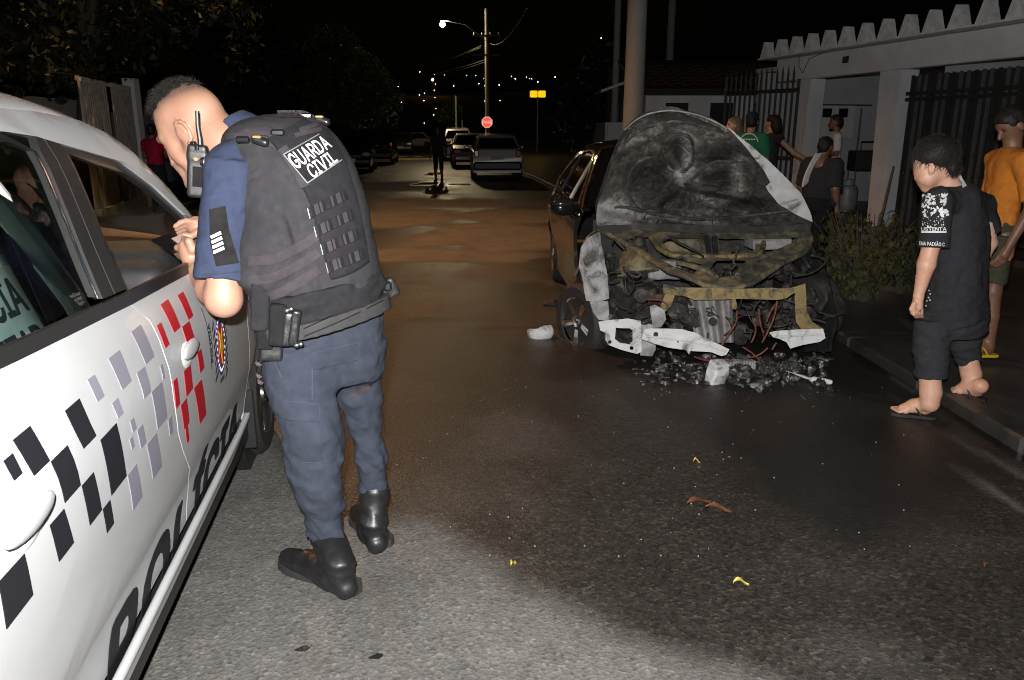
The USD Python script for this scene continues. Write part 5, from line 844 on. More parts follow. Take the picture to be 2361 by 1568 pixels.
# ---- the officer
of = X('person', 'officer in black vest lettered GUARDA CIVIL bending over a phone beside the police car', 'person', on(775, 1340))
Fh = unit([-.82, .36, -.43]); Uh = np.array([-.445, 0.05, .9]); Uh = unit(Uh - Fh * (Uh @ Fh)); Lh = np.cross(Uh, Fh); HB = np.stack([Fh, Lh, Uh], 1); hc_ = at(425, 259, 2.62)
def hp(x, y, l=0.0):
    r = ray(x, y); e = np.array([0, 0, EYE]); t = ((hc_ - e) @ Lh + l) / (r @ Lh); return e + r * t
bd = Sdf_()
bd.ell(hc_, (.108, .080, .090), HB, .02).ell(hp(421, 331), (.050, .060, .088), HB, .035).ell(hp(462, 262), (.070, .074, .075), HB, .03)
for s in (-1, 1):
    bd.cap(hp(371, 321, s * .012), hp(379, 318, s * .042), .0145, .014, .018).cap(hp(414, 350, s * .036), hp(422, 362, s * .044), .024, .024, .03).cap(hp(447, 335, s * .052), hp(448, 418, s * .014), .024, .022, .03)
    bd.cap(hp(409, 383, s * .010), hp(413, 384, s * .011), .010, .009, .008)
bd.cap(hp(386, 338), hp(404, 376), .009, .0125, .010).cap(hp(404, 377), hp(411, 380), .0125, .010, .008).ell(hp(432, 392), (.026, .030, .034), HB, .025).cap(hp(423, 397, -.014), hp(423, 397, .014), .009, .009, .008).cap(hp(430, 409, -.012), hp(430, 409, .012), .009, .009, .008).ell(hp(446, 424), (.024, .026, .022), HB, .02)
for s in (-1, 1): bd.ell(hp(389, 339, s * .030), (.014, .014, .011), HB, .012, True)
bd.chain([hp(470, 300), hp(515, 325), hp(585, 375)], [.070, .068, .085], .04)
ear = [(402.6, 288), (407, 282), (416.7, 280.7), (427.3, 287.8), (436, 302), (441, 316), (440, 329), (435, 331)]
bd.chain([hp(x, y, .083 + .006 * min(i, 4) / 2) for i, (x, y) in enumerate(ear)], [.0045, .0055, .006, .006, .006, .006, .0065, .006], .004).ell(hp(423, 305, .077), (.030, .010, .028), HB, .008).cap(hp(424, 300, .085), hp(433, 316, .088), .0045, .0045, .003).ell(hp(426, 314, .094), (.008, .010, .010), HB, .005, True)
sh, el, wr = at(525, 420, 2.40), at(516, 690, 2.36), at(450, 622, 2.58)
bd.chain([sh, sh * .45 + el * .55, el], [.052, .055, .052], .03).chain([el, el * .65 + wr * .35, wr * .85 + el * .15, wr], [.054, .052, .034, .031], .02)
rsh, rel_, rwr = np.array([-.70, 2.80, 1.38]), np.array([-.80, 2.98, 1.10]), at(462, 522, 2.79)
bd.chain([rsh, rel_, rwr], [.045, .045, .028], .02)
# left hand round the device; right hand with straight fingers above it
bd.cap(wr, at(441, 588, 2.60), .030, .036, .02).cap(at(433, 572, 2.585), at(444, 592, 2.635), .028, .030, .02)
for i in range(4): a = at(424 + 2.5 * i, 563 + 7.5 * i, 2.575 + .020 * i); m_ = at(409 + 3 * i, 571 + 6 * i, 2.59 + .022 * i); e_ = at(405 + 3.5 * i, 583 + 4 * i, 2.63 + .02 * i); bd.chain([at(437, 580, 2.60 + .012 * i), a, m_, e_], [.016, .0115, .0100, .0085], .006)
bd.chain([at(444, 574, 2.565), at(436, 557, 2.56), at(424, 550, 2.59)], [.017, .0125, .0095], .008)
bd.cap(rwr, at(450, 520, 2.78), .028, .032, .02)
for i in range(4): bd.chain([at(452, 513 + 8 * i, 2.76 + .012 * i), at(432, 509 + 9 * i, 2.755 + .012 * i), at(417, 513 + 8.5 * i, 2.75 + .012 * i), at(404 + 3 * i, 522 + 7 * i, 2.745 + .012 * i)], [.012, .0105, .0098, .008], .004)
bd.chain([at(456, 536, 2.74), at(440, 545, 2.72), at(424, 541, 2.71)], [.015, .011, .0085], .006)
# trunk and legs under the clothes
bd.chain([at(720, 700, 2.50), at(690, 560, 2.52), at(630, 400, 2.56)], [.10, .10, .09], .05)
LL = [(606, 800, 752, 790, 2.44), (612, 900, 772, 900, 2.42), (640, 1000, 799, 1000, 2.40), (656, 1100, 803, 1100, 2.40), (690, 1200, 805, 1196, 2.42), (708, 1256, 806, 1246, 2.42)]
RL = [(730, 800, 890, 790, 2.62), (760, 900, 886, 900, 2.64), (800, 1000, 893, 1000, 2.67), (806, 1060, 903, 1060, 2.68), (814, 1110, 906, 1104, 2.69), (822, 1140, 903, 1128, 2.69)]
for q in (LL, RL): ss = secs(q, 0); bd.chain([s[0] for s in ss], [s[1] * .45 for s in ss], .02)
skin = bd.mesh(.0052)
pv_ = np.array(skin.vertices); hd = (pv_ - hc_) @ HB; r3 = hd / [.108, .080, .090]
hairline = .30 * (1 - np.clip(hd[:, 0] / .11, -1, 1)) * .5 + .10
stub = .85 * np.clip((hd[:, 2] / .09 + .22 - .12 * np.clip(hd[:, 0] / .1, -1, 1)) / .75, 0, 1) ** 1.4 * (np.linalg.norm(hd, axis=1) < .16) * (hd[:, 0] < .088)
usdkit.material(stage, '/World/Looks/officer_skin', {'tc': ('texture_coordinate', {}), 'a': ('attribute', {'attribute': 'stubble'}), 'n': ('noise_texture', {'scale': 10.0, 'detail': 4.0}), 'r': ('rgb_ramp', {'ramp': [(.35, (.40, .225, .158)), (.65, (.34, .175, .118))]}),
    'hn': ('noise_texture', {'scale': 420.0, 'detail': 2.0}), 'hm': ('math', {'math_type': 'multiply_add', 'value2': 1.3, 'value3': -.65}), 'sm': ('math', {'math_type': 'add', 'use_clamp': True}), 'sq': ('math', {'math_type': 'multiply', 'use_clamp': True}), 'm': ('mix_color', {'b': (.035, .03, .03)}), 'bn': ('noise_texture', {'scale': 140.0, 'detail': 4.0}), 'b': ('bump', {'strength': .3, 'distance': .0015}), 'p': ('principled_bsdf', {'roughness': .5, 'subsurface_weight': .1, 'subsurface_radius': (.012, .004, .002), 'subsurface_scale': 1.0})},
    [('tc.object', 'n.vector'), ('n.fac', 'r.fac'), ('r.color', 'm.a'), ('tc.object', 'hn.vector'), ('hn.fac', 'hm.value1'), ('hm.value', 'sm.value1'), ('a.fac', 'sm.value2'), ('sm.value', 'sq.value1'), ('a.fac', 'sq.value2'), ('sq.value', 'm.fac'), ('m.result', 'p.base_color'), ('tc.object', 'bn.vector'), ('bn.fac', 'b.height'), ('b.normal', 'p.normal')], surface='p.BSDF')
O('body', skin, 'officer_skin', of, attrs=dict(stubble=stub))
for s in (-1, 1):
    ey = O('eye', ball(hp(388, 338, s * .030), .0115), 'eye_white', of, True); O('eyelid', Sdf_().cap(hp(386, 333, s * .022), hp(388, 336, s * .040), .006, .005).mesh(.003), 'skin_light', ey, True)
    O('eyebrow', tube([hp(368, 321, s * .012), hp(366, 319, s * .028), hp(373, 319, s * .046)], [.003, .004, .002], 6), 'hair_black', of)
O('lip', tube([hp(425, 405, -.02), hp(421, 403, 0), hp(425, 405, .02)], [.002, .005, .002], 6), 'lip', of)
hair = Sdf_().ell(hc_ + Uh * .012 + Fh * .006, (.112, .078, .090), HB, .01).ell(hc_ - Uh * .075 - Fh * .035, (.20, .16, .128), HB, .02, True).mesh(.005, lambda p: .010 * nz(p, 70, 3) + .008 * nz(p, 25, 5))
O('hair', hair, 'hair_black', of, True)
g = np.random.default_rng(9); hv, hn_ = np.array(hair.vertices), np.array(hair.vertex_normals); loc_ = (hv - hc_) @ HB; ok = np.where(loc_[:, 2] > .045)[0]; pick = g.choice(ok, 3200); pts = []
for i in pick:
    d = unit(hn_[i] + .9 * Fh * g.uniform(-.3, .8) + .5 * g.normal(size=3)); L = g.uniform(.008, .022) * (1.25 if loc_[i, 0] > .03 else 1); p = hv[i] - hn_[i] * .004; pts += [p, p + d * L * .5, p + unit(d + .4 * Fh - .2 * Uh) * L]
l_ = TF[of][0]; bc_ = UsdGeom.BasisCurves.Define(stage, of + '/hair_strands'); bc_.CreateTypeAttr('linear'); bc_.CreatePointsAttr(Vt.Vec3fArray.FromNumpy((np.array(pts) - l_).astype(np.float32))); bc_.CreateCurveVertexCountsAttr(Vt.IntArray.FromNumpy(np.full(len(pick), 3, np.int32))); bc_.CreateWidthsAttr(Vt.FloatArray.FromNumpy(np.tile([.0009, .0008, .0003], len(pick)).astype(np.float32))); bc_.SetWidthsInterpolation('vertex'); UsdShade.MaterialBindingAPI.Apply(bc_.GetPrim()).Bind(UsdShade.Material.Get(stage, '/World/Looks/hair_black'))
# trousers and boots
fold = lambda s, a, sc=(7, 7, 16): (lambda p: a * (1 - 2 * np.abs(meshkit.fbm(p * sc, 4, s) - .5) * 2) * .9)
tr = Sdf_().loft(secs(LL, 0, .95), (1, 0, 0), .02, 2.2).loft(secs(RL, 0, .95), (1, 0, 0), .02, 2.2).loft(secs([(602, 716, 894, 690, 2.53), (600, 780, 897, 760, 2.53), (612, 840, 890, 830, 2.53), (640, 890, 880, 880, 2.53)], 0, .62), (1, .55, .1), .05, 2.3)
trm = tr.mesh(.0075, lambda p: (fold(3, .020, (5, 5, 8))(p) * .8 + fold(13, .016, (9, 9, 5))(p + .35 * p[:, 2:3] * [1, .6, 0])) * np.interp(p[:, 2], [.1, .2, .45, .6, .75, .9], [1.25, 1.2, .9, .75, .5, .4]) + .006 * nz(p, 34, 9))
O('trousers', trm, 'trouser_cloth', of, True); tS = onto(trm)
def patchq(nm, quad, mat, parent, surf, t=.004, off=.002, amp=0): return pxpanel(nm, [quad], t, lambda x, y: surf(x, y) - off, mat, parent, 7, amp)
for q in ([(718, 815), (826, 791), (828, 828), (722, 852)], [(650, 925), (736, 932), (736, 972), (655, 966)]): patchq('pocket_flap', q, 'trouser_cloth', of, tS, .010, .010)
patchq('cargo_pocket', [(660, 970), (738, 974), (748, 1064), (690, 1066)], 'trouser_cloth', of, tS, .008, .004); [strap('seam', p, 1.8, tS, 'seam_thread', of, .002, off=.017) for p in ([(722, 852), (828, 828)], [(718, 815), (826, 791)], [(655, 966), (736, 972)], [(650, 925), (736, 932)], [(826, 791), (828, 828)], [(736, 932), (736, 972)])]; patchq('wear_patch', [(806, 898), (862, 880), (850, 902), (808, 918)], 'webbing', of, tS, .003, .002)
for p in ([(620, 800), (640, 850), (650, 870)], [(738, 975), (742, 1020), (750, 1062)], [(690, 1068), (752, 1064)], [(720, 850), (720, 920)]): strap('seam', p, 2.2, tS, 'seam_thread', of, .003, off=.004)
def boot(ank, heel, toe, top, r):
    ank, heel, toe, top = map(np.array, (ank, heel, toe, top)); d = unit((toe - heel) * [1, 1, 0]); s = np.array([-d[1], d[0], 0]); L = np.linalg.norm(toe - heel); B = np.stack([d, s, [0, 0, 1]], 1)
    u = Sdf_().chain([top, ank + [0, 0, .05], ank], [r, r * .86, r * .78], .006).cap(ank - d * .02 - [0, 0, .03], heel + d * .048 + [0, 0, .055], .040, .034, .008).chain([ank + d * .04 - [0, 0, .015], heel + d * L * .62 + [0, 0, .062], toe - d * .045 + [0, 0, .048]], [.046, .045, .036], .010).ell(heel + d * L * .66 + [0, 0, .05], (.075, .050, .036), B, .010)
    b = O('boot', u.mesh(.0055, lambda p: .009 * nz(p, 26, 5) + .003 * np.sin(p[:, 2] * 130 + 14 * nz(p, 6, 3)) * np.clip((p[:, 2] - ank[2]) / .05, 0, 1)), 'boot_leather', of, True)
    so = Sdf_().chain([heel + d * .045 + [0, 0, .022], heel + d * L * .45 + [0, 0, .024], heel + d * L * .72 + [0, 0, .022], toe - d * .045 + [0, 0, .024]], [.043, .036, .051, .042], .02).box(heel + d * L * .5 + [0, 0, -.05], (L, .2, .05), B, .001)
    sm = so.mesh(.006); v = np.array(sm.vertices); k = ((v - heel) @ d > -.02) & ((v - heel) @ d < L + .02); v[:, 2] = np.clip(v[:, 2], .014, .040)
    w = np.abs((v - heel) @ s); poly = mf.CrossSection([np.stack([heel[0] + d[0] * x + s[0] * y, heel[1] + d[1] * x + s[1] * y], -1) for x, y in []] or [np.array([[heel[0] + d[0] * x + s[0] * y, heel[1] + d[1] * x + s[1] * y] for x, y in [(-.003, -.02), (.02, -.043), (.10, -.040), (.14, -.034), (L * .6, -.048), (L * .78, -.050), (L * .93, -.032), (L + .004, 0), (L * .93, .036), (L * .78, .051), (L * .6, .046), (.14, .034), (.10, .040), (.02, .043), (-.003, .02)]])])
    m1 = poly.extrude(.026); vv, ff, _ = meshkit.arrays(m1); O('sole', T(vv + [0, 0, .016], ff), 'sole_black', b, 40)
    hl_ = mf.CrossSection([np.array([[heel[0] + d[0] * x + s[0] * y, heel[1] + d[1] * x + s[1] * y] for x, y in [(-.004, -.022), (.02, -.045), (.09, -.042), (.09, .042), (.02, .045), (-.004, .022)]])]).extrude(.032); vv, ff, _ = meshkit.arrays(hl_); O('heel', T(vv + [0, 0, .012], ff), 'sole_black', b, 40)
    for k in range(4):
        c = ank + d * (.052 - .006 * k) + [0, 0, -.005 + .03 * k]; O('lace', tube([c - s * .03, c + d * .006, c + s * .03], .003, 5), 'webbing_dark', b)
boot(on(785, 1330, .11), on(824, 1377), on(648, 1306), at(757, 1245, 2.43), .058); boot(on(862, 1228, .11), on(890, 1270), on(818, 1196), at(864, 1135, 2.69), .056)
# shirt: sleeve, shoulder, collar
sl0, sl1 = at(533, 372, 2.43), at(512, 648, 2.365)
slv = Sdf_().loft([(sl0, .072, .080), (sl0 * .7 + sl1 * .3, .086, .088), (sl0 * .3 + sl1 * .7, .083, .086), (sl1, .086, .088)], (1, .15, 0), .02, 2.1).cap(at(530, 385, 2.44), at(600, 330, 2.55), .078, .075, .04).cap(at(600, 330, 2.55), at(690, 330, 2.72), .075, .07, .04).mesh(.0065, lambda p: fold(11, .012, (9, 9, 7))(p))
O('shirt', slv, 'navy_cloth', of, True); sS = onto(slv)
rs1 = Sdf_().loft([(np.array([-.68, 2.79, 1.42]), .075, .075), (np.array([-.79, 2.96, 1.16]), .075, .075)], (1, .2, 0), .02).mesh(.01, fold(4, .012)); O('sleeve', rs1, 'navy_cloth', of, True)
cl = np.array([[hp(x, y, l) for x, y, l in row] for row in ([(478, 392, .055), (498, 362, .078), (530, 330, .085), (560, 300, .070), (580, 282, .02), (572, 290, -.05)], [(500, 420, .075), (520, 380, .098), (552, 345, .105), (585, 312, .088), (602, 292, .025), (590, 300, -.06)])]); cl = PchipInterpolator([0, 1], cl)(np.linspace(0, 1, 6)); cl = np.stack([PchipInterpolator(np.linspace(0, 1, 6), r_)(np.linspace(0, 1, 22)) for r_ in cl]); cl[:3] -= np.linspace(.0, 0, 3)[:, None, None]
O('collar', Sdf_().loft([(at(590, 338, 2.585), .095, .088), (at(562, 312, 2.60), .086, .080), (at(536, 296, 2.61), .080, .076)], (0, 1, 0), .01).mesh(.006, fold(8, .006)), 'navy_cloth', of, True)
strap('sleeve_hem', [(465, 634), (510, 630), (556, 626)], 3, sS, 'trouser_cloth', of, .003)
patchq('armband', [(482, 483), (520, 474), (528, 530), (552, 606), (498, 614), (484, 560)], 'patch_black', of, sS, .004, .003)
rk = patchq('rank_patch', [(484, 540), (516, 527), (524, 582), (494, 592)], 'webbing_dark', of, sS, .003, .008)
for k in range(4): patchq('rank_stripe', [(x, y + 11.6 * k + 0) for x, y in ((485 + 2 * k, 544), (508 + 2.6 * k, 533), (511 + 2.4 * k, 540), (487 + 2 * k, 551))], 'print_white', rk, sS, .002, .012)
# vest
aS = unit([-.62, -.70, -.34]); TC = [(at(742, 700, 2.50), .212, .160), (at(727, 655, 2.50), .224, .168), (at(708, 590, 2.50), .232, .176), (at(688, 500, 2.52), .232, .178), (at(664, 420, 2.54), .226, .172), (at(640, 350, 2.56), .205, .150), (at(622, 300, 2.58), .165, .110), (at(614, 276, 2.60), .10, .06)]
vs_ = Sdf_().loft(TC, aS, .02, 2.25)
vm_ = vs_.mesh(.0075, lambda p: .034 * (1 - 4 * np.abs(meshkit.fbm(np.stack([p @ aS * 5, p[:, 2] * 5 + (p @ aS) * 7, p[:, 1] * 3], -1), 3, 6) - .5)) * np.clip(((p - at(650, 520, 2.44)) @ aS + .04) / .06, 0, 1) + .006 * nz(p, 14, 2))
vest = O('vest', vm_, 'side_cloth', of, True); vS = onto(vm_)
for p in ([(690, 420), (716, 470), (740, 560), (764, 642)], [(764, 642), (808, 628), (852, 600)], [(618, 318), (660, 370), (690, 420)]): strap('panel_binding', p, 5, vS, 'webbing_dark', of, .006, 7, 16, .018)
bp_ = patchq('back_panel', [(618, 318), (700, 272), (762, 300), (800, 372), (826, 460), (846, 560), (852, 600), (808, 628), (764, 642), (740, 560), (716, 470), (690, 420)], 'vest_cloth_dark', of, vS, .012, .012)
lb = patchq('badge', [(654, 356), (734, 309), (764, 318), (789, 368), (709, 422)], 'patch_black', of, vS, .004, .030)
for q in ([(654, 356), (736, 309)], [(709, 422), (789, 368)], [(654, 356), (709, 422)]): strap('badge_edge', q, 2.6, vS, 'dull_metal' if False else 'gas_grey', lb, .003, 8, 10, .034)
def quadtext(txt, h, w_, q, surf, mat, nm, parent, off):   # lettering stretched over a picture quadrilateral (top-left, top-right, bottom-right, bottom-left)
    for ch_, x0, x1, m in glyphs(txt):
        v = np.array(m.vertices); u, vv = v[:, 0] / w_[0], v[:, 1] / w_[1]; q_ = np.array(q, float)
        P = ((1 - u) * vv)[:, None] * q_[0] + (u * vv)[:, None] * q_[1] + (u * (1 - vv))[:, None] * q_[2] + ((1 - u) * (1 - vv))[:, None] * q_[3]
        O(nm, T(np.array([at(x, y, surf(x, y) - off - d) for (x, y), d in zip(P, v[:, 2])]), np.array(m.faces)[:, ::-1] if False else m.faces), mat, parent, smooth=False)
def glyphs(txt, h=1.0):
    x = 0.0; out = []
    for ch in txt:
        if ch == ' ': x += .35; continue
        m = meshkit.text_mesh(ch, h, .003, True); v = np.array(m.vertices); x0 = v[:, 0].min(); v[:, 0] += x - x0; wdt = v[:, 0].max() - x; out.append((ch, x, x + wdt, T(v, m.faces))); x += wdt + .10
    return out
def wtxt(t): gl = glyphs(t); return gl[-1][2]
quadtext('GUARDA', 1, (wtxt('GUARDA'), 1.0), [(660, 360), (745, 312), (766, 337), (684, 390)], vS, 'print_white', 'letter', lb, .036)
quadtext('CIVIL', 1, (wtxt('CIVIL'), 1.0), [(704, 384), (762, 347), (780, 370), (722, 412)], vS, 'print_white', 'letter', lb, .036)
rows = [((712, 492), (800, 447)), ((727, 535), (816, 492)), ((742, 576), (828, 537)), ((754, 618), (842, 583))]
for (x0, y0), (x1, y1) in rows:
    strap('webbing_row', [(x0, y0), (x1, y1)], 25, vS, 'webbing_dark', of, .004, 7, 14, .026)
    for k in range(7):
        u = (k + .12) / 7; ux = u + .055 * (1 + (k % 2)); a, b = np.array((x0, y0)) * (1 - u) + np.array((x1, y1)) * u, np.array((x0, y0)) * (1 - ux) + np.array((x1, y1)) * ux; dn = np.array((6, 23)) * .5
        pxpanel('webbing_loop', [[a - dn, b - dn, b + dn, a + dn]], .004, lambda x, y: vS(x, y) - .032, 'webbing' if k % 3 else 'vest_cloth_dark', of, 7)
    strap('webbing_edge', [(x0 - 3, y0 - 12), (x0 + 3, y0 + 12)], 2, vS, 'gas_grey', of, .003, 8, 5, .034)
for y0 in (0, 45, 90): strap('side_strap', [(572, 602 + y0), (620, 600 + y0 * .95), (690, 570 + y0 * .9), (734, 540 + y0 * .9)], 22, vS, 'webbing', of, .005, 8, 20, .004)
for p, w in (([(520, 318), (560, 312), (605, 322), (650, 350), (682, 392), (700, 432)], 13), ([(560, 308), (610, 300), (640, 318), (662, 345)], 22), ([(640, 262), (690, 262), (735, 285)], 16)): strap('shoulder_strap', p, w, lambda x, y: min(vS(x, y), sS(x, y)), 'webbing', of, .008, 7, 24, .014)
strap('ladder_lock', [(650, 340), (684, 392), (704, 430)], 24, vS, 'webbing', of, .006, 7, 16, .020)
for x, y in ((598, 324), (741, 277)):
    b_ = at(x, y, vS(x, y) - .03); q_ = O('strap_end', Sdf_().cap(b_ - [.012, 0, -.004], b_ + [.016, .0, -.006], .013, .013).mesh(.004), 'buckle', of, True); O('gold_clip', box(b_ + [-.004, -.008, .010], (.026, .012, .008), None, .003), 'gold_tip', q_)
for x, y in ((560, 322), (640, 306), (705, 268)): O('strap_buckle', box(at(x, y, min(vS(x, y), sS(x, y)) - .03), (.04, .014, .02), rotz(.2), .005), 'black_gloss', of)
for p in ([(690, 300), (735, 285)], [(680, 312), (742, 296)]): strap('webbing_row', p, 10, vS, 'webbing', of, .004, 7, 10, .024)
# shirt tail under the vest, belt and its pouches
tlm = Sdf_().loft([(at(748, 725, 2.50), .214, .166), (at(738, 680, 2.50), .222, .172), (at(730, 645, 2.50), .222, .172)], aS, .02, 2.3).mesh(.009, fold(7, .016)); O('shirt_tail', tlm, 'vest_cloth_dark', of, True)
bl = Sdf_().loft([(at(752, 744, 2.50), .228, .176), (at(744, 712, 2.50), .230, .178)], aS, .004, 2.3).mesh(.006); O('belt', bl, 'belt_grey', of, True); bS = onto(bl)
strap('belt_line', [(700, 758), (790, 716), (880, 672)], 3, bS, 'webbing_dark', of, .003, 8, 12, .003); strap('belt_line', [(700, 776), (790, 738), (884, 692)], 3, bS, 'webbing_dark', of, .003, 8, 12, .003)
strap('belt_keeper', [(822, 664), (840, 720)], 15, bS, 'webbing', of, .006, 7, 8, .004)
for x, y in ((828, 678), (832, 690)): O('snap', ball(at(x, y, bS(x, y) - .012), (.006, .004, .006), 1), 'black_gloss', of)
def pouch(nm, x, y, Y, size, a, mat, tilt=0): R = rotz(a) @ np.array([[math.cos(tilt), 0, math.sin(tilt)], [0, 1, 0], [-math.sin(tilt), 0, math.cos(tilt)]]); return O(nm, Sdf_().box(at(x, y, Y), np.array(size) / 2 - .01, R, .01).mesh(.005, lambda p: .004 * nz(p, 40, 3)), mat, of, True)
pouch('pouch', 895, 664, 2.62, (.06, .05, .07), .4, 'boot_leather', -.4); O('pouch_flap', box(at(893, 660, 2.585), (.03, .02, .035), rotz(.3), .008), 'buckle', of)
pouch('pouch', 600, 705, 2.33, (.055, .06, .15), .3, 'vest_cloth_dark', .1); pouch('magazine_pouch', 640, 748, 2.30, (.05, .05, .13), .3, 'webbing_dark', .12); pouch('magazine_pouch', 612, 762, 2.34, (.05, .05, .12), .3, 'webbing_dark', .1); pouch('holster', 626, 782, 2.36, (.07, .07, .13), .3, 'boot_leather', .1); pouch('pouch', 598, 640, 2.36, (.05, .06, .16), .3, 'webbing', -.12)
mt = pouch('multi_tool', 680, 756, 2.285, (.030, .022, .115), .3, 'buckle', .2); pouch('tool_sheath', 664, 758, 2.30, (.035, .03, .11), .3, 'boot_leather', .2)
for x, y in ((684, 796), (694, 793), (672, 712), (662, 716)): O('rivet', ball(at(x, y, 2.262), .0085, 1), 'dull_metal', of)
O('belt_stud', lathe([(0, -.006), (.017, -.006), (.016, .006), (.010, .010), (0, .010)], at(699, 719, bS(699, 719) - .014), (.3, -.9, .2), 16), 'dull_metal', of)
for pts in ([(575, 690), (590, 730), (597, 780), (592, 830)], [(606, 790), (600, 830), (597, 862)]): O('lanyard', tube([at(x, y, 2.33) for x, y in pts], .006, 6), 'webbing_dark', of)
for x, y in ((596, 838), (597, 866), (600, 880)): O('ring', lathe([(.006, -.004), (.011, 0), (.006, .004)], at(x, y, 2.325), (0, 1, 0), 10), 'chrome', of)
# radio on the shoulder
rc = at(456, 400, 2.41); rd = X('radio', 'black two-way radio with tall antenna clipped at the officer shoulder', 'radio', rc)
RB = np.stack([unit([1, .2, .0]), unit([-.2, 1, 0]), [0, 0, 1]], 1); RT = RB @ np.array([[math.cos(.12), 0, math.sin(.12)], [0, 1, 0], [-math.sin(.12), 0, math.cos(.12)]])
O('radio_body', Sdf_().box(at(458, 402, 2.42), (.021, .012, .060), RT, .010).box(at(456, 352, 2.42), (.020, .012, .016), RT, .008, .01).mesh(.004), 'black_plastic', rd, True)
O('antenna', tube([at(463, 352, 2.42), at(461, 320, 2.42), at(456, 290, 2.42), at(455, 256, 2.42)], [.0085, .0075, .0065, .0062], 10), 'black_plastic', rd); O('knob', lathe([(0, 0), (.010, 0), (.010, .018), (.007, .022), (0, .022)], at(447, 343, 2.42), (0, 0, 1), 12), 'black_gloss', rd); O('knob', lathe([(0, 0), (.008, 0), (.008, .012), (0, .014)], at(455, 346, 2.405), (0, 0, 1), 12), 'black_gloss', rd)
O('indicator', disc(at(452, 366, 2.398), .0065, .003, (.2, -.97, .1), .003), 'radio_button', rd); O('speaker_grille', box(at(456, 408, 2.397), (.03, .004, .06), RT, .002), 'webbing_dark', rd); O('side_knob', lathe([(0, -.008), (.016, -.008), (.016, .006), (.010, .010), (0, .010)], at(474, 374, 2.40), (.9, -.4, 0), 14), 'dull_metal', rd); O('radio_cable', tube([at(440, 420, 2.42), at(441, 440, 2.43), at(450, 452, 2.44)], .006, 8), 'black_plastic', rd)
dv = X('phone', 'flat black phone held in the officer left hand at the car window', 'phone', at(395, 560, 2.62))
pd = unit(at(420, 574, 2.60) - at(368, 546, 2.70)); pn = unit(np.cross(pd, [.35, .9, .25])); O('phone_body', box(at(396, 561, 2.65), (.15, .075, .012), np.stack([pd, np.cross(pn, pd), pn], 1), .005), 'black_gloss', dv)
cd_ = X('card', 'small pinkish card held above the black phone', 'card', at(416, 548, 2.66)); M('card_pink', (.45, .30, .27), .5); cdd = unit(at(432, 562, 2.63) - at(405, 542, 2.68)); O('card_sheet', box(at(417, 552, 2.655), (.055, .04, .002), np.stack([cdd, np.cross(unit(np.cross(cdd, [.2, .9, .4])), cdd), unit(np.cross(cdd, [.2, .9, .4]))], 1)), 'card_pink', cd_, smooth=False)
# ---- the boy in the black shirt
def sandal(parent, heel, toe, mat, w=.045, name='sandal'):
    heel, toe = np.array(heel), np.array(toe); d = toe - heel; L = np.linalg.norm(d[:2]); d = unit(d * [1, 1, 0]); s = np.array([-d[1], d[0], 0]); z = heel[2]
    pl = [np.array([heel[0] + d[0] * x * L + s[0] * y * w, heel[1] + d[1] * x * L + s[1] * y * w]) for x, y in [(-.06, -.5), (.04, -.75), (.35, -.7), (.6, -.95), (.85, -.95), (1.02, -.5), (1.05, .1), (.98, .7), (.8, .95), (.5, .8), (.3, .7), (.04, .75), (-.06, .5)]]
    m = mf.CrossSection([np.array(pl)]).extrude(.016); v, f, _ = meshkit.arrays(m); t = O(name, T(v + [0, 0, z + .003], f), mat, parent, 40)
    th = heel + d * L * .74 + [0, 0, .020]; 
    for q in (-1, 1): O('strap', tube(PchipInterpolator([0, .5, 1], np.array([th + [0, 0, .03], heel + d * L * .52 + s * q * w * .72 + [0, 0, .075], heel + d * L * .30 + s * q * w * .98 + [0, 0, .018]]))(np.linspace(0, 1, 10)), .0055, 6), mat, t)
def foot(sd, ank, heel, toe, w=.036):
    ank, heel, toe = map(np.array, (ank, heel, toe)); d = unit((toe - heel) * [1, 1, 0]); s = np.array([-d[1], d[0], 0]); L = np.linalg.norm(toe - heel); b = heel[2] + .019
    sd.cap(ank, heel + d * .045 + [0, 0, .050], w * .95, .026, .006).cap(heel + d * .032 + [0, 0, .048], heel + d * .045 + [0, 0, .044], .022, .024, .004)
    sd.chain([ank + d * .012, heel + d * L * .46 + [0, 0, .066], heel + d * L * .72 + [0, 0, .042]], [w * .95, w * .95, w * .72], .03).cap(heel + d * L * .66 + s * .02 + [0, 0, .038], heel + d * L * .66 - s * .02 + [0, 0, .038], .020, .020, .010)
    for i, (o, l, r) in enumerate(((-.030, 1.0, .0115), (-.011, .97, .0085), (.004, .94, .008), (.018, .90, .0078), (.031, .85, .0078))): sd.cap(heel + d * L * .70 + s * o * .9 + [0, 0, .036], heel + d * (L * l - r) + s * o + [0, 0, .028], r * 1.15, r, .004)
by = X('person', 'boy in black printed shirt and dark shorts looking at the burnt car', 'person', on(2110, 960))
kf1, kt1 = on(2150, 966), on(2052, 955); kf2, kt2 = on(2268, 926, .06), on(2186, 908, .06)
b_ = Sdf_(); Yb = 4.15
FB = unit([-.95, .18, -.26]); UB = np.array([-.26, 0, .96]); UB = unit(UB - FB * (UB @ FB)); LB = np.cross(UB, FB); HBb = np.stack([FB, LB, UB], 1); hcb = at(2156, 366, Yb)
def hb(x, y, l=0.0): r = ray(x, y); e = np.array([0, 0, EYE]); t = ((hcb - e) @ LB + l) / (r @ LB); return e + r * t
b_.ell(hcb, (.098, .074, .085), HBb, .02).ell(hb(2137, 396), (.062, .058, .080), HBb, .035)
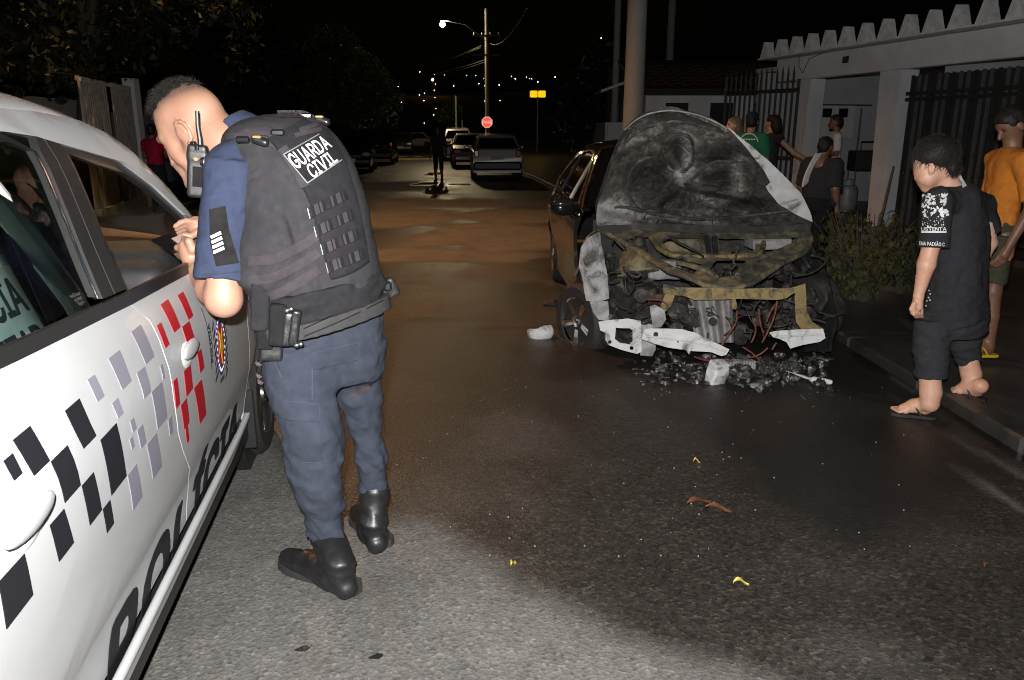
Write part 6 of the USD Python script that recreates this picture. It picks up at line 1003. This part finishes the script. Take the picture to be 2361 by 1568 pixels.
for s in (-1, 1): b_.cap(hb(2120, 388, s * .012), hb(2123, 387, s * .038), .014, .013, .018).cap(hb(2132, 412, s * .034), hb(2140, 416, s * .042), .026, .024, .03).cap(hb(2152, 402, s * .046), hb(2140, 432, s * .012), .022, .019, .03).ell(hb(2127, 397, s * .028), (.012, .012, .010), HBb, .01, True)
b_.cap(hb(2119, 394), hb(2115, 410), .009, .0125, .012).cap(hb(2115, 411), hb(2120, 413), .011, .009, .008).ell(hb(2129, 421), (.026, .028, .026), HBb, .02).cap(hb(2122, 421, -.012), hb(2122, 421, .012), .008, .008, .008).cap(hb(2125, 427, -.01), hb(2125, 427, .01), .008, .008, .008).ell(hb(2135, 435), (.020, .022, .018), HBb, .02)
b_.chain([hb(2143, 378, .078), hb(2149, 379, .082), hb(2153, 386, .084), hb(2151, 394, .082), hb(2146, 400, .078)], [.005, .006, .006, .006, .006], .005).ell(hb(2147, 390, .074), (.016, .008, .024), HBb, .006)
b_.chain([hb(2170, 398), at(2186, 428, Yb), at(2212, 470, Yb)], [.052, .050, .07], .04)
b_.chain([at(2212, 480, Yb), at(2205, 560, Yb), at(2200, 700, Yb), at(2198, 735, Yb)], [.075, .085, .085, .06], .03)
ss1 = at(2156, 462, 4.02); b_.chain([ss1, at(2148, 560, 4.0), at(2136, 610, 3.98), at(2118, 680, 3.99)], [.030, .044, .043, .026], .015)
h0 = at(2118, 686, 3.99); b_.cap(h0, at(2114, 706, 3.995), .024, .030, .015)
for i in range(4): b_.chain([at(2108 + 5.5 * i, 712, 3.97 + .014 * i), at(2107 + 5.5 * i, 724, 3.965 + .014 * i), at(2112 + 5.0 * i, 731, 3.985 + .014 * i)], [.0105, .0095, .0085], .005)
b_.chain([at(2108, 700, 3.975), at(2101, 712, 3.97), at(2103, 722, 3.975)], [.013, .0105, .009], .006)
b_.chain([at(2268, 470, 4.32), at(2280, 560, 4.40), at(2240, 650, 4.45)], [.042, .042, .03], .015)
b_.chain([at(2150, 760, 4.12), at(2144, 870, 4.08), at(2146, 905, 4.07), at(2144, 930, 4.06), kf1 + [-.030, .0, .10]], [.06, .056, .057, .048, .037], .006); b_.chain([at(2222, 760, 4.30), at(2232, 832, 4.30), at(2239, 862, 4.29), at(2243, 888, 4.28), kf2 + [-.030, 0, .095]], [.05, .054, .055, .047, .037], .006)
foot(b_, kf1 + [-.030, 0, .092], kf1, kt1, .036); foot(b_, kf2 + [-.030, 0, .09], kf2, kt2, .036)
O('body', b_.mesh(.0055), 'skin_light', by, True)
for s in (-1, 1): O('eye', ball(hb(2127, 396, s * .028), .0105), 'eye_white', by, True); O('eyebrow', tube([hb(2117, 385, s * .012), hb(2117, 384, s * .026), hb(2122, 385, s * .042)], [.003, .004, .002], 6), 'hair_black', by)
O('lip', tube([hb(2127, 425, -.018), hb(2120, 424, 0), hb(2127, 425, .018)], [.002, .0045, .002], 6), 'lip', by)
hm = Sdf_().ell(hcb + UB * .020 - FB * .010, (.108, .090, .098), HBb, .01).ell(hb(2135, 402), (.075, .12, .062), HBb, .015, True).ell(hb(2128, 372), (.02, .02, .02), HBb, .01).ell(hb(2190, 385), (.045, .075, .05), HBb, .02).mesh(.0065, lambda p: .008 * nz(p, 40, 3)); O('hair', hm, 'hair_black', by, True)
def strands(parent, mesh, n, L, mat, fwd, seed, wd=.0016):
    g = np.random.default_rng(seed); v, nn = np.array(mesh.vertices), np.array(mesh.vertex_normals); pk = g.choice(len(v), n); P = []
    for i in pk:
        fl = fwd + np.array([0, 0, -.75]); fl = unit(fl - nn[i] * (fl @ nn[i]) * .9); d = unit(.55 * nn[i] + .35 * g.normal(size=3) + fl); l = L * g.uniform(.5, 1.2); p = v[i] - nn[i] * .006; P += [p, p + d * l * .5, p + d * l * .5 + unit(fl + .25 * g.normal(size=3) + [0, 0, -.2]) * l * .5]
    c = UsdGeom.BasisCurves.Define(stage, parent + '/hair_strands'); c.CreateTypeAttr('linear'); c.CreatePointsAttr(Vt.Vec3fArray.FromNumpy((np.array(P) - TF[parent][0]).astype(np.float32))); c.CreateCurveVertexCountsAttr(Vt.IntArray.FromNumpy(np.full(n, 3, np.int32))); c.CreateWidthsAttr(Vt.FloatArray.FromNumpy(np.tile([wd, wd * .9, wd * .3], n).astype(np.float32))); c.SetWidthsInterpolation('vertex'); UsdShade.MaterialBindingAPI.Apply(c.GetPrim()).Bind(UsdShade.Material.Get(stage, '/World/Looks/' + mat))
strands(by, hm, 3600, .042, 'hair_black', FB * .5, 3)
shm = Sdf_().loft([(at(2206, 738, Yb + .03), .205, .150), (at(2208, 660, Yb + .03), .20, .145), (at(2212, 570, Yb + .03), .185, .135), (at(2215, 500, Yb + .03), .165, .12), (at(2208, 462, Yb + .02), .125, .10), (at(2196, 430, Yb), .068, .075)], unit([.80, .60, 0]), .02, 2.2)
shm.loft([(at(2166, 455, 4.05), .065, .075), (at(2158, 510, 4.02), .078, .085), (at(2153, 575, 4.0), .078, .085)], (1, .2, 0), .025, 2.1).loft([(at(2262, 460, 4.32), .065, .07), (at(2284, 530, 4.40), .065, .07)], (1, .2, 0), .03, 2.1)
shm.cap(at(2215, 455, Yb + .02), at(2165, 470, 4.06), .09, .082, .03).cap(at(2215, 455, Yb + .02), at(2264, 475, 4.32), .09, .075, .03)
shm.cap(at(2164, 458, 4.035), at(2158, 485, 4.02), .074, .078, .02)
shm = shm.mesh(.0075, lambda p: fold(21, .014, (7, 7, 5))(p)); O('shirt', shm, 'black_shirt', by, True); bSf = onto(shm)
g = np.random.default_rng(12)
for k in range(130):     # splatter print on the near sleeve
    x, y = g.uniform(2126, 2184), 448 + 78 * g.random() ** 1.1; r = g.uniform(1.0, 4.6) * (1.2 if y < 500 else .6); n = 9
    an = np.linspace(0, 2 * math.pi, n, endpoint=False); rr = r * g.uniform(.35, 1.25, n); O('sleeve_print', panel([np.stack([x + rr * np.cos(an) * g.uniform(.5, 1.2), y + rr * np.sin(an)], 1)], .6, lambda v: np.array([at(a, b, bSf(a, b) - .003 - c * .002) for a, b, c in v]), 9), 'print_white', by, smooth=False)
patchq('sleeve_print', [(2124, 533), (2182, 533), (2182, 537), (2124, 537)], 'print_white', by, bSf, .002, .004)
quadtext('USTENTA', 1, (wtxt('USTENTA'), 1.0), [(2124, 524), (2182, 524), (2182, 532), (2124, 532)], bSf, 'print_white', 'lettering', by, .004)
quadtext('ENA PAIX\u00c3O C', 1, (wtxt('ENA PAIX\u00c3O C'), 1.0), [(2119, 557), (2178, 560), (2178, 568), (2119, 565)], bSf, 'print_white', 'lettering', by, .004)
patchq('collar_stripe', [(2207, 404), (2214, 402), (2229, 428), (2220, 433)], 'print_white', by, bSf, .003, .006)
for x, y in ((2140, 668), (2143, 676), (2139, 684), (2135, 692), (2142, 690), (2133, 703)): patchq('shirt_print', [(x, y), (x + 4, y + 1), (x + 3, y + 4), (x, y + 3)], 'print_white', by, bSf, .002, .004)
stm = Sdf_().loft(secs([(2112, 715, 2286, 706, 4.20), (2108, 750, 2280, 742, 4.20), (2112, 778, 2268, 770, 4.20)], 0, .75), (1, .3, 0), .03, 2.2).loft(secs([(2110, 735, 2196, 735, 4.14), (2104, 790, 2190, 790, 4.12), (2108, 840, 2188, 836, 4.10), (2113, 876, 2184, 868, 4.09)], 0, .95), (1, 0, 0), .02, 2.1).loft(secs([(2170, 730, 2284, 720, 4.26), (2186, 780, 2266, 775, 4.29), (2194, 812, 2262, 806, 4.30), (2206, 840, 2262, 830, 4.31)], 0, .9), (1, .1, 0), .02, 2.1).mesh(.0075, lambda p: fold(31, .012)(p)); O('shorts', stm, 'shorts_black', by, True)
sandal(by, kf1, kt1, 'sandal_black'); sandal(by, kf2, kt2, 'sandal_black')

# ---- everyone else: standing figures
LAST = [None]
def stander(label, pos, yaw, h, skin='skin_tan', shirt='black_shirt', pants='dark_jeans', hair='hair_black', shoe='sole_black', sleeve=.55, pant=1.0, build=1.0, arms=None, long_hair=0, cap=None, lean=0.0, res=.011, turn=0.0, nod=0.0, group=None, bare=False):
    t = X('person', label, 'person', pos, yaw, group); c, s = math.cos(yaw), math.sin(yaw); R = np.array([[c, -s, 0], [s, c, 0], [0, 0, 1]]); pos = np.array(pos, float)
    def w(x, y, z): y = y + max(z - .5, 0) * lean; return pos + R @ (np.array([x, y, z]) * h)
    B = build; J = {}
    for sg_, nm in ((1, 'l'), (-1, 'r')):
        a = (arms or {}).get(nm, [(.135 * sg_, -.01, .63), (.145 * sg_, .04, .49)]); J[nm] = [w(.108 * sg_, 0, .80), w(*a[0]), w(*a[1])]
    cy, sy, cn, sn_ = math.cos(turn), math.sin(turn), math.cos(nod), math.sin(nod); HR_ = R @ np.array([[cy, -sy, 0], [sy, cy, 0], [0, 0, 1]]) @ np.array([[1, 0, 0], [0, cn, sn_], [0, -sn_, cn]]); hcn = w(0, .012, .925)
    hw = lambda x, y, z: hcn + HR_ @ (np.array([x, y, z]) * h)
    d = Sdf_(); d.ell(hcn + HR_ @ np.array([0, -.004, .016]) * h, (.046 * h, .058 * h, .052 * h), HR_, .02).ell(hw(0, .014, -.022), (.036 * h, .040 * h, .046 * h), HR_, .03).cap(hw(0, .050, .004), hw(0, .064, -.018), .005 * h, .008 * h, .01).ell(hw(0, .040, -.050), (.018 * h, .016 * h, .014 * h), HR_, .02)
    for q in (-1, 1): d.ell(hw(.046 * q, -.004, -.008), (.006 * h, .012 * h, .019 * h), HR_, .008).ell(hw(.018 * q, .050, .006), (.010 * h, .010 * h, .007 * h), HR_, .008, True)
    d.chain([w(0, 0, .895), w(0, -.004, .83)], [.030 * h, .034 * h], .02).chain([w(0, 0, .79), w(0, .005, .68), w(0, 0, .55)], [.048 * h * B, .044 * h * B, .046 * h * B], .03)
    for q, nm in ((1, 'l'), (-1, 'r')):
        S_, E_, W_ = J[nm]; d.chain([S_, E_, W_], [.025 * h * B, .023 * h * B, .0165 * h], .012); k = unit(W_ - E_); sd = unit(np.cross(k, R @ np.array([1.0, 0, 0]))); H0 = W_ + k * .045 * h; d.cap(W_, H0, .015 * h, .020 * h, .012)
        for i in range(4): o = sd * (.016 - .0105 * i) * h; d.chain([H0 + o, H0 + o + k * .028 * h, H0 + o + k * .05 * h + (R @ np.array([-q * .012, .01, 0])) * h], [.0062 * h, .0056 * h, .0050 * h], .004)
        d.chain([W_ + sd * .016 * h + k * .012 * h, W_ + sd * .030 * h + k * .040 * h, W_ + sd * .030 * h + k * .06 * h], [.009 * h, .0066 * h, .0055 * h], .006)
        hip, kn, an = w(.052 * q, 0, .50), w(.056 * q, .012, .275), w(.058 * q, -.005, .045); d.chain([hip, kn, kn * .55 + an * .45, an], [.040 * h * B, .033 * h, .031 * h, .022 * h], .012)
        if bare: foot(d, an, w(.058 * q, -.035, 0) * [1, 1, 1], w(.066 * q, .11, 0))
        else: d.chain([an, w(.058 * q, .03, .022), w(.064 * q, .09, .014)], [.022 * h, .022 * h, .014 * h], .01)
    O('body', d.mesh(res), skin, t, True)
    for q in (-1, 1): O('eye', ball(hw(.018 * q, .0445, .006), .0065 * h, 1), 'eye_dark', t, True)
    st = Sdf_().loft([(w(0, 0, .485), .090 * h * B, .066 * h * B), (w(0, .003, .62), .088 * h * B, .064 * h * B), (w(0, 0, .73), .098 * h * B, .066 * h * B), (w(0, -.002, .795), .098 * h * B, .056 * h), (w(0, -.004, .838), .050 * h, .042 * h)], R @ np.array([1.0, 0, 0]), .02, 2.2)
    for nm in 'lr':
        st.cap(w(0, 0, .80), J[nm][0] - [0, 0, .008 * h], .050 * h, .043 * h * B, .02)
        S_, E_, W_ = J[nm]; P_ = S_ + (E_ - S_) * min(sleeve / .62, 1.0); a0 = S_ + unit(w(0, 0, .8) - S_) * .02
        st.loft([(a0, .040 * h * B, .044 * h * B), ((S_ + P_) / 2, .040 * h * B, .042 * h * B), (P_, .036 * h * B, .038 * h * B)], np.cross(P_ - a0, [.3, .2, 1]) + 1e-4, .025)
        if sleeve > 1: st.chain([E_, E_ * .15 + W_ * .85], [.032 * h, .024 * h], .02)
    LAST[0] = st.mesh(res, fold(int(h * 100), .012, (7, 7, 6))); O('shirt', LAST[0], shirt, t, True)
    pt = Sdf_().loft([(w(0, 0, .565), .084 * h * B, .064 * h * B), (w(0, 0, .50), .092 * h * B, .068 * h * B), (w(0, 0, .455), .088 * h * B, .060 * h * B)], R @ np.array([1.0, 0, 0]), .02, 2.2)
    for q in (-1, 1):
        zb = .50 - .46 * pant; lerp = lambda z: w(.054 * q, .008 if z > .15 else -.004, z); pt.loft([(lerp(.505), .052 * h * B, .058 * h * B), (lerp((.5 + zb) / 2), .046 * h * B, .048 * h * B), (lerp(zb), (.044 if pant < .8 else .032) * h * B, (.046 if pant < .8 else .036) * h * B)], R @ np.array([1.0, 0, 0]), .02)
    O('trousers' if pant > .8 else 'shorts', pt.mesh(res, fold(int(h * 77), .010)), pants, t, True)
    hs_ = Sdf_().ell(hw(0, -.007, .023), (.049 * h, .061 * h, .050 * h), HR_, .01).ell(hw(0, -.026, -.008), (.047 * h, .042 * h, .046 * h), HR_, .02).ell(hw(0, .074, -.018), (.09 * h, .062 * h, .060 * h), HR_, .012, True)
    if long_hair: hs_.chain([hw(0, -.035, .02), hw(0, -.048, -.04), hw(0, -.05, -.04 - .10 * long_hair)], [.045 * h, .042 * h, .03 * h], .03)
    hmesh = hs_.mesh(min(res, .012), lambda p: .014 * nz(p, 30, 4))
    if cap: O('cap', Sdf_().ell(hw(0, -.004, .034), (.054 * h, .062 * h, .048 * h), HR_, .01).box(hw(0, .075, .030), np.array([.034, .03, .002]) * h, HR_, .004, .01).mesh(.009), cap, t, True)
    O('hair', hmesh, hair, t, True)
    if bare:
        for q in (-1, 1): sandal(t, w(.058 * q, -.035, 0), w(.066 * q, .11, 0), shoe, .045)
    else:
        for q in (-1, 1): O('shoe', Sdf_().chain([w(.058 * q, -.02, .024), w(.060 * q, .04, .024), w(.064 * q, .095, .018)], [.024 * h, .026 * h, .020 * h], .015).cap(w(.058 * q, -.015, .04), w(.058 * q, -.005, .055), .025 * h, .024 * h, .01).mesh(res), shoe, t, True)
    return t
P90 = math.pi / 2
ob = on(2290, 815, .1); stander('taller boy in orange T-shirt and yellow flip-flops standing by the black gate', (ob[0] - .10, ob[1], .105), P90 * .95, 1.60, 'skin_brown', 'orange_shirt', 'olive_shorts', 'hair_black', 'sandal_yellow', .55, .42, 1.02, dict(l=[(.15, -.03, .62), (.15, .02, .48)], r=[(-.15, -.03, .62), (-.14, .02, .48)]), res=.0075, nod=.62, turn=.1, bare=True)
def pst(x, Y, z=.12): p = at(x, 300, Y); return (p[0], p[1], z)
gs = stander('man in green T-shirt and dark cap with his back turned near the open gate', pst(1732, 11.2), -.5, 1.68, 'skin_tan', 'green_shirt', 'grey_shorts', 'hair_black', 'sole_black', .6, .5, 1.12, cap='dark_jeans')
gS = onto(LAST[0])
for k in range(15):
    a = .12 + (math.pi - .24) * k / 14; x, y = 1727 - 20 * math.cos(a), 328 - 20 * math.sin(a); pxpanel('shirt_print', [[(x - 1.6, y - 1.6), (x + 1.6, y - 1.4), (x + 1.5, y + 1.6), (x - 1.5, y + 1.5)]], .004, lambda x, y: gS(x, y) - .006, 'print_white', gs)
for k in range(5): pxpanel('shirt_print', [[(1713 + 6 * k, 320), (1717 + 6 * k, 320), (1717 + 6 * k, 323), (1713 + 6 * k, 323)]], .004, lambda x, y: gS(x, y) - .006, 'print_white', gs)
stander('blond woman beside the man in the green T-shirt', pst(1692, 11.8), 2.2, 1.63, 'skin_light', 'black_shirt', 'grey_shorts', 'hair_blond', 'sole_black', .3, .5, .9, long_hair=.6, turn=-.6)
stander('person in black sleeveless top stretching one arm out beside the gate', pst(1777, 11.6), -1.2, 1.66, 'skin_tan', 'black_shirt', 'grey_shorts', 'hair_black', 'sole_black', .15, .5, 1.05, dict(l=[(.20, .10, .68), (.30, .22, .60)]), long_hair=.2, turn=1.9)
stander('man in white T-shirt standing inside the open garage', pst(1928, 12.6, .145), 1.35, 1.66, 'skin_brown', 'white_shirt', 'dark_jeans', 'hair_black', 'sole_black', .55, 1.0, .95, dict(l=[(.15, .0, .64), (.05, .16, .60)], r=[(-.15, 0, .64), (-.02, .17, .60)]))
dk = stander('person all in black with a white towel on the shoulder behind the burnt car', pst(1898, 8.1), -.9, 1.38, 'skin_brown', 'black_shirt', 'webbing_dark', 'hair_black', 'sole_black', 1.2, 1.0, 1.42, lean=.10, nod=.3)
tw = X('towel', 'white towel lying over the shoulder of the person in black', 'towel', at(1870, 370, 7.8))
tp = np.array([[at(1848 + 15 * u + 32 * v ** 1.6, 420 - 66 * v + 12 * (1 - v) * (1 - u), 7.83 + .05 * u + .10 * v - .05 * math.sin(3.1 * v)) for u in np.linspace(0, 1, 7)] for v in np.linspace(0, 1, 14)]); O('towel_cloth', slab(tp, .012), 'white_shirt', tw, True)
stander('woman in pink top standing on the left pavement under the large tree', pst(349, 14.2), 2.9 + math.pi, 1.55, 'skin_brown', 'pink_shirt', 'dark_jeans', 'hair_black', 'sole_black', .4, 1.0, 1.1, dict(l=[(.15, .02, .64), (.0, .12, .66)], r=[(-.15, .02, .64), (.02, .13, .64)]))
stander('dark figure walking in the middle of the road far down the street', (at(1012, 410, 25)[0], 25, .012), 3.0, 1.68, 'skin_brown', 'black_shirt', 'webbing_dark', 'hair_black', 'sole_black', .6, .62, 1.0, res=.016)
for x, Y, hh, lab, sk, shm_, lh in ((1508, 15.5, 1.56, 'leftmost of the onlookers whose heads show behind the raised bonnet', 'skin_tan', 'black_shirt', 0), (1556, 16.0, 1.70, 'taller dark onlooker by the white wall behind the raised bonnet', 'skin_brown', 'black_shirt', 0), (1546, 15.2, 1.50, 'short onlooker between two others behind the raised bonnet', 'skin_brown', 'dark_jeans', .3), (1608, 14.6, 1.58, 'onlooker with long dark hair nearest the crest of the raised bonnet', 'skin_tan', 'black_shirt', .8)):
    stander(lab, pst(x, Y), -1.4 if x < 1560 else 1.6, hh, sk, shm_, 'dark_jeans', 'hair_black', 'sole_black', .55, 1.0, 1.0, long_hair=lh, res=.014)
ep = on(2385, 712, .1); stander('person at the right edge of the photo showing only one shoe', (ep[0] + .10, ep[1], .1), 2.6, 1.7, 'skin_brown', 'black_shirt', 'dark_jeans', 'hair_black', 'sole_black', .6, .7, 1.0)
st_ = X('stick', 'long pale wooden stick leaning against the white garage pillar', 'stick', on(2022, 560, .14)); O('rod', tube([on(2014, 570, .14), (on(2014, 570, .14) + at(2058, 390, 11.25)) / 2 + [.01, 0, 0], at(2060, 385, 11.3)], [.022, .02, .017], 8), 'wood_pole', st_)
cb = X('loose_cable', 'thin cable hanging from the lintel of the garage house', 'cable', hf(2.2, -.02, 2.7)); O('cable_run', tube([hf(1.5, -.02, 2.80), hf(2.0, -.02, 2.72), hf(2.15, -.02, 2.5), hf(2.28, -.02, 2.62), hf(2.3, -.02, 2.80)], .006, 5), 'cable', cb)

# ---- far parked cars
M('paint_black', (.008, .008, .009), .15, coat=1.0); M('paint_dark', (.03, .03, .034), .2, coat=1.0); M('paint_silver', (.36, .35, .33), .3, metal=.25, coat=.6); M('paint_white', (.45, .45, .43), .35, coat=.5); M('paint_red', (.14, .02, .015), .25, coat=.8); M('lamp_lens', (.55, .55, .52), .12, coat=1); M('tail_lens', (.22, .012, .01), .2, coat=1)
def car(name, label, pos, yaw, kind, paint, front_to_us, plate='plate_white', lit=False):
    t = X(name, label, 'car', pos, yaw); R = rotz(yaw); pos = np.array(pos, float); L = 4.1 if kind != 'suv' else 4.3; W = .84; zb = .92 if kind != 'suv' else 1.0
    w = lambda x, y, z: pos + R @ np.array([x, y, z])     # local: +y is the front
    side = {'hatch': [(-2.0, .35), (-2.05, .6), (-1.98, .95), (-1.55, 1.36), (-1.2, 1.43), (.15, 1.44), (.5, 1.36), (1.1, .98), (1.9, .82), (2.05, .6), (2.03, .3)], 'sedan': [(-2.05, .35), (-2.1, .65), (-2.0, .98), (-1.35, 1.02), (-.8, 1.38), (-.3, 1.43), (.25, 1.40), (.9, .98), (1.85, .80), (2.05, .6), (2.03, .3)], 'suv': [(-2.1, .4), (-2.15, .7), (-2.1, 1.1), (-1.95, 1.62), (-1.5, 1.70), (.2, 1.70), (.6, 1.6), (1.1, 1.12), (1.95, 1.0), (2.12, .7), (2.1, .35)]}[kind]
    arcs = lambda cy: [(cy + .36 * math.cos(a), .30 + .36 * math.sin(a)) for a in np.linspace(math.pi, 0, 9)]
    low = [(-2.0, .25), *[(-1.25 + x, z) for x, z in [(p[0], p[1]) for p in arcs(0)]], *[(1.3 + x, z) for x, z in arcs(0)], (2.0, .25)]
    full = mf.CrossSection([np.array(low + side[::-1])], mf.FillRule.EvenOdd).extrude(2 * W + .1); top = max(z for _, z in side)
    prof = [(-W + .03, .2), (-W, .5), (-W, .78), (-W + .05, zb), (-W + .24, top - .08), (-W + .36, top + .02), (W - .36, top + .02), (W - .24, top - .08), (W - .05, zb), (W, .78), (W, .5), (W - .03, .2)]
    M3 = full.transform(np.array([[0, 0, 1, -W - .05], [1, 0, 0, 0], [0, 1, 0, 0]], float)); P3 = mf.CrossSection([np.array(prof)[::-1]], mf.FillRule.NonZero).extrude(5.0).transform(np.array([[1, 0, 0, 0], [0, 0, -1, 2.5], [0, 1, 0, 0]], float)); m = M3 ^ P3
    v, f, _ = meshkit.arrays(m); v = v * np.where(np.abs(v[:, 1:2]) > 1.5, [1 - .0, 1, 1], [1, 1, 1]); v[:, 0] *= 1 - .10 * np.clip((np.abs(v[:, 1]) - 1.4) / .7, 0, 1) ** 2
    O('body', T(v @ R.T + pos, f), paint, t, 30)
    for sg_ in (-1, 1):
        wn = [(a * .93 - .02, zb + .05 if z < zb + .05 else min(z, top) - .07) for a, z in side if z > zb - .02]; q = [w(sg_ * (W - .02 - .26 * (z - zb) / (top - zb)), a, z) for a, z in wn]; c = sum(q) / len(q)
        O('window', T(np.array([*(p + R @ np.array([sg_ * .012, 0, 0]) for p in q), c + R @ np.array([sg_ * .012, 0, 0])]), [(i, (i + 1) % len(q), len(q)) for i in range(len(q))]), 'glass_dark', t, smooth=False)
        for cy in (-1.25, 1.3): wheel(t, w(sg_ * (W - .10), cy, .30), R @ np.array([sg_, 0, 0.]), .30, .18)
    fr_, rr2 = [p for p in side if p[0] > .1 and p[1] > zb - .15], [p for p in side if p[0] < -.5 and p[1] > zb - .1]
    for nm, (a, za), (b, zb2) in (('windshield', max(side, key=lambda p: (p[1] > top - .12) * (p[0] + 9)), min([p for p in side if p[0] > .6 and p[1] < zb + .15], key=lambda p: p[0])), ('rear_window', min([p for p in side if p[1] > top - .12], key=lambda p: p[0]), max([p for p in side if p[0] < -.7 and p[1] < top - .2 and p[1] > zb - .02], key=lambda p: p[0]))):
        s = 1 if a < b else -1; n = unit(np.array([0, s * (za - zb2), abs(b - a)])) * .012
        q = [w(-.54, a + .12 * (b - a), za - .12 * (za - zb2)), w(.54, a + .12 * (b - a), za - .12 * (za - zb2)), w(.68, a + .92 * (b - a), za - .92 * (za - zb2)), w(-.68, a + .92 * (b - a), za - .92 * (za - zb2))]; O(nm, T(np.array([p + R @ n for p in q]), [(0, 1, 2), (0, 2, 3)]), 'glass_dark', t, smooth=False)
    for sg_ in (-1, 1):
        O('headlight', Sdf_().ell(w(sg_ * .60, 1.96, .68), (.17, .10, .09), R, .01).mesh(.02), 'lamp_lens', t, True); O('tail_light', box(w(sg_ * .66, -1.98, .84), (.16, .16, .22), R, .03), 'tail_red' if lit else 'tail_lens', t)
    O('front_bumper', box(w(0, 1.98, .42), (1.5, .22, .22), R, .05), 'black_plastic' if kind == 'suv' else paint, t); O('rear_bumper', box(w(0, -2.02, .46), (1.52, .20, .26), R, .05), 'black_plastic', t)
    O('grille', box(w(0, 2.04, .62), (.9, .06, .12), R, .02), 'black_plastic', t); O('plate', box(w(0, 2.10, .47), (.40, .02, .13), R), plate, t, smooth=False); O('plate', box(w(0, -2.07, .72), (.40, .02, .13), R), plate, t, smooth=False)
    for sg_ in (-1, 1): O('wing_mirror', box(w(sg_ * .95, .72, .98), (.18, .12, .12), R, .04), paint, t)
    return t
M('plate_grey', (.24, .24, .24), .5); M('plate_bright', (.85, .85, .83), .5)
def cpx(x, Y): p = at(x, 320, Y); return (p[0], p[1], .012)
car('parked_car', 'silver hatchback parked at the right kerb seen from behind under the stop sign', (at(1140, 400, 26.5)[0], 26.5 + .9, .012), .06, 'hatch', 'paint_silver', False, 'plate_grey')
car('parked_car', 'black car with bright number plate parked at the left facing the camera', (at(806, 390, 31)[0], 31 + 1, .012), math.pi + .12, 'sedan', 'paint_black', True, 'plate_bright')
car('parked_car', 'dark car with red lit tail lamp parked behind the black car', (at(866, 360, 38)[0], 39, .012), .08, 'suv', 'paint_black', False, 'plate_grey', True)
car('parked_car', 'dark car farther left near the crosswalk', (at(921, 345, 55)[0], 56, .012), math.pi + .1, 'hatch', 'paint_dark', True, 'plate_grey')
car('parked_car', 'pale car farthest away at the left end of the crosswalk', (at(962, 335, 70)[0], 71, .012), 1.2, 'sedan', 'paint_white', True, 'plate_grey')
car('parked_car', 'silver sport utility car facing the camera left of the silver hatchback', (at(1052, 350, 43)[0], 44, .012), math.pi + .12, 'suv', 'paint_silver', True, 'plate_grey')
car('parked_car', 'dark red car squeezed behind the silver hatchback', (at(1080, 355, 35)[0], 36, .012), math.pi + .1, 'hatch', 'paint_red', True, 'plate_grey')
